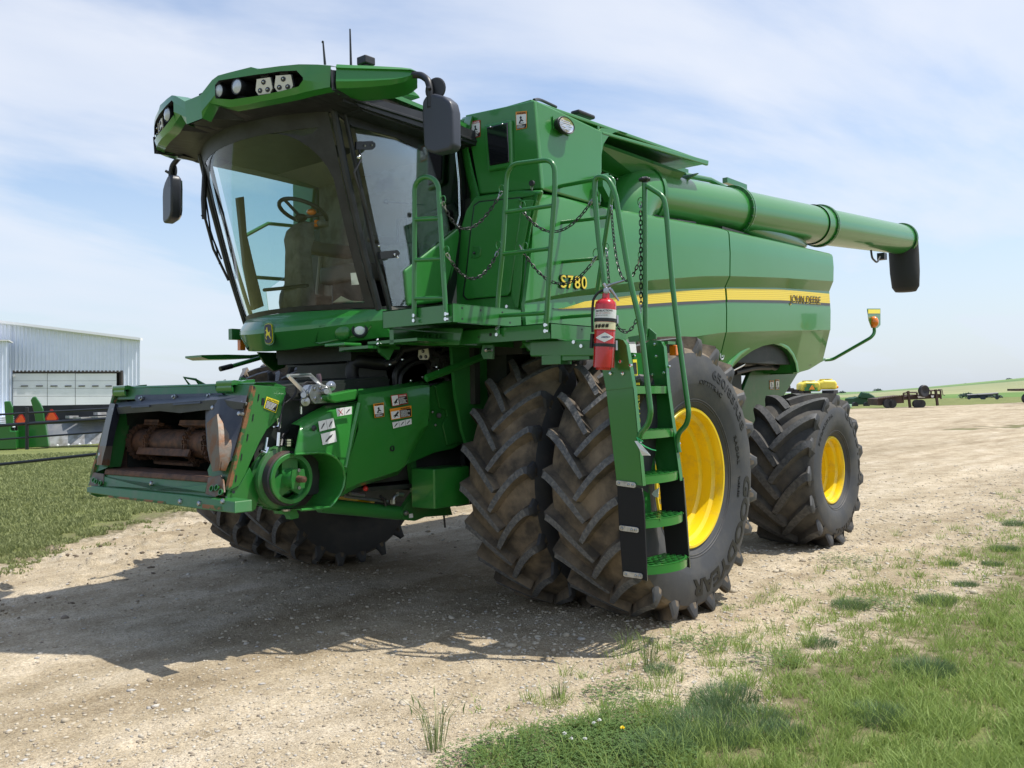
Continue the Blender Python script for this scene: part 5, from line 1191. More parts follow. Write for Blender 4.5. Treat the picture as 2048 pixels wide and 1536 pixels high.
for s in (1, -1):
    f = (lambda p: p) if s > 0 else mir
    y = .885
    sp = [(507, 770), (575, 775), (566, 815), (557, 838), (545, 849), (533, 860), (519, 885), (503, 920), (490, 950), (478, 972), (456, 982)]
    MB().prism([f(P(a, b, y=y)) for a, b in sp], (0, -.012 * s, 0)).build('side_plate', GREEN, fh, smooth=0, bevel=.003)
    MB().prism([f(P(a, b, y=y + .004)) for a, b in [(505, 771), (513, 776), (494, 850), (480, 905), (464, 972), (455, 980)]], (0, -.03 * s, 0)).build('rust_edge', RUST_STRIP, fh, smooth=0)
    MB().prism([f(P(a, b, y=y - .01)) for a, b in [(456, 982), (478, 972), (500, 935), (520, 985), (512, 1018), (505, 1023), (464, 1026), (450, 1020)]], (0, -.02 * s, 0)).build('lower_side_plate', GREEN, fh, smooth=0, bevel=.003)
    MB().prism([f(P(a, b, y=.86)) for a, b in [(507, 769), (535, 765), (558, 768), (572, 774), (545, 784), (520, 778)]], (0, -.1 * s, .0)).build('top_gusset', GREEN, fh, smooth=0)
m = MB().mat(BLACK)
for a, b in ((517, 788), (506, 828), (495, 868), (483, 907), (472, 950)): m.prism([P(a, b, y=.887), P(a + 2, b + 1, y=.887), P(a, b + 14, y=.887), P(a - 2, b + 14, y=.887)], (0, .0015, 0))
m.prism([P(524, 796, y=.887), P(529, 796, y=.887), P(528, 810, y=.887), P(523, 810, y=.887)], (0, .0015, 0))
for a, b in ((507, 775), (573, 778), (467, 984), (474, 1020), (501, 1014)): m.cyl(P(a, b, y=.884), P(a, b, y=.890), .010, 10)
m.build('plate_slots', parent=fh, smooth=0)
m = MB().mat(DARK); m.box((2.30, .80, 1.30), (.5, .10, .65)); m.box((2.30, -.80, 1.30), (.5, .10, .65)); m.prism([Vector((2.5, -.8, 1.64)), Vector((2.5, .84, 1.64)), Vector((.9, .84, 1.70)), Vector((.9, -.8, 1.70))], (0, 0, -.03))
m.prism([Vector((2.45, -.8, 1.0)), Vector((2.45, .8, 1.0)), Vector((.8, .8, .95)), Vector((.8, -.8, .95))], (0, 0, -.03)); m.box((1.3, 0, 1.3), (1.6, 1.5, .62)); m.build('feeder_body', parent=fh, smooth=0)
# hooks on top
for a, b in ((256, 773), (467, 764)):
    c = FP(a, b + 6, -.03); m = MB(); pr = [(.06, -.02), (.075, .0), (.07, .025), (.05, .03), (.0, .02), (-.04, .03), (-.10, .035)]
    m.shell([[c + Vector((dx, -.09, dz)) for dx, dz in pr], [c + Vector((dx, .09, dz)) for dx, dz in pr]], (0, 0, -.03)); m.build('lift_hook', GREEN, fh, smooth=60)
m = MB(); m.tube([P(400, 771, y=-.3), P(392, 759, y=-.3), P(368, 755, y=-.3), P(380, 771, y=-.3)], .010, 6); m.tube([P(480, 757, y=.5), P(492, 760, y=.5), P(505, 768, y=.55)], .010, 6); m.tube([P(392, 760, y=-.3), P(412, 771, y=-.3)], .010, 6); m.build('handle_loop', GREEN, fh)
# hydraulic multi-coupler with lever
mc_ = empty('hydraulic_coupler', P(640, 790, y=.92), parent=fh); y = .95
m = MB().mat(ALU).prism([P(a, b, y=y) for a, b in ((624, 770), (640, 768), (660, 772), (665, 785), (664, 795), (655, 806), (630, 808), (622, 800), (618, 785))], (0, -.10, 0)); m.build('valve_block', parent=mc_, smooth=0, bevel=.006)
m = MB().mat(ZINC)
for a, b in ((630, 797), (643, 797), (654, 796), (629, 778), (640, 775), (652, 777)): m.lathe(P(a, b, y=y), (0, 1, 0), [(0, .012), (.008, .012), (.012, .007), (.012, .001)], 12)
m.lathe(P(646, 783, y=y), (.3, 1, 0), [(0, .022), (.05, .022), (.06, .018), (.06, .001)], 16); m.cyl(P(612, 793, y=y - .02), P(607, 790, y=y + .08), .018, 12)
m.lathe(P(610, 803, y=y), (.4, 1, 0), [(-.02, .032), (.0, .034), (.012, .030), (.014, .012), (.024, .010), (.026, .001)], 20); m.lathe(P(617, 784, y=y - .03), (.4, 1, 0), [(-.02, .046), (.0, .048), (.005, .022), (.016, .018), (.018, .001)], 22)
m.lathe(P(662, 772, y=y - .03), (.4, 1, 0), [(-.02, .034), (.0, .034), (.005, .014), (.014, .010), (.016, .001)], 20); m.build('coupler_fittings', parent=mc_)
m = MB(); m.tube([P(614, 790, y=y + .03), P(577, 752, y=y + .03)], .014, 4); m.tube([P(576, 752, y=y + .03), P(620, 750, y=y - .05)], .012, 10); m.tube([P(619, 749, y=y - .05), P(646, 774, y=y - .04)], .014, 4); m.build('lever', material('brushed_steel', (.62, .64, .66), .35, metal=.9), mc_, smooth=0)
m = MB(); m.tube([P(640, 772, y=.8), P(638, 755, y=.8), P(637, 748, y=.8)], [.012, .018, .014], 10); m.build('lever_grip', material('grip_purple_grey', (.12, .08, .10), .5), mc_)
m = MB(); m.tube(bez([P(560, 815, y=.86), P(568, 808, y=.9), P(592, 790, y=.9), P(592, 765, y=.9)]), .007, 6); m.tube([P(570, 783, y=.88), P(585, 800, y=.88), P(600, 800, y=.9)], .006, 6); m.tube(bez([P(602, 775, y=.85), P(612, 765, y=.85), P(640, 766, y=.8)]), .010, 6); m.tube([P(571, 790, y=.9), P(562, 830, y=.92), P(558, 860, y=.95)], .006, 6); m.tube([P(577, 862, y=.85), P(566, 870, y=.9), P(562, 892, y=.95)], .009, 6)
m.build('hydraulic_hose', HOSE, fh)
m = MB(); m.tube([P(556, 836, y=.9), P(557, 852, y=.9), P(545, 855, y=.9)], .010, 8); m.tube([P(535, 875, y=.9), P(531, 900, y=.9)], .008, 8); m.tube([P(520, 902, y=.9), P(531, 906, y=.9), P(536, 895, y=.9)], .012, 8); m.tube([P(558, 865, y=.95), P(556, 892, y=.95)], .012, 8); m.tube([P(560, 836, y=.9), P(560, 856, y=.9)], .008, 8); m.tube([P(602, 800, y=.9), P(602, 828, y=.9)], .010, 8)
for k in range(3): m.lathe(P(579, 880 + k * 5, y=.95), (0, 0, 1), [(-.006, .03), (.006, .03)], 16, True, True)
m.build('hydraulic_fitting', CHROME, fh)
# drive pulley
py = empty('drive_pulley', P(583, 956, y=.98), parent=fh); pc = P(583, 957, y=1.0); c0_ = Vector((pc.x, 0, pc.z))
MB().lathe(c0_, (0, 1, 0), [(.80, .19), (.84, .205), (.87, .205), (.88, .175), (.90, .175), (.91, .205), (.93, .200), (.94, .165)], 44).build('sheave', GREEN_DUST, py)
MB().lathe(c0_, (0, 1, 0), [(.935, .165), (.94, .176), (.985, .172), (.99, .16)], 44).build('belt', material('drive_belt', (.02, .02, .025), .6, var=(.10, .05, .03), var_scale=6, lo=.5, hi=.8), py)
MB().lathe(c0_, (0, 1, 0), [(.98, .158), (1.005, .160), (1.01, .156), (1.01, .132), (1.0, .128), (.93, .125)], 44).build('pulley_face', GREEN, py)
m = MB().lathe(c0_, (0, 1, 0), [(.90, .125), (.945, .10), (.95, .075), (.97, .070), (1.06, .048), (1.07, .045), (1.07, .028), (1.03, .028)], 28)
for k in range(3):
    a = k * 2.094 + 1.57; d = Vector((math.cos(a), 0, math.sin(a))); e = Vector((-d.z, 0, d.x)); b_ = c0_ + Vector((0, .955, 0)); m.prism([b_ + d * .03 - e * .06, b_ + d * .135 - e * .06, b_ + d * .135 + e * .06, b_ + d * .03 + e * .06], (0, .03, 0))
pp = c0_ + Vector((0, 1.06, 0)); m.prism([pp + Vector((-.045, 0, -.06)), pp + Vector((.045, 0, -.06)), pp + Vector((.055, 0, 0)), pp + Vector((.045, 0, .06)), pp + Vector((-.045, 0, .06)), pp + Vector((-.055, 0, 0))], (0, .012, 0)); m.build('pulley_hub', GREEN, py, smooth=40)
MB().lathe(c0_, (0, 1, 0), [(1.0, .028), (1.06, .026), (1.075, .022), (1.13, .020), (1.135, .001)], 18).build('rusty_shaft', RUST, py)
m = MB()
for dz in (-.055, .055): m.lathe(c0_ + Vector((0, 1.07, dz)), (0, 1, 0), [(0, .012), (.01, .012), (.01, .001)], 6)
m.build('pulley_bolt', ZINC, py, smooth=0)
m = MB()
for k in range(16):
    a = k * .21 + 2.6; m.box(Vector((pc.x + .20 * math.cos(a), .84, pc.z + .20 * math.sin(a))), (.02, .05, .02), Matrix.Rotation(-a, 3, 'Y'))
m.build('clutch_fins', GREEN_DUST, py, smooth=0)
m = MB().mat(GREEN).prism([P(a, b, y=.95) for a, b in ((556, 1022), (592, 1018), (598, 1030), (597, 1036), (582, 1039), (578, 1030), (558, 1028))], (0, -.05, 0)); m.mat(ZINC).lathe(P(572, 1020, y=.95), (0, 0, 1), [(-.006, .03), (.006, .035), (.01, .001)], 14); m.build('lower_bracket', parent=fh, smooth=0)
# moulded shroud with the scoop round the pulley
sh = empty('feeder_shroud', P(720, 880, y=1.0), parent=fh); y = 1.02
m = MB(); A = [(584, 848), (600, 838), (617, 828), (649, 811), (690, 806), (717, 802)]; B = [(602, 851), (615, 852), (640, 835), (665, 822), (695, 815), (716, 812)]; Cc = [(598, 868), (620, 868), (645, 868), (672, 868), (692, 868), (706, 868)]; D_ = [(590, 909), (615, 906), (636, 905), (660, 909), (677, 915), (694, 915)]
m.shell([[P(a, b, y=y - .10) for a, b in A], [P(a, b, y=y - .0) for a, b in B], [P(a, b, y=y + .03) for a, b in Cc], [P(a, b, y=y + .035) for a, b in D_]], (0, -.01, 0)); m.build('upper_cover', GREEN_CLEAN, sh, smooth=50)
arc_ = [(590, 909), (612, 907), (636, 905), (650, 906), (662, 910), (673, 917), (682, 928), (688, 941), (689.5, 955), (687, 972), (680, 988), (670, 1003), (660, 1014), (640, 1017), (602, 1020)]
pa = [P(a, b, y=y + .035) for a, b in arc_]; cc_ = Vector((pa[7].x + .25, 0, pa[7].z))
m = MB(); m.shell([[p for p in pa], [Vector((p.x + .005, y - .02, p.z)) for p in pa], [Vector((p.x + .02, y - .20, p.z)) for p in pa]], (-.008, 0, -.004)); m.build('scoop', GREEN_CLEAN, sh, smooth=50)
m = MB(); m.tube(pa, .009, 8); m.build('scoop_lip', GREEN_CLEAN, sh)
m = MB(); m.prism([P(a, b, y=y + .03) for a, b in ((677, 915), (694, 915), (717, 812), (724, 812), (693, 945), (689, 950), (684, 930))], (0, -.02, 0)); m.build('gap_filler', GREEN_CLEAN, sh, smooth=0)
m = MB(); m.tube([P(718, 806, y=y + .035), P(706, 860, y=y + .035), P(691, 935, y=y + .035)], .014, 8); m.build('vertical_rib', GREEN_CLEAN, sh)
top = [(717, 790), (740, 787), (778, 781), (817, 774), (845, 770), (859, 771)]; t2 = [(718, 778), (740, 776), (778, 772), (817, 765), (845, 762), (857, 764)]
cr = [(696, 927), (730, 912), (770, 893), (805, 877), (835, 863), (856, 850)]; bo = [(691, 978), (720, 966), (748, 957), (796, 942), (812, 928), (842, 862)]; b2 = [(684, 992), (715, 975), (745, 965), (795, 950), (812, 930), (842, 864)]
m = MB(); m.shell([[P(a, b, y=y - .12) for a, b in t2], [P(a, b, y=y - .02) for a, b in top], [P(a, (b + d) / 2, y=y + .012) for (a, b), (c, d) in zip(top, cr)], [P(a, b, y=y + .02) for a, b in cr], [P(a, b, y=y - .02) for a, b in bo], [P(a, b, y=y - .10) for a, b in b2]], (0, -.01, 0)); m.build('rear_cover', GREEN_CLEAN, sh, smooth=32)
m = MB().mat(GREEN_CLEAN).prism([P(a, b, y=y + .0) for a, b in ((655, 790), (716, 778), (718, 786), (712, 800), (672, 806), (656, 800))], (0, -.1, 0)); m.build('top_cap', parent=sh, smooth=0, bevel=.01)
m = MB().mat(BLACK).lathe(P(783, 897, y=y + .01), (0, 1, 0), [(0, .020), (.012, .020), (.012, .014), (.0, .014), (0, .001)], 16); m.lathe(P(628, 856, y=y + .03), (0, 1, 0), [(0, .020), (.01, .014), (.012, .001)], 12); m.build('cover_plug', parent=sh)
# flat bosses behind the cover
m = MB().mat(GREEN)
m.prism([P(a, b, y=.86) for a, b in ((855, 775), (868, 770), (907, 756), (922, 790), (936, 860), (930, 884), (905, 898), (870, 905), (812, 930), (845, 862), (860, 840))], (0, -.02, 0))
m.build('rear_side_plate', parent=fh, smooth=0, bevel=.004)
m = MB().mat(GREEN).prism([P(a, b, y=.885) for a, b in ((871, 772), (905, 758), (918, 800), (934, 862), (928, 882), (895, 890), (886, 850), (895, 832), (893, 820), (880, 815))], (0, -.015, 0)); m.mat(BLACK).cyl(P(878, 831, y=.87), P(878, 831, y=.89), .02, 14); m.mat(ZINC)
for a, b in ((865, 824), (871, 850), (845, 754)): m.sphere(P(a, b, y=.875), .012, 8, 5)
m.build('pivot_plate', parent=fh, smooth=0, bevel=.003)
# ================================================================= UNDERSIDE AND FRONT OF THE CHASSIS
ch = empty('chassis', (.5, 0, 1.0), parent=HARV)
m = MB().mat(GREEN).prism([P(a, b, y=1.05) for a, b in ((903, 688), (1040, 690), (1062, 712), (1010, 760), (960, 850), (937, 900), (925, 860), (912, 790))], (0, -.03, 0)); m.prism([P(a, b, x=.75) for a, b in ((760, 690), (905, 690), (912, 760), (855, 768), (780, 775))], (-.02, 0, 0)); m.build('front_bulkhead', parent=ch, smooth=0)
m = MB().mat(GREEN); m.tube([P(852, 757, y=1.10), P(900, 739, y=1.12), P(968, 712, y=1.15)], .028, 4); m.build('diagonal_brace', parent=ch, smooth=0)
m = MB().mat(GREEN).prism([P(a, b, y=.95) for a, b in ((757, 686), (795, 686), (778, 720), (760, 705))], (0, -.02, 0)); m.box(P(740, 697, y=.8), (.3, .3, .02)); m.build('cab_support', parent=ch, smooth=0)
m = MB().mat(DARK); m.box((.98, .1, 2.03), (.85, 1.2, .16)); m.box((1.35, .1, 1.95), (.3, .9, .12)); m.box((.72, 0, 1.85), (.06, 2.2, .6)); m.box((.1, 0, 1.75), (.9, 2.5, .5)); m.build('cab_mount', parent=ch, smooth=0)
m = MB().mat(GREEN_CLEAN).box(P(686, 690, y=.66) , (.16, .22, .022)); m.mat(GREEN).box(P(697, 697, y=.60), (.10, .10, .05)); m.box(P(720, 697, y=.62), (.3, .06, .05)); m.build('tread_plate', parent=ch, smooth=0, bevel=.006)
c = P(848, 708, x=1.1); led(c, Vector((1, .12, -.05)), I, h=.085, par=ch)
m = MB(); m.tube(bez([P(712, 775, y=.5), P(703, 750, y=.5), P(705, 728, y=.5), P(720, 722, y=.55), P(752, 727, y=.6), P(778, 728, y=.65)], 5), .050, 12); m.tube([P(775, 727, y=.65), P(800, 722, y=.7)], .035, 10); m.build('ribbed_air_hose', HOSE, ch)
m = MB(); m.tube(bez([P(792, 772, y=.8), P(790, 745, y=.8), P(808, 722, y=.8), P(840, 712, y=.8), P(860, 730, y=.8), P(868, 750, y=.8)], 6), .026, 10); m.tube(bez([P(800, 772, y=.85), P(802, 748, y=.85), P(822, 728, y=.85), P(850, 722, y=.85)], 6), .016, 8); m.tube([P(812, 684, y=.9), P(806, 698, y=.9)], .012, 8); m.tube([P(770, 730, y=.85), P(790, 722, y=.9), P(806, 700, y=.9), P(860, 690, y=1.0), P(905, 688, y=1.0)], .022, 8); m.tube([P(860, 700, y=.95), P(880, 712, y=.95), P(905, 708, y=.95)], .018, 8); m.build('cable_harness', HOSE, ch)
m = MB().mat(DARK)
rr_ = random.Random(3)
for k in range(26):
    a = rr_.uniform(860, 905); b = rr_.uniform(695, 755); m.box(P(a, b, y=.93), (rr_.uniform(.03, .08), .04, rr_.uniform(.02, .06)))
m.mat(CHROME)
for a, b in ((874, 734), (878, 740), (889, 694), (924, 687), (805, 719), (755, 680), (755, 688), (822, 761), (780, 729)): m.sphere(P(a, b, y=.97), .010, 7, 5)
m.build('fittings', parent=ch, smooth=0)
m = MB().mat(GREEN)
bc = P(868, 940, y=1.10); 
m.box((bc.x - .19, bc.y - .12, bc.z - .14), (.38, .24, .29)); m.build('side_box', parent=ch, smooth=0, bevel=.01)
m = MB().mat(GREEN_DUST).prism([P(a, b, y=.80) for a, b in ((820, 925), (832, 922), (838, 1000), (862, 1010), (900, 1012), (905, 1030), (850, 1034), (830, 1042), (808, 1040), (799, 1028), (812, 1008), (828, 985))], (0, -.04, 0)); m.mat(ZINC).lathe(P(811, 1026, y=.81), (0, 1, 0), [(0, .02), (.015, .018), (.02, .001)], 12); m.mat(WHITE).prism([P(a, b, y=.805) for a, b in ((818, 1028), (825, 1027), (826, 1035), (818, 1036))], (0, .003, 0)); m.build('lift_bracket', parent=ch, smooth=0)
m = MB().mat(GREEN); m.cyl(P(640, 1010, y=.75), P(797, 1026, y=.75), .052, 20); m.build('lift_cylinder', parent=ch)
m = MB().mat(ZINC); m.tube([P(690, 992, y=.80), P(740, 999, y=.80), P(775, 1003, y=.80)], .012, 8); m.tube(bez([P(786, 1006, y=.82), P(787, 994, y=.82), P(800, 988, y=.82)]), .011, 8); m.cyl(P(786, 1000, y=.82), P(786, 1008, y=.82), .018, 8); m.cyl(P(795, 988, y=.82), P(806, 989, y=.82), .016, 8); m.cyl(P(700, 987, y=.83), P(728, 990, y=.83), .015, 8)
m.mat(HOSE).tube([P(760, 992, y=.82), P(770, 1000, y=.82), P(772, 1012, y=.82)], .010, 6); m.mat(LAB_RED).sphere(P(731, 977, y=.85), .02, 8, 6); m.build('hydraulic_pipes', parent=ch)
m = MB().mat(DARK); m.cyl((0, -1.2, AX_Z), (0, 1.2, AX_Z), .16, 20); m.cyl((0, -2.0, AX_Z), (0, 2.0, AX_Z), .09, 16); m.box((.2, 0, 1.15), (.7, .8, .5)); m.box((.3, .95, 1.2), (.5, .3, .6)); m.box((.3, -.95, 1.2), (.5, .3, .6)); m.box((0.1, 0, .80), (1.2, 1.7, .1)); m.build('front_axle', parent=ch, smooth=40)
m = MB().mat(BLACK).tube([P(886, 1012, y=.7), P(890, 1055, y=.7)], .008, 6); m.build('drain_hose', parent=ch)
# far side step and lever seen past the feeder house
m = MB().mat(GREEN).prism([P(a, b, y=-1.0) for a, b in ((403, 710), (453, 709), (500, 710), (520, 708), (520, 716), (480, 718), (418, 719), (403, 714))], (0, -.25, 0)); m.tube([P(462, 733, y=-.9), P(520, 716, y=-.85)], .018, 8); m.mat(BLACK).tube([P(440, 738, y=-.9), P(464, 732, y=-.9)], .022, 8); m.mat(GREEN).prism([P(a, b, y=-.8) for a, b in ((516, 704), (580, 706), (570, 735), (548, 742), (528, 725))], (0, -.02, 0)); m.build('far_step', parent=ch, smooth=0)
# ---------------------------------------------------------------- decals
def decal(name, corners, plane, kind, par, title='', off=.002):
    """corners px: tl, tr, br, bl on a plane given as dict for P"""
    tl_, tr_, br_, bl_ = [P(a, b, **plane) for a, b in corners]; nrm = (tr_ - tl_).cross(bl_ - tl_).normalized()
    if nrm.dot(CAM - tl_) < 0: nrm = -nrm
    def q(u, v, o=0): return (tl_ * (1 - u) + tr_ * u) * (1 - v) + (bl_ * (1 - u) + br_ * u) * v + nrm * (off + o)
    m = MB()
    def rect(mt, u0, v0, u1, v1, o): m.mat(mt).prism([q(u0, v0, o), q(u1, v0, o), q(u1, v1, o), q(u0, v1, o)], nrm * .001)
    def poly(mt, pts, o): m.mat(mt).prism([q(u, v, o) for u, v in pts], nrm * .001)
    rr = random.Random(sum(map(ord, name + kind + title)))
    def lines(mt, u0, v0, u1, v1, n, o):
        for k in range(n):
            v = v0 + (v1 - v0) * (k + .2) / n; e = u0 + (u1 - u0) * rr.uniform(.6, 1); u = u0
            while u < e - .02:
                w = rr.uniform(.03, .10); rect(mt, u, v, min(e, u + w), v + (v1 - v0) / n * .5, o); u += w + .02
    x_, y_ = (tr_ - tl_), (tl_ - bl_)
    def word(mt, s_, u0, v1, u1, h, o): m.mat(mt).text(s_, q(u0, v1, o), x_, y_, h * y_.length / .72, .001, .01, fit=(u1 - u0) * x_.length)
    head = {'danger': LAB_RED, 'warning': LAB_OR, 'caution': LAB_YEL}.get(kind)
    if kind in ('warning', 'danger'):
        wide = x_.length > y_.length * 1.15
        rect(head, 0, 0, 1, 1, 0)
        if wide:
            rect(WHITE, .03, .05 if kind == 'danger' else .26, .42, .95, .001); rect(LAB_BLACK, .44, .25, .97, .95, .001); lines(WHITE, .47, .30, .95, .92, 7, .002); word(WHITE if kind == 'danger' else LAB_BLACK, title, .48, .22, .92, .14, .002)
            poly(LAB_BLACK, [(.10, .70), (.22, .55), (.36, .30), (.38, .45), (.30, .62), (.36, .80), (.26, .72), (.14, .88), (.18, .74)], .002)
        else:
            rect(WHITE, .05, .17, .95, .74, .001); rect(LAB_BLACK, .05, .75, .95, .97, .001); lines(WHITE, .1, .77, .9, .95, 3, .002); word(WHITE if kind == 'danger' else LAB_BLACK, title, .10, .15, .92, .11, .002)
            poly(LAB_BLACK, [(.25, .66), (.42, .45), (.35, .34), (.45, .26), (.55, .32), (.52, .44), (.72, .55), (.60, .58), (.48, .54), (.38, .68)], .002); rect(LAB_BLACK, .30, .66, .75, .69, .002)
    elif kind == 'caution':
        rect(LAB_YEL, 0, 0, 1, 1, 0); word(LAB_BLACK, title, .08, .22, .95, .15, .002); rect(LAB_BLACK, .06, .27, .95, .95, .001); lines(WHITE, .10, .32, .92, .92, 6, .002)
    else:
        rect(WHITE, 0, 0, 1, 1, 0)
        n = int(kind[-1]) if kind[-1].isdigit() else 1
        for k in range(1, n): rect(GREY_VINYL, k / n - .005, 0, k / n + .005, 1, .001)
        for k in range(n):
            a = k / n; w = 1 / n
            if 'x' in kind and k == 0: poly(LAB_RED, [(a + w * .2, .2), (a + w * .28, .2), (a + w * .8, .85), (a + w * .72, .85)], .0015); poly(LAB_RED, [(a + w * .72, .2), (a + w * .8, .2), (a + w * .28, .85), (a + w * .2, .85)], .001)
            else: poly(GREY_VINYL, [(a + w * .2, .75), (a + w * .55, .35), (a + w * .8, .25), (a + w * .7, .45), (a + w * .5, .6), (a + w * .3, .8)], .001)
    return m.build(name, parent=par, smooth=0)
XTd = dict(x=XT + .002)
decal('danger_label', ((943, 243), (961, 240), (961, 273), (943, 278)), XTd, 'danger', gt, 'DANGER')
decal('warning_label', ((1032, 224), (1054, 222), (1054, 256), (1033, 260)), XTd, 'warning', gt, 'WARNING')
Ys = dict(y=y + .022)
decal('danger_label', ((781, 791), (813, 787), (816, 807), (784, 813)), Ys, 'danger', sh, 'DANGER')
decal('warning_label', ((779, 818), (822, 811), (823, 833), (782, 840)), Ys, 'warning', sh, 'WARNING')
decal('warning_label', ((746, 808), (767, 805), (768, 833), (749, 836)), Ys, 'warning', sh, 'WARNING')
decal('instruction_label', ((784, 845), (822, 837), (823, 848), (786, 857)), Ys, 'plain3', sh)
decal('instruction_label', ((672, 817), (703, 813), (703, 828), (674, 833)), dict(y=y + .036), 'plainx2', sh)
decal('instruction_label', ((636, 843), (666, 836), (670, 855), (639, 863)), dict(y=y + .036), 'plain2', sh)
decal('instruction_label', ((641, 868), (670, 861), (673, 883), (645, 890)), dict(y=y + .036), 'plain1', sh)
decal('caution_label', ((533, 793), (558, 802), (551, 826), (527, 816)), dict(y=.887), 'caution', fh, 'CAUTION')
decal('warning_label', ((1539, 761), (1547, 761), (1547, 779), (1539, 779)), dict(y=1.102), 'warning', HARV, '!')
decal('warning_label', ((1551, 759), (1558, 759), (1558, 779), (1551, 779)), dict(y=1.102), 'warning', HARV, '!')
# ================================================================= GROUND
def vnoise(x, y, seed=0):
    xi = np.floor(x).astype(np.int64); yi = np.floor(y).astype(np.int64); fx_ = x - xi; fy_ = y - yi
    fx_ = fx_ * fx_ * (3 - 2 * fx_); fy_ = fy_ * fy_ * (3 - 2 * fy_)
    def h(a, b):
        n = (a * 374761393 + b * 668265263 + seed * 1442695041) & 0xffffffff
        n = ((n ^ (n >> 13)) * 1274126177) & 0xffffffff; return ((n ^ (n >> 16)) & 0xffff) / 65535.0
    return (h(xi, yi) * (1 - fx_) + h(xi + 1, yi) * fx_) * (1 - fy_) + (h(xi, yi + 1) * (1 - fx_) + h(xi + 1, yi + 1) * fx_) * fy_
def fbm(x, y, oct_=4, seed=0):
    s = 0; a = .5; t = 0
    for i in range(oct_): s = s + a * vnoise(x * 2 ** i, y * 2 ** i, seed + i); t += a; a *= .5
    return s / t
def sst(x, a, b): t = np.clip((x - a) / (b - a), 0, 1); return t * t * (3 - 2 * t)
def dens(x, y):
    """how much grass grows at a point: 0 bare gravel, 1 closed turf"""
    n = fbm(x * 1.3, y * 1.3, 4, 3) - .5; n2 = fbm(x * .5, y * .5, 3, 9) - .5
    d = y - 2.62 + n * .9 + n2 * .6 + .06 * x * (x > 0)
    right = sst(d, .0, 2.7) * sst(x + n2 * 4, -18, -13)
    dl = (-2.45 + (x - 2.76) * .69) - y + n * 1.4 + n2 * 1.0
    left = sst(dl, 0, 2.6)
    far = sst((-78 - (y + 24) * 3.7) - x + n2 * 10, 0, 3)
    patch = sst(1.25 - np.hypot((x + 37.5) / 3.2, (y + 2.6) / 2.2) + n2 * 2.5 + n * 2, 0, .9) * .8
    return np.clip(np.maximum.reduce([right, left * 1.0, far, patch]), 0, 1)
CX, CY = CAM.x, CAM.y
fd2 = np.array([FWD.x, FWD.y]); fd2 /= np.linalg.norm(fd2); rd2 = np.array([fd2[1], -fd2[0]])
if rd2[0] * RGT.x + rd2[1] * RGT.y < 0: rd2 = -rd2
def height(x, y):
    dx, dy = x - CX, y - CY; d = dx * fd2[0] + dy * fd2[1]; u = dx * rd2[0] + dy * rd2[1]
    px = 1024 + FPX * u / np.maximum(d, 1)
    rise = np.interp(px, [1200, 1600, 1690, 1850, 2047, 2600, 3400], [0, .1, .5, 2.9, 6.6, 14, 16])
    hill = np.where(d > 100, rise * sst(d, 150, 460), 0) + np.where(d > 95, .25 * sst(d, 95, 150), 0)
    r = np.hypot(dx, dy); near = 1 - sst(r, 25, 60)
    g = dens(x, y)
    rough = (fbm(x * 2.2, y * 2.2, 4, 21) - .5) * .030 + (fbm(x * 9, y * 9, 3, 31) - .5) * .014
    mud = sst((-1.9 + (x - 2.76) * .69) - y, -.6, .3) * (1 - sst((-3.6 + (x - 2.76) * .69) - y, 0, .6))       # churned clods along the lawn edge
    rough = rough + mud * (np.maximum(0, fbm(x * 5, y * 7, 3, 41) - .55)) * .22
    # along the drive
    rut = np.exp(-((y - 2.45 - .05 * x) / .22) ** 2) * .010 + np.exp(-((y + 1.2 - .10 * x) / .35) ** 2) * .014
    return hill + near * (rough - rut - .004)
angs = np.concatenate([np.linspace(-math.pi, -.62, 60)[:-1], np.linspace(-.62, .62, 720), np.linspace(.62, math.pi, 60)[1:]])
rads = np.concatenate([np.geomspace(.4, 2.2, 12)[:-1], np.geomspace(2.2, 40, 420)[:-1], np.geomspace(40, 700, 150)[:-1], np.geomspace(700, 4500, 20)])
A_, R_g = np.meshgrid(angs, rads); base_a = math.atan2(fd2[1], fd2[0])
gx = CX + R_g * np.cos(base_a - A_); gy = CY + R_g * np.sin(base_a - A_); gz = height(gx, gy)
def np_mesh(name, verts, faces, mat, attrs=None, smooth=True, tri=False):
    me = bpy.data.meshes.new(name); k = faces.shape[1]; nv, nf = len(verts), len(faces)
    me.vertices.add(nv); me.vertices.foreach_set('co', verts.astype(np.float32).ravel())
    me.loops.add(nf * k); me.loops.foreach_set('vertex_index', faces.astype(np.int32).ravel())
    me.polygons.add(nf); me.polygons.foreach_set('loop_start', np.arange(0, nf * k, k, dtype=np.int32)); me.polygons.foreach_set('loop_total', np.full(nf, k, dtype=np.int32))
    me.update(calc_edges=True); me.materials.append(mat)
    if smooth: me.polygons.foreach_set('use_smooth', np.ones(nf, dtype=bool))
    for nm, arr in (attrs or {}).items():
        a = me.attributes.new(nm, 'FLOAT', 'POINT'); a.data.foreach_set('value', arr.astype(np.float32).ravel())
    o = bpy.data.objects.new(name, me); COL.objects.link(o); return o
nr, na = R_g.shape
idx = np.arange(nr * na).reshape(nr, na)
f = np.stack([idx[:-1, :-1], idx[:-1, 1:], idx[1:, 1:], idx[1:, :-1]], -1).reshape(-1, 4)
dd = (gx - CX) * fd2[0] + (gy - CY) * fd2[1]
GROUND = bpy.data.materials.new('gravel_and_turf'); GROUND.use_nodes = True; t = GROUND.node_tree; t.nodes.clear(); LK = t.links.new
o_ = N(t, 'ShaderNodeOutputMaterial'); b = N(t, 'ShaderNodeBsdfPrincipled', inp={'Roughness': .93, 'Specular IOR Level': .2}); LK(b.outputs[0], o_.inputs[0])
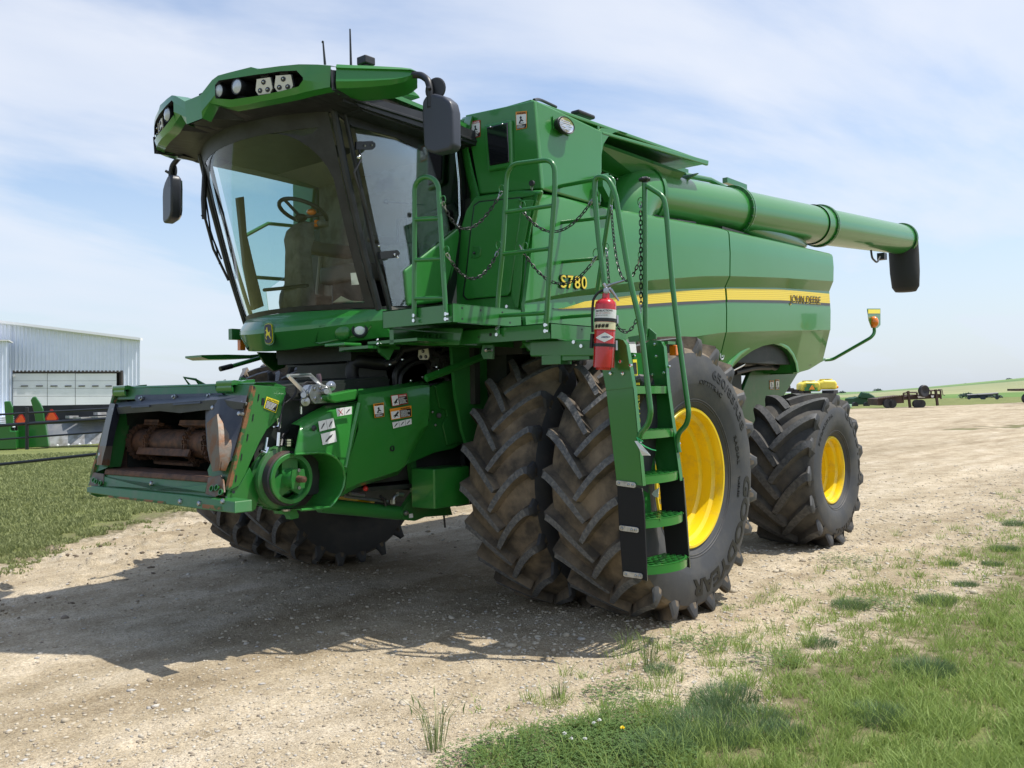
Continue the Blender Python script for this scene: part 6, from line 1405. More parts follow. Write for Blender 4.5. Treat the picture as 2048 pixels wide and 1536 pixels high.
g_ = N(t, 'ShaderNodeNewGeometry'); ag = N(t, 'ShaderNodeAttribute', attribute_name='grass'); af = N(t, 'ShaderNodeAttribute', attribute_name='field')
def noise(sc, det=6, rough=.6, vec=None): n = N(t, 'ShaderNodeTexNoise', inp={'Scale': sc, 'Detail': det, 'Roughness': rough}); LK(vec or g_.outputs['Position'], n.inputs['Vector']); return n.outputs['Fac']
def ramp(src, stops):
    r = N(t, 'ShaderNodeValToRGB'); LK(src, r.inputs[0]); e = r.color_ramp.elements
    while len(e) < len(stops): e.new(.5)
    for q, (p, c) in zip(e, stops): q.position = p; q.color = (*c, 1)
    return r.outputs[0]
def mixc_(fac, a, b_, mode='MIX'):
    m_ = N(t, 'ShaderNodeMix', data_type='RGBA', blend_type=mode)
    if isinstance(fac, float): m_.inputs[0].default_value = fac
    else: LK(fac, m_.inputs[0])
    LK(a, m_.inputs[6]); LK(b_, m_.inputs[7]); return m_.outputs[2]
def mrange(src, a, b_, c=0., d=1.): r = N(t, 'ShaderNodeMapRange', inp={1: a, 2: b_, 3: c, 4: d}); LK(src, r.inputs[0]); return r.outputs[0]
mpg = N(t, 'ShaderNodeMapping'); mpg.inputs['Rotation'].default_value = (0, 0, -.12); mpg.inputs['Scale'].default_value = (.28, 1.5, 1); LK(g_.outputs['Position'], mpg.inputs[0])
grav = ramp(noise(55, 8, .75), [(.28, (.225, .185, .135)), (.42, (.38, .325, .24)), (.56, (.485, .425, .325)), (.75, (.63, .575, .475))])
bands = ramp(noise(1.1, 6, .6, mpg.outputs[0]), [(.32, (.76, .72, .66)), (.5, (.99, .97, .93)), (.66, (1.13, 1.14, 1.17))]); grav = mixc_(1.0, grav, bands, 'MULTIPLY')
patchy = ramp(noise(3.1, 5), [(.35, (.78, .75, .70)), (.6, (1.04, 1.03, 1.02))]); grav = mixc_(1.0, grav, patchy, 'MULTIPLY')
atk = N(t, 'ShaderNodeAttribute', attribute_name='track'); lt_ = ramp(atk.outputs['Fac'], [(0, (1, 1, 1)), (1, (1.22, 1.23, 1.26))]); grav = mixc_(1.0, grav, lt_, 'MULTIPLY')
vor = N(t, 'ShaderNodeTexVoronoi', inp={'Scale': 95.0, 'Randomness': 1.0}); LK(g_.outputs['Position'], vor.inputs['Vector'])
peb = ramp(vor.outputs['Color'], [(.0, (.55, .52, .5)), (.5, (1, 1, 1)), (1.0, (1.35, 1.33, 1.28))]); grav = mixc_(.55, grav, mixc_(1.0, grav, peb, 'MULTIPLY'))
turf = ramp(noise(28, 8, .75), [(.32, (.09, .11, .035)), (.48, (.16, .185, .065)), (.60, (.23, .245, .095)), (.75, (.33, .30, .17))])
tl = ramp(noise(.6, 5), [(.35, (.75, .80, .7)), (.65, (1.15, 1.10, 1.05))]); turf = mixc_(1.0, turf, tl, 'MULTIPLY')
farv = ramp(noise(.22, 7, .7, mpg.outputs[0]), [(.32, (.70, .68, .62)), (.48, (.98, .97, .95)), (.62, (1.06, 1.06, 1.05))]); grav = mixc_(1.0, grav, farv, 'MULTIPLY')
clod = ramp(noise(6.5, 8, .7, mpg.outputs[0]), [(.30, (.62, .58, .52)), (.40, (1, 1, 1))]); grav = mixc_(1.0, grav, clod, 'MULTIPLY')
soil = ramp(noise(20, 6), [(.35, (.10, .085, .045)), (.65, (.20, .17, .10))])
gn = N(t, 'ShaderNodeMath', operation='ADD'); LK(ag.outputs['Fac'], gn.inputs[0]); LK(mrange(noise(9, 6), .2, .8, -.34, .34), gn.inputs[1])
base = mixc_(mrange(gn.outputs[0], .25, .6), grav, soil); base = mixc_(mrange(gn.outputs[0], .55, .95), base, turf)
fieldc = ramp(af.outputs['Fac'], [(0, (.11, .20, .05)), (.16, (.13, .22, .06)), (.2, (.28, .29, .15)), (.55, (.26, .28, .15)), (.62, (.10, .18, .07)), (.7, (.17, .26, .10)), (1, (.15, .24, .10))])
fmul = ramp(noise(.05, 6), [(.3, (.85, .85, .85)), (.7, (1.1, 1.1, 1.1))]); fieldc = mixc_(1.0, fieldc, fmul, 'MULTIPLY')
base = mixc_(mrange(af.outputs['Fac'], .001, .01), base, fieldc); LK(base, b.inputs['Base Color'])
bm = N(t, 'ShaderNodeBump', inp={'Strength': .55, 'Distance': .012}); hsum = N(t, 'ShaderNodeMath', operation='ADD'); LK(noise(70, 8, .7), hsum.inputs[0])
vm = N(t, 'ShaderNodeMath', operation='MULTIPLY', inp={1: -.9}); LK(vor.outputs['Distance'], vm.inputs[0]); LK(vm.outputs[0], hsum.inputs[1]); LK(hsum.outputs[0], bm.inputs['Height'])
bm2 = N(t, 'ShaderNodeBump', inp={'Strength': .5, 'Distance': .05}); LK(noise(11, 6, .6), bm2.inputs['Height']); LK(bm.outputs[0], bm2.inputs['Normal']); LK(bm2.outputs[0], b.inputs['Normal'])
fld = np.where(dd > 150, np.clip((dd - 150) / 320, 0.012, 1), 0) * (dens(gx, gy) > .5)
fld = np.where(dd > 150, np.clip((dd - 150) / 320, 0.012, 1), 0)
trk = np.zeros_like(gx)
for c0_, c1_, c2_, w_ in ((-.4, .05, .0010, .28), (1.5, .03, .0010, .28), (-1.6, .30, .0022, .30), (.3, .30, .0022, .30), (1.9, -.16, .004, .26), (3.0, .10, -.0020, .24)):
    yc_ = c0_ + c1_ * gx + c2_ * gx * gx; trk = np.maximum(trk, np.exp(-((gy - yc_) / w_) ** 2) * (.45 + .55 * (np.sin(gx * 22 + np.abs(gy - yc_) * 24) > 0)) * sst(fbm(gx * .35, gy * .35, 3, 88 + int(c0_ * 10)), .35, .6))
ground = np_mesh('ground', np.stack([gx, gy, gz], -1).reshape(-1, 3), f, GROUND, {'track': trk, 'grass': dens(gx, gy), 'field': fld}); tag(ground, kind='structure')
# ---------------------------------------------------------------- loose stones
def stones(n, seed, rmin, rmax, smin, smax, name, cond):
    rng = np.random.default_rng(seed)
    a = rng.uniform(-.60, .60, n * 3); r = np.exp(rng.uniform(math.log(rmin), math.log(rmax), n * 3))
    x = CX + r * np.cos(base_a - a); y = CY + r * np.sin(base_a - a); k = cond(x, y, rng); x, y, r = x[k][:n], y[k][:n], r[k][:n]; n = len(x)
    s = smin * (smax / smin) ** (rng.uniform(0, 1, n) ** 2.6) * (.75 + .12 * np.minimum(r, 12))
    ph = (1 + 5 ** .5) / 2
    ico = np.array([(-1, ph, 0), (1, ph, 0), (-1, -ph, 0), (1, -ph, 0), (0, -1, ph), (0, 1, ph), (0, -1, -ph), (0, 1, -ph), (ph, 0, -1), (ph, 0, 1), (-ph, 0, -1), (-ph, 0, 1)], float); ico /= np.linalg.norm(ico[0])
    fc = np.array([(0, 11, 5), (0, 5, 1), (0, 1, 7), (0, 7, 10), (0, 10, 11), (1, 5, 9), (5, 11, 4), (11, 10, 2), (10, 7, 6), (7, 1, 8), (3, 9, 4), (3, 4, 2), (3, 2, 6), (3, 6, 8), (3, 8, 9), (4, 9, 5), (2, 4, 11), (6, 2, 10), (8, 6, 7), (9, 8, 1)])
    v = ico[None] * (1 + rng.uniform(-.28, .28, (n, 12, 1))); v = v * np.stack([rng.uniform(.8, 1.5, n), rng.uniform(.7, 1.1, n), rng.uniform(.4, .75, n)], -1)[:, None] * s[:, None, None]
    th = rng.uniform(0, 6.28, n); c_, s_ = np.cos(th)[:, None], np.sin(th)[:, None]; vx = v[..., 0] * c_ - v[..., 1] * s_; vy = v[..., 0] * s_ + v[..., 1] * c_
    V = np.stack([vx + x[:, None], vy + y[:, None], v[..., 2] + (height(x, y) + s * .12)[:, None]], -1).reshape(-1, 3)
    F = (fc[None] + (np.arange(n) * 12)[:, None, None]).reshape(-1, 3)
    o = np_mesh(name, V, F, STONE, {'tone': np.repeat(rng.uniform(0, 1, n), 12)}, smooth=False); tag(o, kind='stuff'); return o
STONE = bpy.data.materials.new('limestone_gravel'); STONE.use_nodes = True; t = STONE.node_tree; t.nodes.clear(); LK = t.links.new
o_ = N(t, 'ShaderNodeOutputMaterial'); b = N(t, 'ShaderNodeBsdfPrincipled', inp={'Roughness': .85, 'Specular IOR Level': .3}); LK(b.outputs[0], o_.inputs[0])
at_ = N(t, 'ShaderNodeAttribute', attribute_name='tone'); LK(ramp(at_.outputs['Fac'], [(0, (.22, .18, .14)), (.15, (.38, .32, .235)), (.45, (.47, .41, .31)), (.8, (.51, .455, .36)), (.95, (.38, .36, .33)), (1, (.55, .52, .46))]), b.inputs['Base Color'])
oo = stones(42000, 5, 2.0, 22, .0022, .0105, 'gravel_stones', lambda x, y, r: (dens(x, y) < .45) & (r.uniform(0, 1, len(x)) < .35 + .9 * sst(y, .5, 2.6)))
tag(oo, 'small pale limestone chips scattered over the gravel drive')
oo = stones(330, 6, 2.3, 16, .009, .024, 'loose_stones', lambda x, y, r: (dens(x, y) < .5) & (r.uniform(0, 1, len(x)) < .2 + .9 * sst(fbm(x * .9, y * .9, 3, 77), .5, .65)))
tag(oo, 'larger loose stones lying about the gravel drive')
STONE_SAVE = STONE
STONE = material('dark_damp_clods', (.11, .085, .06), .95, var=(.17, .135, .095), var_scale=30, bump=.5)
oo = stones(1300, 9, 5.5, 16, .005, .016, 'soil_clods', lambda x, y, r: (np.abs((-2.0 + (x - 2.76) * .69) - y - .25) < .75 + .3 * fbm(x, y, 2, 5)) & (r.uniform(0, 1, len(x)) < sst(fbm(x * 2.1, y * 2.1, 3, 78), .48, .6)))
tag(oo, 'dark churned soil clods along the edge of the lawn')
STONE = STONE_SAVE
# ================================================================= GRASS
def grass_mat(name, stops, trans=.35):
    global t
    m = bpy.data.materials.new(name); m.use_nodes = True; t = m.node_tree; t.nodes.clear(); lk = t.links.new
    o = N(t, 'ShaderNodeOutputMaterial'); at = N(t, 'ShaderNodeAttribute', attribute_name='tone'); c = ramp(at.outputs['Fac'], stops)
    d = N(t, 'ShaderNodeBsdfPrincipled', inp={'Roughness': .55, 'Specular IOR Level': .25}); tr = N(t, 'ShaderNodeBsdfTranslucent'); mx_ = N(t, 'ShaderNodeMixShader', inp={0: trans})
    lk(c, d.inputs['Base Color']); lk(c, tr.inputs['Color']); lk(d.outputs[0], mx_.inputs[1]); lk(tr.outputs[0], mx_.inputs[2]); lk(mx_.outputs[0], o.inputs[0]); return m
GM = grass_mat('grass_blades', [(0, (.085, .14, .035)), (.3, (.19, .27, .070)), (.58, (.32, .42, .12)), (.78, (.45, .52, .20)), (.92, (.52, .49, .30)), (1, (.66, .60, .44))])
GL = grass_mat('lawn_blades', [(0, (.10, .13, .045)), (.3, (.19, .22, .08)), (.58, (.28, .31, .13)), (.78, (.36, .37, .18)), (1, (.56, .50, .32))])
FM = grass_mat('fescue_blades', [(0, (.07, .125, .055)), (.5, (.14, .22, .10)), (.85, (.24, .34, .17)), (1, (.45, .45, .28))], .25)
def blades(name, x, y, h, w, mat, rng, lean=.5, tone=None, z=None, label=None, dirs=None):
    n = len(x); a = rng.uniform(0, 2 * np.pi, n); la = (rng.uniform(0, 2 * np.pi, n) if dirs is None else dirs); l = lean * rng.uniform(.2, 1, n) * h
    zz = height(x, y) - .004 if z is None else z
    wx, wy = np.cos(a) * w * .5, np.sin(a) * w * .5; lx, ly = np.cos(la) * l, np.sin(la) * l
    hz = h * np.sqrt(np.maximum(.1, 1 - (lean * .6) ** 2))
    V = np.stack([np.stack([x - wx, y - wy, zz], -1), np.stack([x + wx, y + wy, zz], -1), np.stack([x + lx * .35 + wx * .8, y + ly * .35 + wy * .8, zz + hz * .55], -1),
                  np.stack([x + lx * .35 - wx * .8, y + ly * .35 - wy * .8, zz + hz * .55], -1), np.stack([x + lx, y + ly, zz + hz], -1)], 1).reshape(-1, 3)
    b_ = (np.arange(n) * 5)[:, None]; F = np.concatenate([b_ + [0, 1, 2], b_ + [0, 2, 3], b_ + [3, 2, 4]], 1).reshape(-1, 3)
    tn = rng.beta(2.2, 2.4, n) if tone is None else tone
    o = np_mesh(name, V, F, mat, {'tone': np.repeat(tn, 5)}, smooth=False); tag(o, kind='stuff')
    if label: tag(o, label)
    return o
rng = np.random.default_rng(21)
def sample(n, amin, amax, rmin, rmax, pw=0):
    a = rng.uniform(amin, amax, n); r = np.exp(rng.uniform(math.log(rmin), math.log(rmax), n)); return CX + r * np.cos(base_a - a), CY + r * np.sin(base_a - a), r, a
def acc(x, y, p): return rng.uniform(0, 1, len(x)) < p
# near verge on the right: clumped turf
x, y, r, a = sample(520000, -.05, .62, 2.1, 19); d = dens(x, y); cl = fbm(x * 7, y * 7, 3, 55)
k = (y > 1.5) & (d > .02) & acc(x, y, (.30 + .75 * d) * sst(cl + .36 * d + .10 * (rng.uniform(0, 1, len(x)) - .5), .60, .74)); x, y, r, d, cl = x[k], y[k], r[k], d[k], cl[k]
big = fbm(x * 1.1, y * 1.1, 3, 66)
h = (.030 + .050 * d) * rng.uniform(.4, 1.6, len(x)) * (.5 + 1.0 * big) * (.6 + .8 * cl); tn = np.clip(rng.beta(1.6, 2.0, len(x)) + (big - .5) * .9 + (cl - .5) * .5 + (d < .4) * .06, 0, 1)
tn = np.where(rng.uniform(0, 1, len(x)) < .09, rng.uniform(.85, 1, len(x)), tn)
kk = rng.uniform(0, 1, len(x)) < .62; x, y, r, h, tn = x[kk], y[kk], r[kk], h[kk], tn[kk]
blades('verge_grass', x, y, h, .0040 * (1 + .08 * r) * rng.uniform(.5, 1.3, len(x)), GM, rng, 1.05, tn, label='ragged green grass growing over the gravel verge in the foreground')
# scattered upright tufts on the gravel margin
tx, ty, tr_, _ = sample(2600, -.05, .60, 2.6, 22); dv = ty - 2.72; kk = (dv > -.15) & (dv < 1.6) & (tx > -12) & acc(tx, ty, .30 + .5 * (dv > .35)); tx, ty = tx[kk], ty[kk]
nb = 26; x = np.repeat(tx, nb) + rng.normal(0, .022, len(tx) * nb); y = np.repeat(ty, nb) + rng.normal(0, .022, len(tx) * nb); hs_ = np.repeat(rng.uniform(.05, .17, len(tx)), nb)
out_dir = np.arctan2(y - np.repeat(ty, nb), x - np.repeat(tx, nb)) + rng.normal(0, .5, len(x))
blades('grass_tufts', x, y, hs_ * rng.uniform(.5, 1.1, len(x)), .0035 * np.ones(len(x)), GM, rng, .9, np.clip(rng.beta(2, 3, len(x)) + .08, 0, 1), label='thin separate grass tufts standing along the gravel margin', dirs=out_dir)
# blue-green fescue mounds
MO = [(1450, 1400, .26), (1320, 1340, .14), (1430, 1420, .22), (1350, 1490, .22), (1390, 1460, .30), (1520, 1440, .20), (1700, 1215, .2), (1870, 1205, .22), (1900, 1130, .12), (2010, 1100, .2), (1985, 1130, .14), (2030, 1050, .2), (1440, 1480, .22), (1640, 1290, .16), (1310, 1510, .26), (1850, 1345, .25), (1930, 1170, .15), (1560, 1470, .2), (1760, 1440, .22)]
xs, ys, hs2, ds = [], [], [], []
for px_, py_, rad in MO:
    rad *= .82; c = P(px_, py_, z=0); n = int(900 * rad / .22); rr = rad * np.sqrt(rng.uniform(0, 1, n)) * .8; th = rng.uniform(0, 6.28, n)
    xs.append(c.x + rr * np.cos(th)); ys.append(c.y + rr * np.sin(th)); hs2.append((.045 + .075 * (1 - (rr / rad) ** 2)) * rng.uniform(.7, 1.1, n) * rad / .22); ds.append(th + rng.normal(0, .5, n))
x, y, h, dr_ = map(np.concatenate, (xs, ys, hs2, ds))
blades('fescue_mounds', x, y, h, .0026 * np.ones(len(x)), FM, rng, .9, label='blue-green wiry grass mounds in the foreground verge', dirs=dr_)
# lawn on the left
x, y, r, a = sample(600000, -.62, .02, 7.5, 34); d = dens(x, y); cl = fbm(x * 3.5, y * 3.5, 3, 58)
k = (y < -1.5) & (d > .08) & acc(x, y, np.clip(d, 0, 1) * (.25 + .9 * sst(cl, .35, .62)) * np.where(d < .85, sst(cl, .62 - .25 * d, .72 - .25 * d), 1) * .8); x, y, r, d = x[k][:190000], y[k][:190000], r[k][:190000], d[k][:190000]
big = fbm(x * .7, y * .7, 3, 67); h = (.035 + .035 * d) * rng.uniform(.5, 1.4, len(x)) * (.7 + .6 * big)
blades('lawn_grass', x, y, h * .85, .0022 * r ** .85, GL, rng, .8, np.clip(rng.beta(1.8, 1.8, len(x)) + (big - .5) * .9 + .08, 0, 1), label='short sunlit lawn beyond the gravel on the left')
# clover, weeds and flowers near the bottom of the picture
def leaves(name, cx_, cy_, cz_, s, mat, tone, label=None):
    n = len(cx_); V = []; F = []; th0 = rng.uniform(0, 6.28, n)
    for q in range(3):
        th = th0 + q * 2.09; ux, uy = np.cos(th), np.sin(th); vx, vy = -uy, ux; tilt = rng.uniform(-.3, .4, n)
        for (a1, b1) in ((0, 0), (.6, .42), (1, .28), (1, -.28), (.6, -.42)):
            V.append(np.stack([cx_ + (ux * a1 + vx * b1) * s, cy_ + (uy * a1 + vy * b1) * s, cz_ + a1 * tilt * s], -1))
    V = np.stack(V, 1).reshape(-1, 3); b_ = (np.arange(n * 3) * 5)[:, None]; F = np.concatenate([b_ + [0, 1, 2], b_ + [0, 2, 3], b_ + [0, 3, 4]], 1).reshape(-1, 3)
    o = np_mesh(name, V, F, mat, {'tone': np.repeat(tone, 15)}, smooth=False); tag(o, label, kind='stuff'); return o
CM = grass_mat('clover_leaves', [(0, (.05, .10, .028)), (.5, (.10, .17, .05)), (1, (.18, .26, .09))], .2)
cxs, cys, czs = [], [], []
for px_, py_, rad, n in ((1150, 1500, .32, 1500), (1050, 1515, .28, 900), (1230, 1480, .25, 900), (1290, 1440, .22, 500), (1260, 1520, .3, 900), (980, 1530, .25, 500), (1750, 1210, .22, 350), (1230, 1390, .18, 250), (1540, 1320, .2, 250), (1690, 1120, .25, 300), (1400, 1290, .2, 250)):
    c = P(px_, py_, z=0); rr = rad * np.sqrt(rng.uniform(0, 1, n)); th = rng.uniform(0, 6.28, n); cxs.append(c.x + rr * np.cos(th)); cys.append(c.y + rr * np.sin(th)); czs.append(rng.uniform(.008, .055, n))
x, y, z = map(np.concatenate, (cxs, cys, czs)); leaves('clover_patch', x, y, z + height(x, y), .0105, CM, rng.uniform(0, 1, len(x)), 'low dark clover leaves spreading in the bottom foreground')
def flower(name, px_, py_, zf, mat, label, cat, grp=None, r=.010):
    c = P(px_, py_, z=zf); e = empty(name, (c.x, c.y, 0), label, cat, grp)
    MB().tube([(c.x, c.y, -.005), (c.x + .004, c.y, zf * .5), (c.x, c.y, zf)], .0012, 5).build('stem', material('flower_stem', (.1, .2, .05)), e)
    m = MB(); rr = random.Random(px_)
    for k in range(26):
        d = Vector((rr.gauss(0, 1), rr.gauss(0, 1), abs(rr.gauss(0, .8)))).normalized(); s = Vector((0, 0, 1)).cross(d).normalized() * r * .22 if abs(d.z) < .99 else Vector((r * .2, 0, 0)); p = c + d * r * .35; m.prism([p - s, p + s, c + d * r + s * .8, c + d * r - s * .8], (0, 0, r * .1))
    m.build('blossom', mat, e, smooth=0)
PETW = material('white_petals', (.75, .74, .70), .6); PETY = material('yellow_petals', (.85, .62, .02), .6)
for px_, py_, lb_ in ((1129, 1468, 'white clover flower, leftmost at the bottom of the verge'), (1142, 1478, 'white clover flower just right of the leftmost one'), (1170, 1479, 'lowest white clover flower, standing apart near the bottom edge'), (1188, 1447, 'white clover flower, left of the upper pair beside the dandelion'), (1199, 1441, 'highest white clover flower, nearest to the yellow dandelion')): flower('clover_flower', px_, py_, .07, PETW, lb_, 'flower', 'white clover flowers')
flower('dandelion', 1245, 1457, .055, PETY, 'single yellow dandelion flower in the foreground clover', 'flower', None, .012)
for i, (px_, py_, H_, lab) in enumerate(((872, 1500, .30, 'tall thin grass clump with seed heads on the gravel near the bottom'), (1300, 1330, .20, 'seeding grass clump beside the shadow of the near front tyre'), (1120, 1395, .12, 'short grass clump alone on the pale gravel at the verge tip'))):
    c = P(px_, py_, z=0); e = empty('grass_clump', c, lab, 'grass clump'); m = MB(); rr = random.Random(i)
    for k in range(34):
        a = rr.uniform(0, 6.28); l = H_ * rr.uniform(.35, 1) ; q = Vector((math.cos(a), math.sin(a), 0)); b_ = c + q * rr.uniform(0, .04); sp = rr.uniform(.1, .55)
        m.tube([b_, b_ + q * l * sp * .3 + Vector((0, 0, l * .6)), b_ + q * l * sp + Vector((0, 0, l * .92))], [.0018, .0014, .0004], 3)
        if k % 5 == 0 and H_ > .15: tp_ = b_ + q * l * sp + Vector((0, 0, l * .92)); m.tube([tp_ - Vector((0, 0, .05)), tp_ - Vector((0, 0, .03)), tp_ + q * .01], [.001, .004, .001], 5)
    m.build('blades', material('clump_green', (.13, .20, .055), .6, var=(.25, .27, .12), var_scale=30), e)
# ================================================================= LEFT BACKGROUND
WHITE_STEEL = material('white_ribbed_steel', (.80, .85, .96), .4, var=(.74, .79, .90), var_scale=.6)
DOORW = material('white_door_panel', (.90, .92, .95), .5, var=(.83, .85, .88), var_scale=.8)
def rise_tag(): pass
shed = empty('metal_shed', P(279, 869, z=0), 'long white ribbed metal shed with a wide overhead door', 'shed')
D0 = 50.0
def B(px, py, d=None, o=0.0): return PD(px, py, (D0 if d is None else d) * (1 - .035 * (279 - px) / 218) - o)
def rake_y(px): return 643 + (px - 0) * (678 - 643) / 278
m = MB(); rows = [[], []]; n = 0; px = -140.0; step_ = 7.7
def wall_cols(x0, x1, ytop, ybot):
    a, b = [], []; px = x0
    while px < x1 - .1:
        for dx, of in ((0, 0), (step_ * .55, 0), (step_ * .66, .055), (step_ * .86, .055)):
            q = min(px + dx, x1); a.append(B(q, ytop(q), D0, of)); b.append(B(q, ybot(q), D0, of))
        px += step_
    a.append(B(x1, ytop(x1))); b.append(B(x1, ybot(x1))); return [a, b]
hb = lambda px: 877 - px * .017
m.grid(wall_cols(-140, 25, rake_y, hb)); m.grid(wall_cols(25, 243, rake_y, lambda p: 743)); m.grid(wall_cols(243, 280, rake_y, hb)); m.build('front_wall', WHITE_STEEL, shed, smooth=0)
back = (ray(262, 808) * Vector((1, 1, 0)) if False else Vector((ray(255, 808).x, ray(255, 808).y, 0))).normalized() * 26
m = MB().prism([B(-140, rake_y(-140)), B(280, rake_y(280)), B(280, rake_y(280)) + back, B(-140, rake_y(-140)) + back], (0, 0, -.12)); m.build('roof', WHITE_STEEL, shed, smooth=0)
m = MB().prism([B(280, rake_y(280)), B(280, hb(280)), B(280, hb(280)) + back, B(280, rake_y(280)) + back], (RGT.x * -.1, RGT.y * -.1, 0)); m.build('side_wall', WHITE_STEEL, shed, smooth=0)
m = MB().prism([B(-140, rake_y(-140) - 2, D0, .25), B(281, rake_y(281) - 3, D0, .25), B(281, rake_y(281) + 2, D0, .25), B(-140, rake_y(-140) + 3, D0, .25)], fd2[0] * Vector((.3, 0, 0)) + Vector((0, fd2[1] * .3, 0))); m.build('roof_trim', material('white_trim', (.80, .81, .84), .4), shed, smooth=0)
m = MB(); m.prism([B(243, 743, D0, .06), B(246, 741, D0, .06), B(246, hb(246), D0, .06), B(243, hb(243), D0, .06)], (0, 0, 0.001)); m.prism([B(25, 741), B(246, 741), B(246, 745), B(25, 745)], back * .012); m.prism([B(238, 745, D0, -.3), B(243, 743, D0, 0), B(243, hb(243)), B(238, hb(238), D0, -.3)], (0, 0, .001)); m.build('door_frame', material('brown_door_frame', (.10, .08, .075), .6), shed, smooth=0)
m = MB().prism([B(20, 740, D0, -1.2), B(246, 740, D0, -1.2), B(246, 880, D0, -1.2), B(20, 880, D0, -1.2)], back * .01); m.build('dark_interior', LAB_BLACK, shed, smooth=0)  # flat black sheet paints the unlit inside below the raised door
dr0 = empty('overhead_door', B(134, 812), parent=shed)
ysd = [747, 762, 777, 793, 812]
for r_ in range(4):
    for c_ in range(3):
        x0, x1 = ((26, 94), (95, 150), (151, 233))[c_]; y0, y1 = ysd[r_], ysd[r_ + 1]
        MB().prism([B(x0, y0, D0, -.08), B(x1, y0 - .3, D0, -.08), B(x1, y1 - .8, D0, -.08), B(x0, y1 - .5, D0, -.08)], back * .003).build('panel', DOORW, dr0, smooth=0)
for a, b_ in ((42, 56), (72, 85.5), (101, 115), (129.5, 143), (157, 170), (184, 197), (211, 223.5)): MB().prism([B(a, 771, D0, -.03), B(b_, 770.8, D0, -.03), B(b_, 773, D0, -.03), B(a, 773.2, D0, -.03)], back * .001).build('pane', GREY_VINYL, dr0, smooth=0)
m = MB().prism([B(25, 749, D0, .1), B(29, 749, D0, .1), B(30, 753, D0, .1), B(26, 754, D0, .1)], back * .005); m.build('wall_lamp', WHITE, shed, smooth=0)
shed2 = empty('metal_shed', B(0, 880, 48), 'white shed annex with a lower flat eave at the far left edge', 'shed')
D0 = 48.0; m = MB(); m.grid(wall_cols(-140, 17, lambda p: 681, lambda p: 884)); m.build('front_wall', WHITE_STEEL, shed2, smooth=0); m = MB().prism([B(-140, 679, 48, .15), B(18, 679.5, 48, .15), B(18, 682, 48, .15), B(-140, 682, 48, .15)], back * .07); m.build('roof_trim', WHITE, shed2, smooth=0)
m = MB()
for k in range(6): m.box(B(4, 834 + k * 4, 47.5), (.9, .9, .05))
m.build('vent_louvres', WHITE_STEEL, shed2, smooth=0); D0 = 50.0
# black grain platform on the grass
BLK = material('black_header_steel', (.012, .013, .016), .6, var=(.025, .025, .03), var_scale=1.5)
GSH = material('grey_sheet', (.16, .17, .19), .5, var=(.22, .22, .22), var_scale=2); LSH = material('pale_worn_sheet', (.36, .36, .37), .5, var=(.2, .19, .17), var_scale=4)
hd = empty('grain_platform', P(160, 892, z=0), 'long black and grey grain platform resting on the lawn before the shed door', 'harvester header')
Dh = 36.0
def H_(px, py, o=0): return PD(px, py, Dh - o)
m = MB().prism([H_(28, 812), H_(250, 808), H_(250, 843), H_(92, 845), H_(28, 848)], back * .02); m.build('back_frame', BLK, hd, smooth=0)
m = MB().prism([H_(93, 843, .4), H_(250, 840, .4), H_(250, 862, .9), H_(96, 870, .9)], back * .01); m.build('belt_deck', GSH, hd, smooth=0)
m = MB().prism([H_(97, 870, .9), H_(250, 862, .9), H_(250, 884, 1.2), H_(99, 893, 1.2)], back * .01); m.build('lower_sheet', LSH, hd, smooth=0)
m = MB().prism([H_(93, 841, .5), H_(250, 837, .5), H_(250, 841, .5), H_(93, 845, .5)], back * .01)
for a, b_ in ((172, 836), (205, 834)): m.box(H_(a, b_, .7), (.7, .7, .07))
for a, b_ in ((144, 834), (200, 827)): m.box(H_(a, b_, .5), (.35, .35, .1))
m.build('light_strips', LSH, hd, smooth=0)
m = MB()
for k in range(5): m.sphere(H_(115 + k * 22, 891 - k * 1.2, 1.4), .05, 6, 4)
m.build('guard_tip', WHITE, hd)
# green corn dividers at the left
def divider(name, label, pts_body, pts_snout, dep):
    e = empty(name, PD(pts_body[0][0], 897, dep), label, 'harvester header')
    q = lambda a, b_, o=0: PD(a, b_, dep - o)
    MB().prism([q(a, b_) for a, b_ in pts_body], back * .03).build('end_shield', GREEN, e, smooth=0, bevel=.03)
    MB().prism([q(a, b_, -.1) for a, b_ in pts_snout], back * .012).build('curved_snout', GREEN, e, smooth=0, bevel=.03)
    return e
e1 = divider('corn_header', 'green header end with a short square snout at the far left edge', [(-30, 846), (20, 848), (21, 862), (33, 862), (33, 898), (-30, 900)], [(8, 803), (20, 802), (25, 814), (26, 850), (12, 852), (9, 820)], 33.5)
e2 = divider('corn_header', 'green header end with a curved snout beside the second orange triangle', [(35, 846), (90, 843), (98, 893), (36, 897)], [(61, 800), (65, 794), (71, 793), (80, 806), (86, 818), (90, 846), (72, 849), (68, 824)], 34.2)
MB().prism([PD(a, b_, 33.8) for a, b_ in ((20, 855), (28, 855), (35, 897), (26, 898))], back * .01).build('gap_plate', DARK, e1, smooth=0)
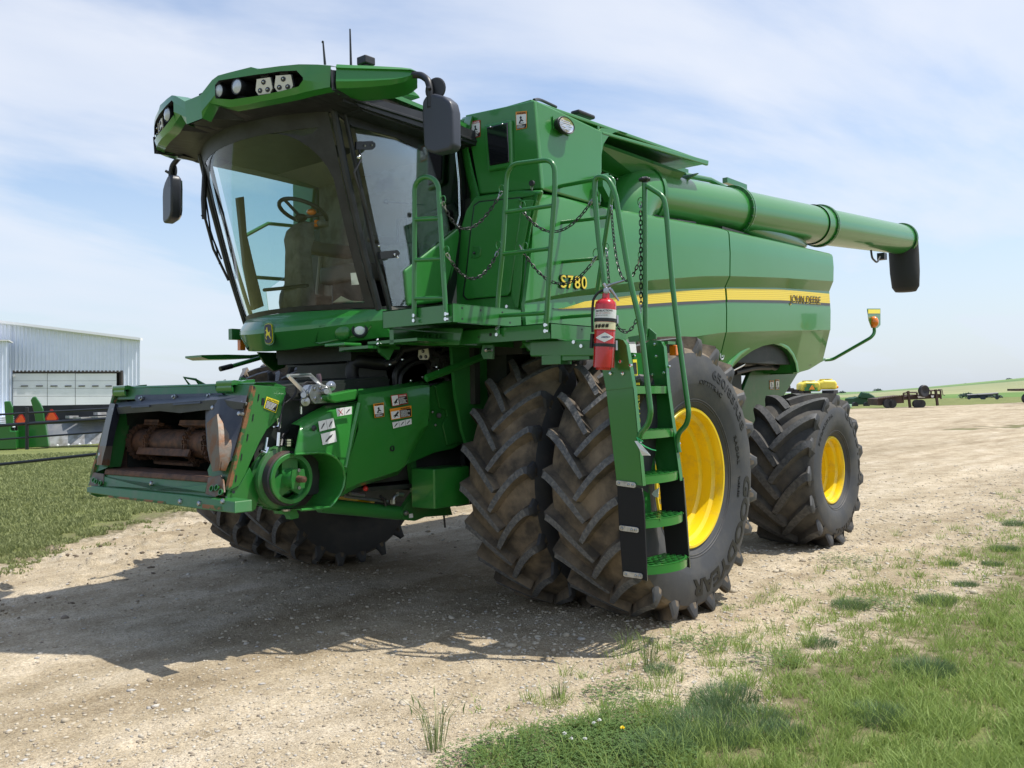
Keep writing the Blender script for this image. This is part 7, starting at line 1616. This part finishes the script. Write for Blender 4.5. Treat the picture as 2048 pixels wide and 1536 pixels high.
for i, (pts, dp_) in enumerate(([(40, 827), (44, 827), (53, 842), (51, 846), (31, 846), (29, 842)], 33.2), ([(101, 818), (105, 818), (117, 837), (115, 841), (92, 841), (90, 837)], 33.9)) if False else enumerate((([(40, 827), (44, 827), (53, 842), (51, 846), (31, 846), (29, 842)], 33.2), ([(101, 818), (105, 818), (117, 837), (115, 841), (92, 841), (90, 837)], 33.9))):
    e = empty('warning_triangle', PD(pts[0][0], 846, dp_), ('orange slow vehicle triangle, the left of two, above the green header end', 'orange slow vehicle triangle, the right of two, against the black platform')[i], 'warning sign')
    MB().prism([PD(a, b_, dp_) for a, b_ in pts], back * .001).build('red_border', LAB_RED, e, smooth=0)
    cx_ = sum(a for a, _ in pts) / 6; cy_ = sum(b for _, b in pts) / 6
    MB().prism([PD(cx_ + (a - cx_) * .76, cy_ + 1 + (b_ - cy_) * .76, dp_ - .04) for a, b_ in pts], back * .001).build('fluorescent_face', material('fluorescent_orange', (.95, .12, .02), .5), e, smooth=0)
# pipe gate in front of them
gt_ = empty('pipe_gate', PD(54, 950, 15.5), 'black four rail pipe gate crossing the lawn at the left', 'gate')
def G(px, py): return PD(px, py, 15.5)
GP = material('black_gate_pipe', (.02, .022, .026), .4)
for y0, y1, w in ((829, 818, .017), (851, 838, .028), (879, 864, .016), (929, 907, .026)):
    MB().tube([G(-120, y0 + (y0 - y1) * 120 / 205), G(0, y0), G(205, y1), G(300, y1 - (y0 - y1) * .46)], w, 8).build('rail', GP, gt_)
MB().tube([G(54, 815), G(54, 899)], .030, 8).build('post', GP, gt_); 
b_ = P(300, 812 + 1.595 * 1823 / 15.5, z=0)
MB().tube([G(300, 808), Vector((G(300, 808).x, G(300, 808).y, 0))], .045, 8).build('post', GP, gt_)
# ================================================================= RIGHT BACKGROUND
def ybl(px): return 1.595
# seed planter with two yellow tanks, seen over the rear tyre
pl = empty('seed_planter', P(1640, 818, z=0), 'seed planter with two yellow tanks seen above the rear tyre', 'planter')
Dp = 62.0
def Q_(px, py, o=0): return PD(px, py, Dp - o)
YT_ = material('yellow_poly_tank', (.80, .66, .08), .45)
for px0, px1, y0, y1 in ((1597, 1638, 763, 783), (1634, 1670, 760, 779)):
    c = Q_((px0 + px1) / 2, (y0 + y1) / 2); hw, hh = (px1 - px0) / 2 * Dp / FPX, (y1 - y0) / 2 * Dp / FPX
    pts = [(-hw, -hh), (hw, -hh), (hw, hh * .3), (hw * .8, hh * .95), (-hw * .5, hh), (-hw, hh * .5)]
    MB().prism([c + RGT * a + Vector((0, 0, b_)) - FWD * .5 for a, b_ in pts], FWD * 1.1).build('tank', YT_, pl, smooth=0, bevel=.15, seg=3)
    MB().cyl(c + Vector((0, 0, hh)), c + Vector((0, 0, hh + .07)), .42, 16).build('lid', YT_, pl)
m = MB().mat(GREEN)
for a, b_, s in ((1621, 772, .4), (1615, 778, .3), (1628, 779, .35)): m.box(Q_(a, b_, .8), (s, s, s * .8))
m.mat(BLK)
for a, b_, s in ((1612, 783, .5), (1600, 786, .6), (1660, 784, .8), (1640, 790, 1.2), (1575, 775, .3), (1580, 780, .4), (1590, 783, .4)): m.box(Q_(a, b_, .3), (s, s, .25))
m.tube([Q_(1570, 777), Q_(1600, 781)], .05, 6); m.box(Q_(1640, 805), (3.2, 1.5, .3)); m.build('tool_frame', parent=pl, smooth=0)
m = MB()
for a in (1600, 1680): c = P(a, 812, z=.45); m.cyl(c - RGT * .15, c + RGT * .15, .45, 16)
m.build('wheel', BLK, pl)
MB().prism([Q_(a, b_, 1.3) for a, b_ in ((1625, 770), (1630, 779), (1619, 779))], back * .002).build('orange_triangle', LAB_OR, pl, smooth=0); MB().sphere(Q_(1674, 774, .3), .11, 8, 6).build('rear_lamp', LAB_OR, pl)
# green folded header on a cart
gh = empty('header_on_cart', P(1722, 812, z=0), 'dark green harvester header with raised snouts parked at the field edge', 'harvester header')
Dg = (P(1722, 812, z=0) - CAM).dot(FWD)
def GQ(px, py, o=0): return PD(px, py, Dg - o)
m = MB(); m.prism([GQ(a, b_) for a, b_ in ((1707, 797), (1716, 794), (1733, 796), (1737, 806), (1730, 809), (1707, 810))], back * .05); m.build('body', material('far_dark_green', (.015, .07, .03), .5), gh, smooth=0)
m = MB()
for k in range(5): a = k * 3; m.tube([GQ(1720 + a, 795), GQ(1724 + a, 788 + k * .5), GQ(1732 + a, 791 + k), GQ(1737 + a, 797 + k * .6)], .28, 6)
m.tube([GQ(1735, 793), GQ(1750, 799)], .25, 6); m.build('snout', bpy.data.materials['far_dark_green'], gh)
m = MB()
for a in (1710, 1733): c = GQ(a, 809.5, 1); m.cyl(c - FWD * .2, c + FWD * .2, .3, 12)
m.build('wheel', BLK, gh)
m = MB().box(P(1697, 812, z=.2), (.5, .5, .35)); m.build('crate', material('pale_green', (.3, .5, .3)), gh, smooth=0, bevel=.05)
# brown flatbed trailer
tr = empty('flatbed_trailer', P(1815, 816, z=0), 'rusty brown flatbed trailer with a spare tyre on its neck', 'trailer')
Dt = (P(1800, 816, z=0) - CAM).dot(FWD)
def TQ(px, py, o=0): return PD(px, py, Dt - o)
BRN = material('brown_trailer_paint', (.045, .024, .018), .7, var=(.08, .045, .03), var_scale=1.2)
m = MB(); m.prism([TQ(a, b_) for a, b_ in ((1755, 798), (1790, 793), (1808, 791), (1808, 806), (1790, 807), (1762, 811), (1756, 811))], FWD * 2.4); m.prism([TQ(a, b_) for a, b_ in ((1806, 793), (1868, 788), (1882, 788), (1882, 796), (1865, 797), (1808, 800))], FWD * 2.2); m.build('deck_beam', BRN, tr, smooth=0)
m = MB(); 
for k in range(11): m.box(TQ(1758 + k * 4.6, 797 - k * .62, .1), (.13, .13, .09))
m.build('stake_pocket', BARE, tr, smooth=0)
m = MB()
for pts in (((1807, 786), (1807, 800)), ((1816, 782), (1820, 815)), ((1834, 785), (1834, 796)), ((1871, 779), (1875, 811)), ((1881, 781), (1882, 798)), ((1862, 781), (1862, 795))): m.tube([TQ(*pts[0], .1), TQ(*pts[1], .1)], .13 if pts[1][1] > 805 else .08, 4)
m.tube([TQ(1807, 786.5), TQ(1816, 785), TQ(1834, 785)], .07, 4); m.tube([TQ(1857, 781), TQ(1882, 781)], .07, 4); m.tube([TQ(1807, 790), TQ(1834, 790)], .05, 4); m.tube([TQ(1876, 779), TQ(1884, 779), TQ(1886, 790), TQ(1890, 791)], .04, 4); m.build('stand', BRN, tr, smooth=0)
m = MB()
for a in (1775, 1784, 1834, 1842): c = TQ(a, 807.5, .3); m.cyl(c - RGT * .0 - FWD * .15, c + FWD * .2, .38, 18)
m.build('wheel', BLK, tr)
c = TQ(1846, 782, .6); MB().lathe(c, FWD * -1 + RGT * .3, [(0, .22), (-.05, .3), (-.08, .5), (0, .56), (.2, .56), (.28, .5), (.25, .28), (.2, .2)], 24, True, True).build('spare_tyre', BLK, tr)
m = MB().mat(WHITE).prism([TQ(a, b_, .3) for a, b_ in ((1835, 792.5), (1850, 791.5), (1850, 795), (1837, 796))], FWD * .02); m.prism([TQ(a, b_, .3) for a, b_ in ((1862, 791), (1868, 791), (1867, 795), (1863, 795))], FWD * .02); m.build('white_panel', parent=tr, smooth=0)
# dark implement in the grass
im = empty('tillage_implement', P(1960, 800, z=.25), 'low dark tillage implement lying in the far grass', 'farm implement'); Di = 118.0
def IQ(px, py, o=0): return PD(px, py, Di - o)
m = MB()
for p0, p1, w in (((1934, 791), (1996, 787), .16), ((1936, 795), (1975, 794), .14), ((1955, 790), (1985, 789), .2), ((1940, 789), (1945, 794), .1), ((1991, 787), (1996, 792), .1)): m.tube([IQ(*p0), IQ(*p1)], w, 5)
for a in (1938, 1964, 1968, 1994): m.cyl(IQ(a, 795.5, .2), IQ(a, 795.5, -.2), .24, 10)
m.build('frame', material('navy_steel', (.02, .03, .05), .5), im)
rt = empty('rear_trailer', P(2048, 806, z=0), 'rusty trailer end with one tyre cut off by the right edge', 'trailer'); Dr_ = 96.0
m = MB().prism([PD(a, b_, Dr_) for a, b_ in ((2035, 778), (2110, 776), (2110, 781), (2035, 782))], FWD * 2.0); m.build('beam', BRN, rt, smooth=0); c = PD(2056, 797, Dr_); MB().cyl(c - FWD * .3, c + FWD * .3, .55, 16).build('wheel', BLK, rt)
m = MB(); m.tube([PD(2060, 781, Dr_), PD(2060, 797, Dr_)], .15, 4); m.build('axle_leg', BRN, rt, smooth=0)
# trees, bushes along the field
TREE = grass_mat('hazed_tree_leaves', [(0, (.08, .12, .10)), (.5, (.12, .17, .14)), (1, (.18, .23, .17))], .2); BARK = material('bark', (.08, .065, .05), .9)  # leaf colours kept pale, so the distance haze is painted into them
def tree(px, ytop, ybase, dep, wpx, label, cat='tree', n=420, lobes=4):
    s = dep / FPX; base = PD(px, ybase, dep); Hh = (ybase - ytop) * s; W_ = wpx * s; e = empty('tree' if cat == 'tree' else 'bush', base, label, cat); rr = np.random.default_rng(int(px * 7 + ytop))
    m = MB(); top_ = base + Vector((0, 0, Hh * .6)); m.tube([base - Vector((0, 0, 1.0)), base + Vector((0, 0, Hh * .3)), top_], [W_ * .05, W_ * .035, W_ * .015], 6)
    for k in range(4): a = rr.uniform(0, 6.28); m.tube([base + Vector((0, 0, Hh * .3)), base + Vector((math.cos(a) * W_ * .3, math.sin(a) * W_ * .3, Hh * .7))], [W_ * .02, W_ * .008], 4)
    m.build('trunk', BARK, e)
    V = []; F = []; T_ = []; lb = [(rr.uniform(-.33, .33) * W_, rr.uniform(-.33, .33) * W_, Hh * rr.uniform(.35, .8), rr.uniform(.18, .34) * W_) for _ in range(lobes + 3)]
    for k in range(n):
        cx_, cy_, cz_, cr = lb[k % len(lb)]; d = rr.normal(0, 1, 3); d /= np.linalg.norm(d); p = np.array([cx_, cy_, cz_]) + d * cr * rr.uniform(.4, 1.05) * np.array([1, 1, min(1.0, Hh / W_)]); p[2] = min(max(p[2], Hh * .08), Hh); p += np.array(base)
        u = rr.normal(0, 1, 3); u /= np.linalg.norm(u); v = np.cross(u, rr.normal(0, 1, 3)); v /= np.linalg.norm(v); sz = W_ * rr.uniform(.03, .07)
        o = len(V); V += [p - u * sz, p + v * sz, p + u * sz, p - v * sz]; F.append((o, o + 1, o + 2, o + 3)); T_ += [min(1, max(0, rr.uniform(0, 1)))] * 4
    o = np_mesh('crown', np.array(V), np.array(F), TREE, {'tone': np.array(T_)}, smooth=False); o.parent = e; o.location = -WL[e.name]
tree(1759, 775, 790, 520, 22, 'broad hazy tree highest on the left of the far ridge'); tree(1749, 778, 790, 530, 12, 'narrow hazy tree just left of the broad ridge tree')
tree(1687, 782, 792, 560, 18, 'low round far tree beside the yellow planter'); tree(1678, 783, 792, 560, 10, 'small far bush on the horizon right above the rear tyre', 'bush'); tree(1667, 781, 796, 420, 8, 'thin dark far tree touching the planter', n=200)
tree(1707, 786, 792, 560, 8, 'tiny far shrub between two ridge trees', 'bush', 150); tree(1787, 778, 787, 520, 5, 'pair of tiny upright shrubs on the ridge', 'bush', 150); tree(1795, 779, 787, 520, 5, 'tiny leaning shrub just right of the upright ridge shrubs', 'bush', 120)
tree(1747, 785, 791, 430, 6, 'small dark shrub at the field boundary below the ridge trees', 'bush', 150); tree(1930, 764, 773, 430, 5, 'lone upright shrub on the field boundary line', 'bush', 160); tree(2016, 756, 762, 560, 14, 'faint flat bush on the ridge near the right edge', 'bush', 200); tree(2033, 757, 761, 560, 5, 'faint small shrub at the right end of the ridge', 'bush', 100)
tree(1708, 792, 806, 150, 14, 'yellow-green bush behind the dark green header', 'bush', 300); tree(1932, 785, 797, 140, 26, 'low ragged bush behind the tillage implement', 'bush', 400, 6); tree(1953, 788, 798, 140, 30, 'second low weedy bush right behind the implement', 'bush', 300, 6); tree(1990, 790, 798, 140, 30, 'low weedy bush right of the implement', 'bush', 300, 6)
# pieces far too small to pick apart one by one stay joined
SMALL = {'rail_bolt', 'ladder_bolt', 'chain_ring', 'liner_bolt', 'plate_slots', 'fittings', 'collar_bolt', 'clutch_fins', 'window_screw', 'pulley_bolt', 'hydraulic_fitting', 'stake_pocket', 'light_strips', 'guard_tip', 'torn_edge', 'coupler_fittings', 'chain_anchor', 'label_print', 'vent_louvres'}
for o in bpy.data.objects:
    if o.name.split('.')[0] in SMALL: o['kind'] = 'stuff'
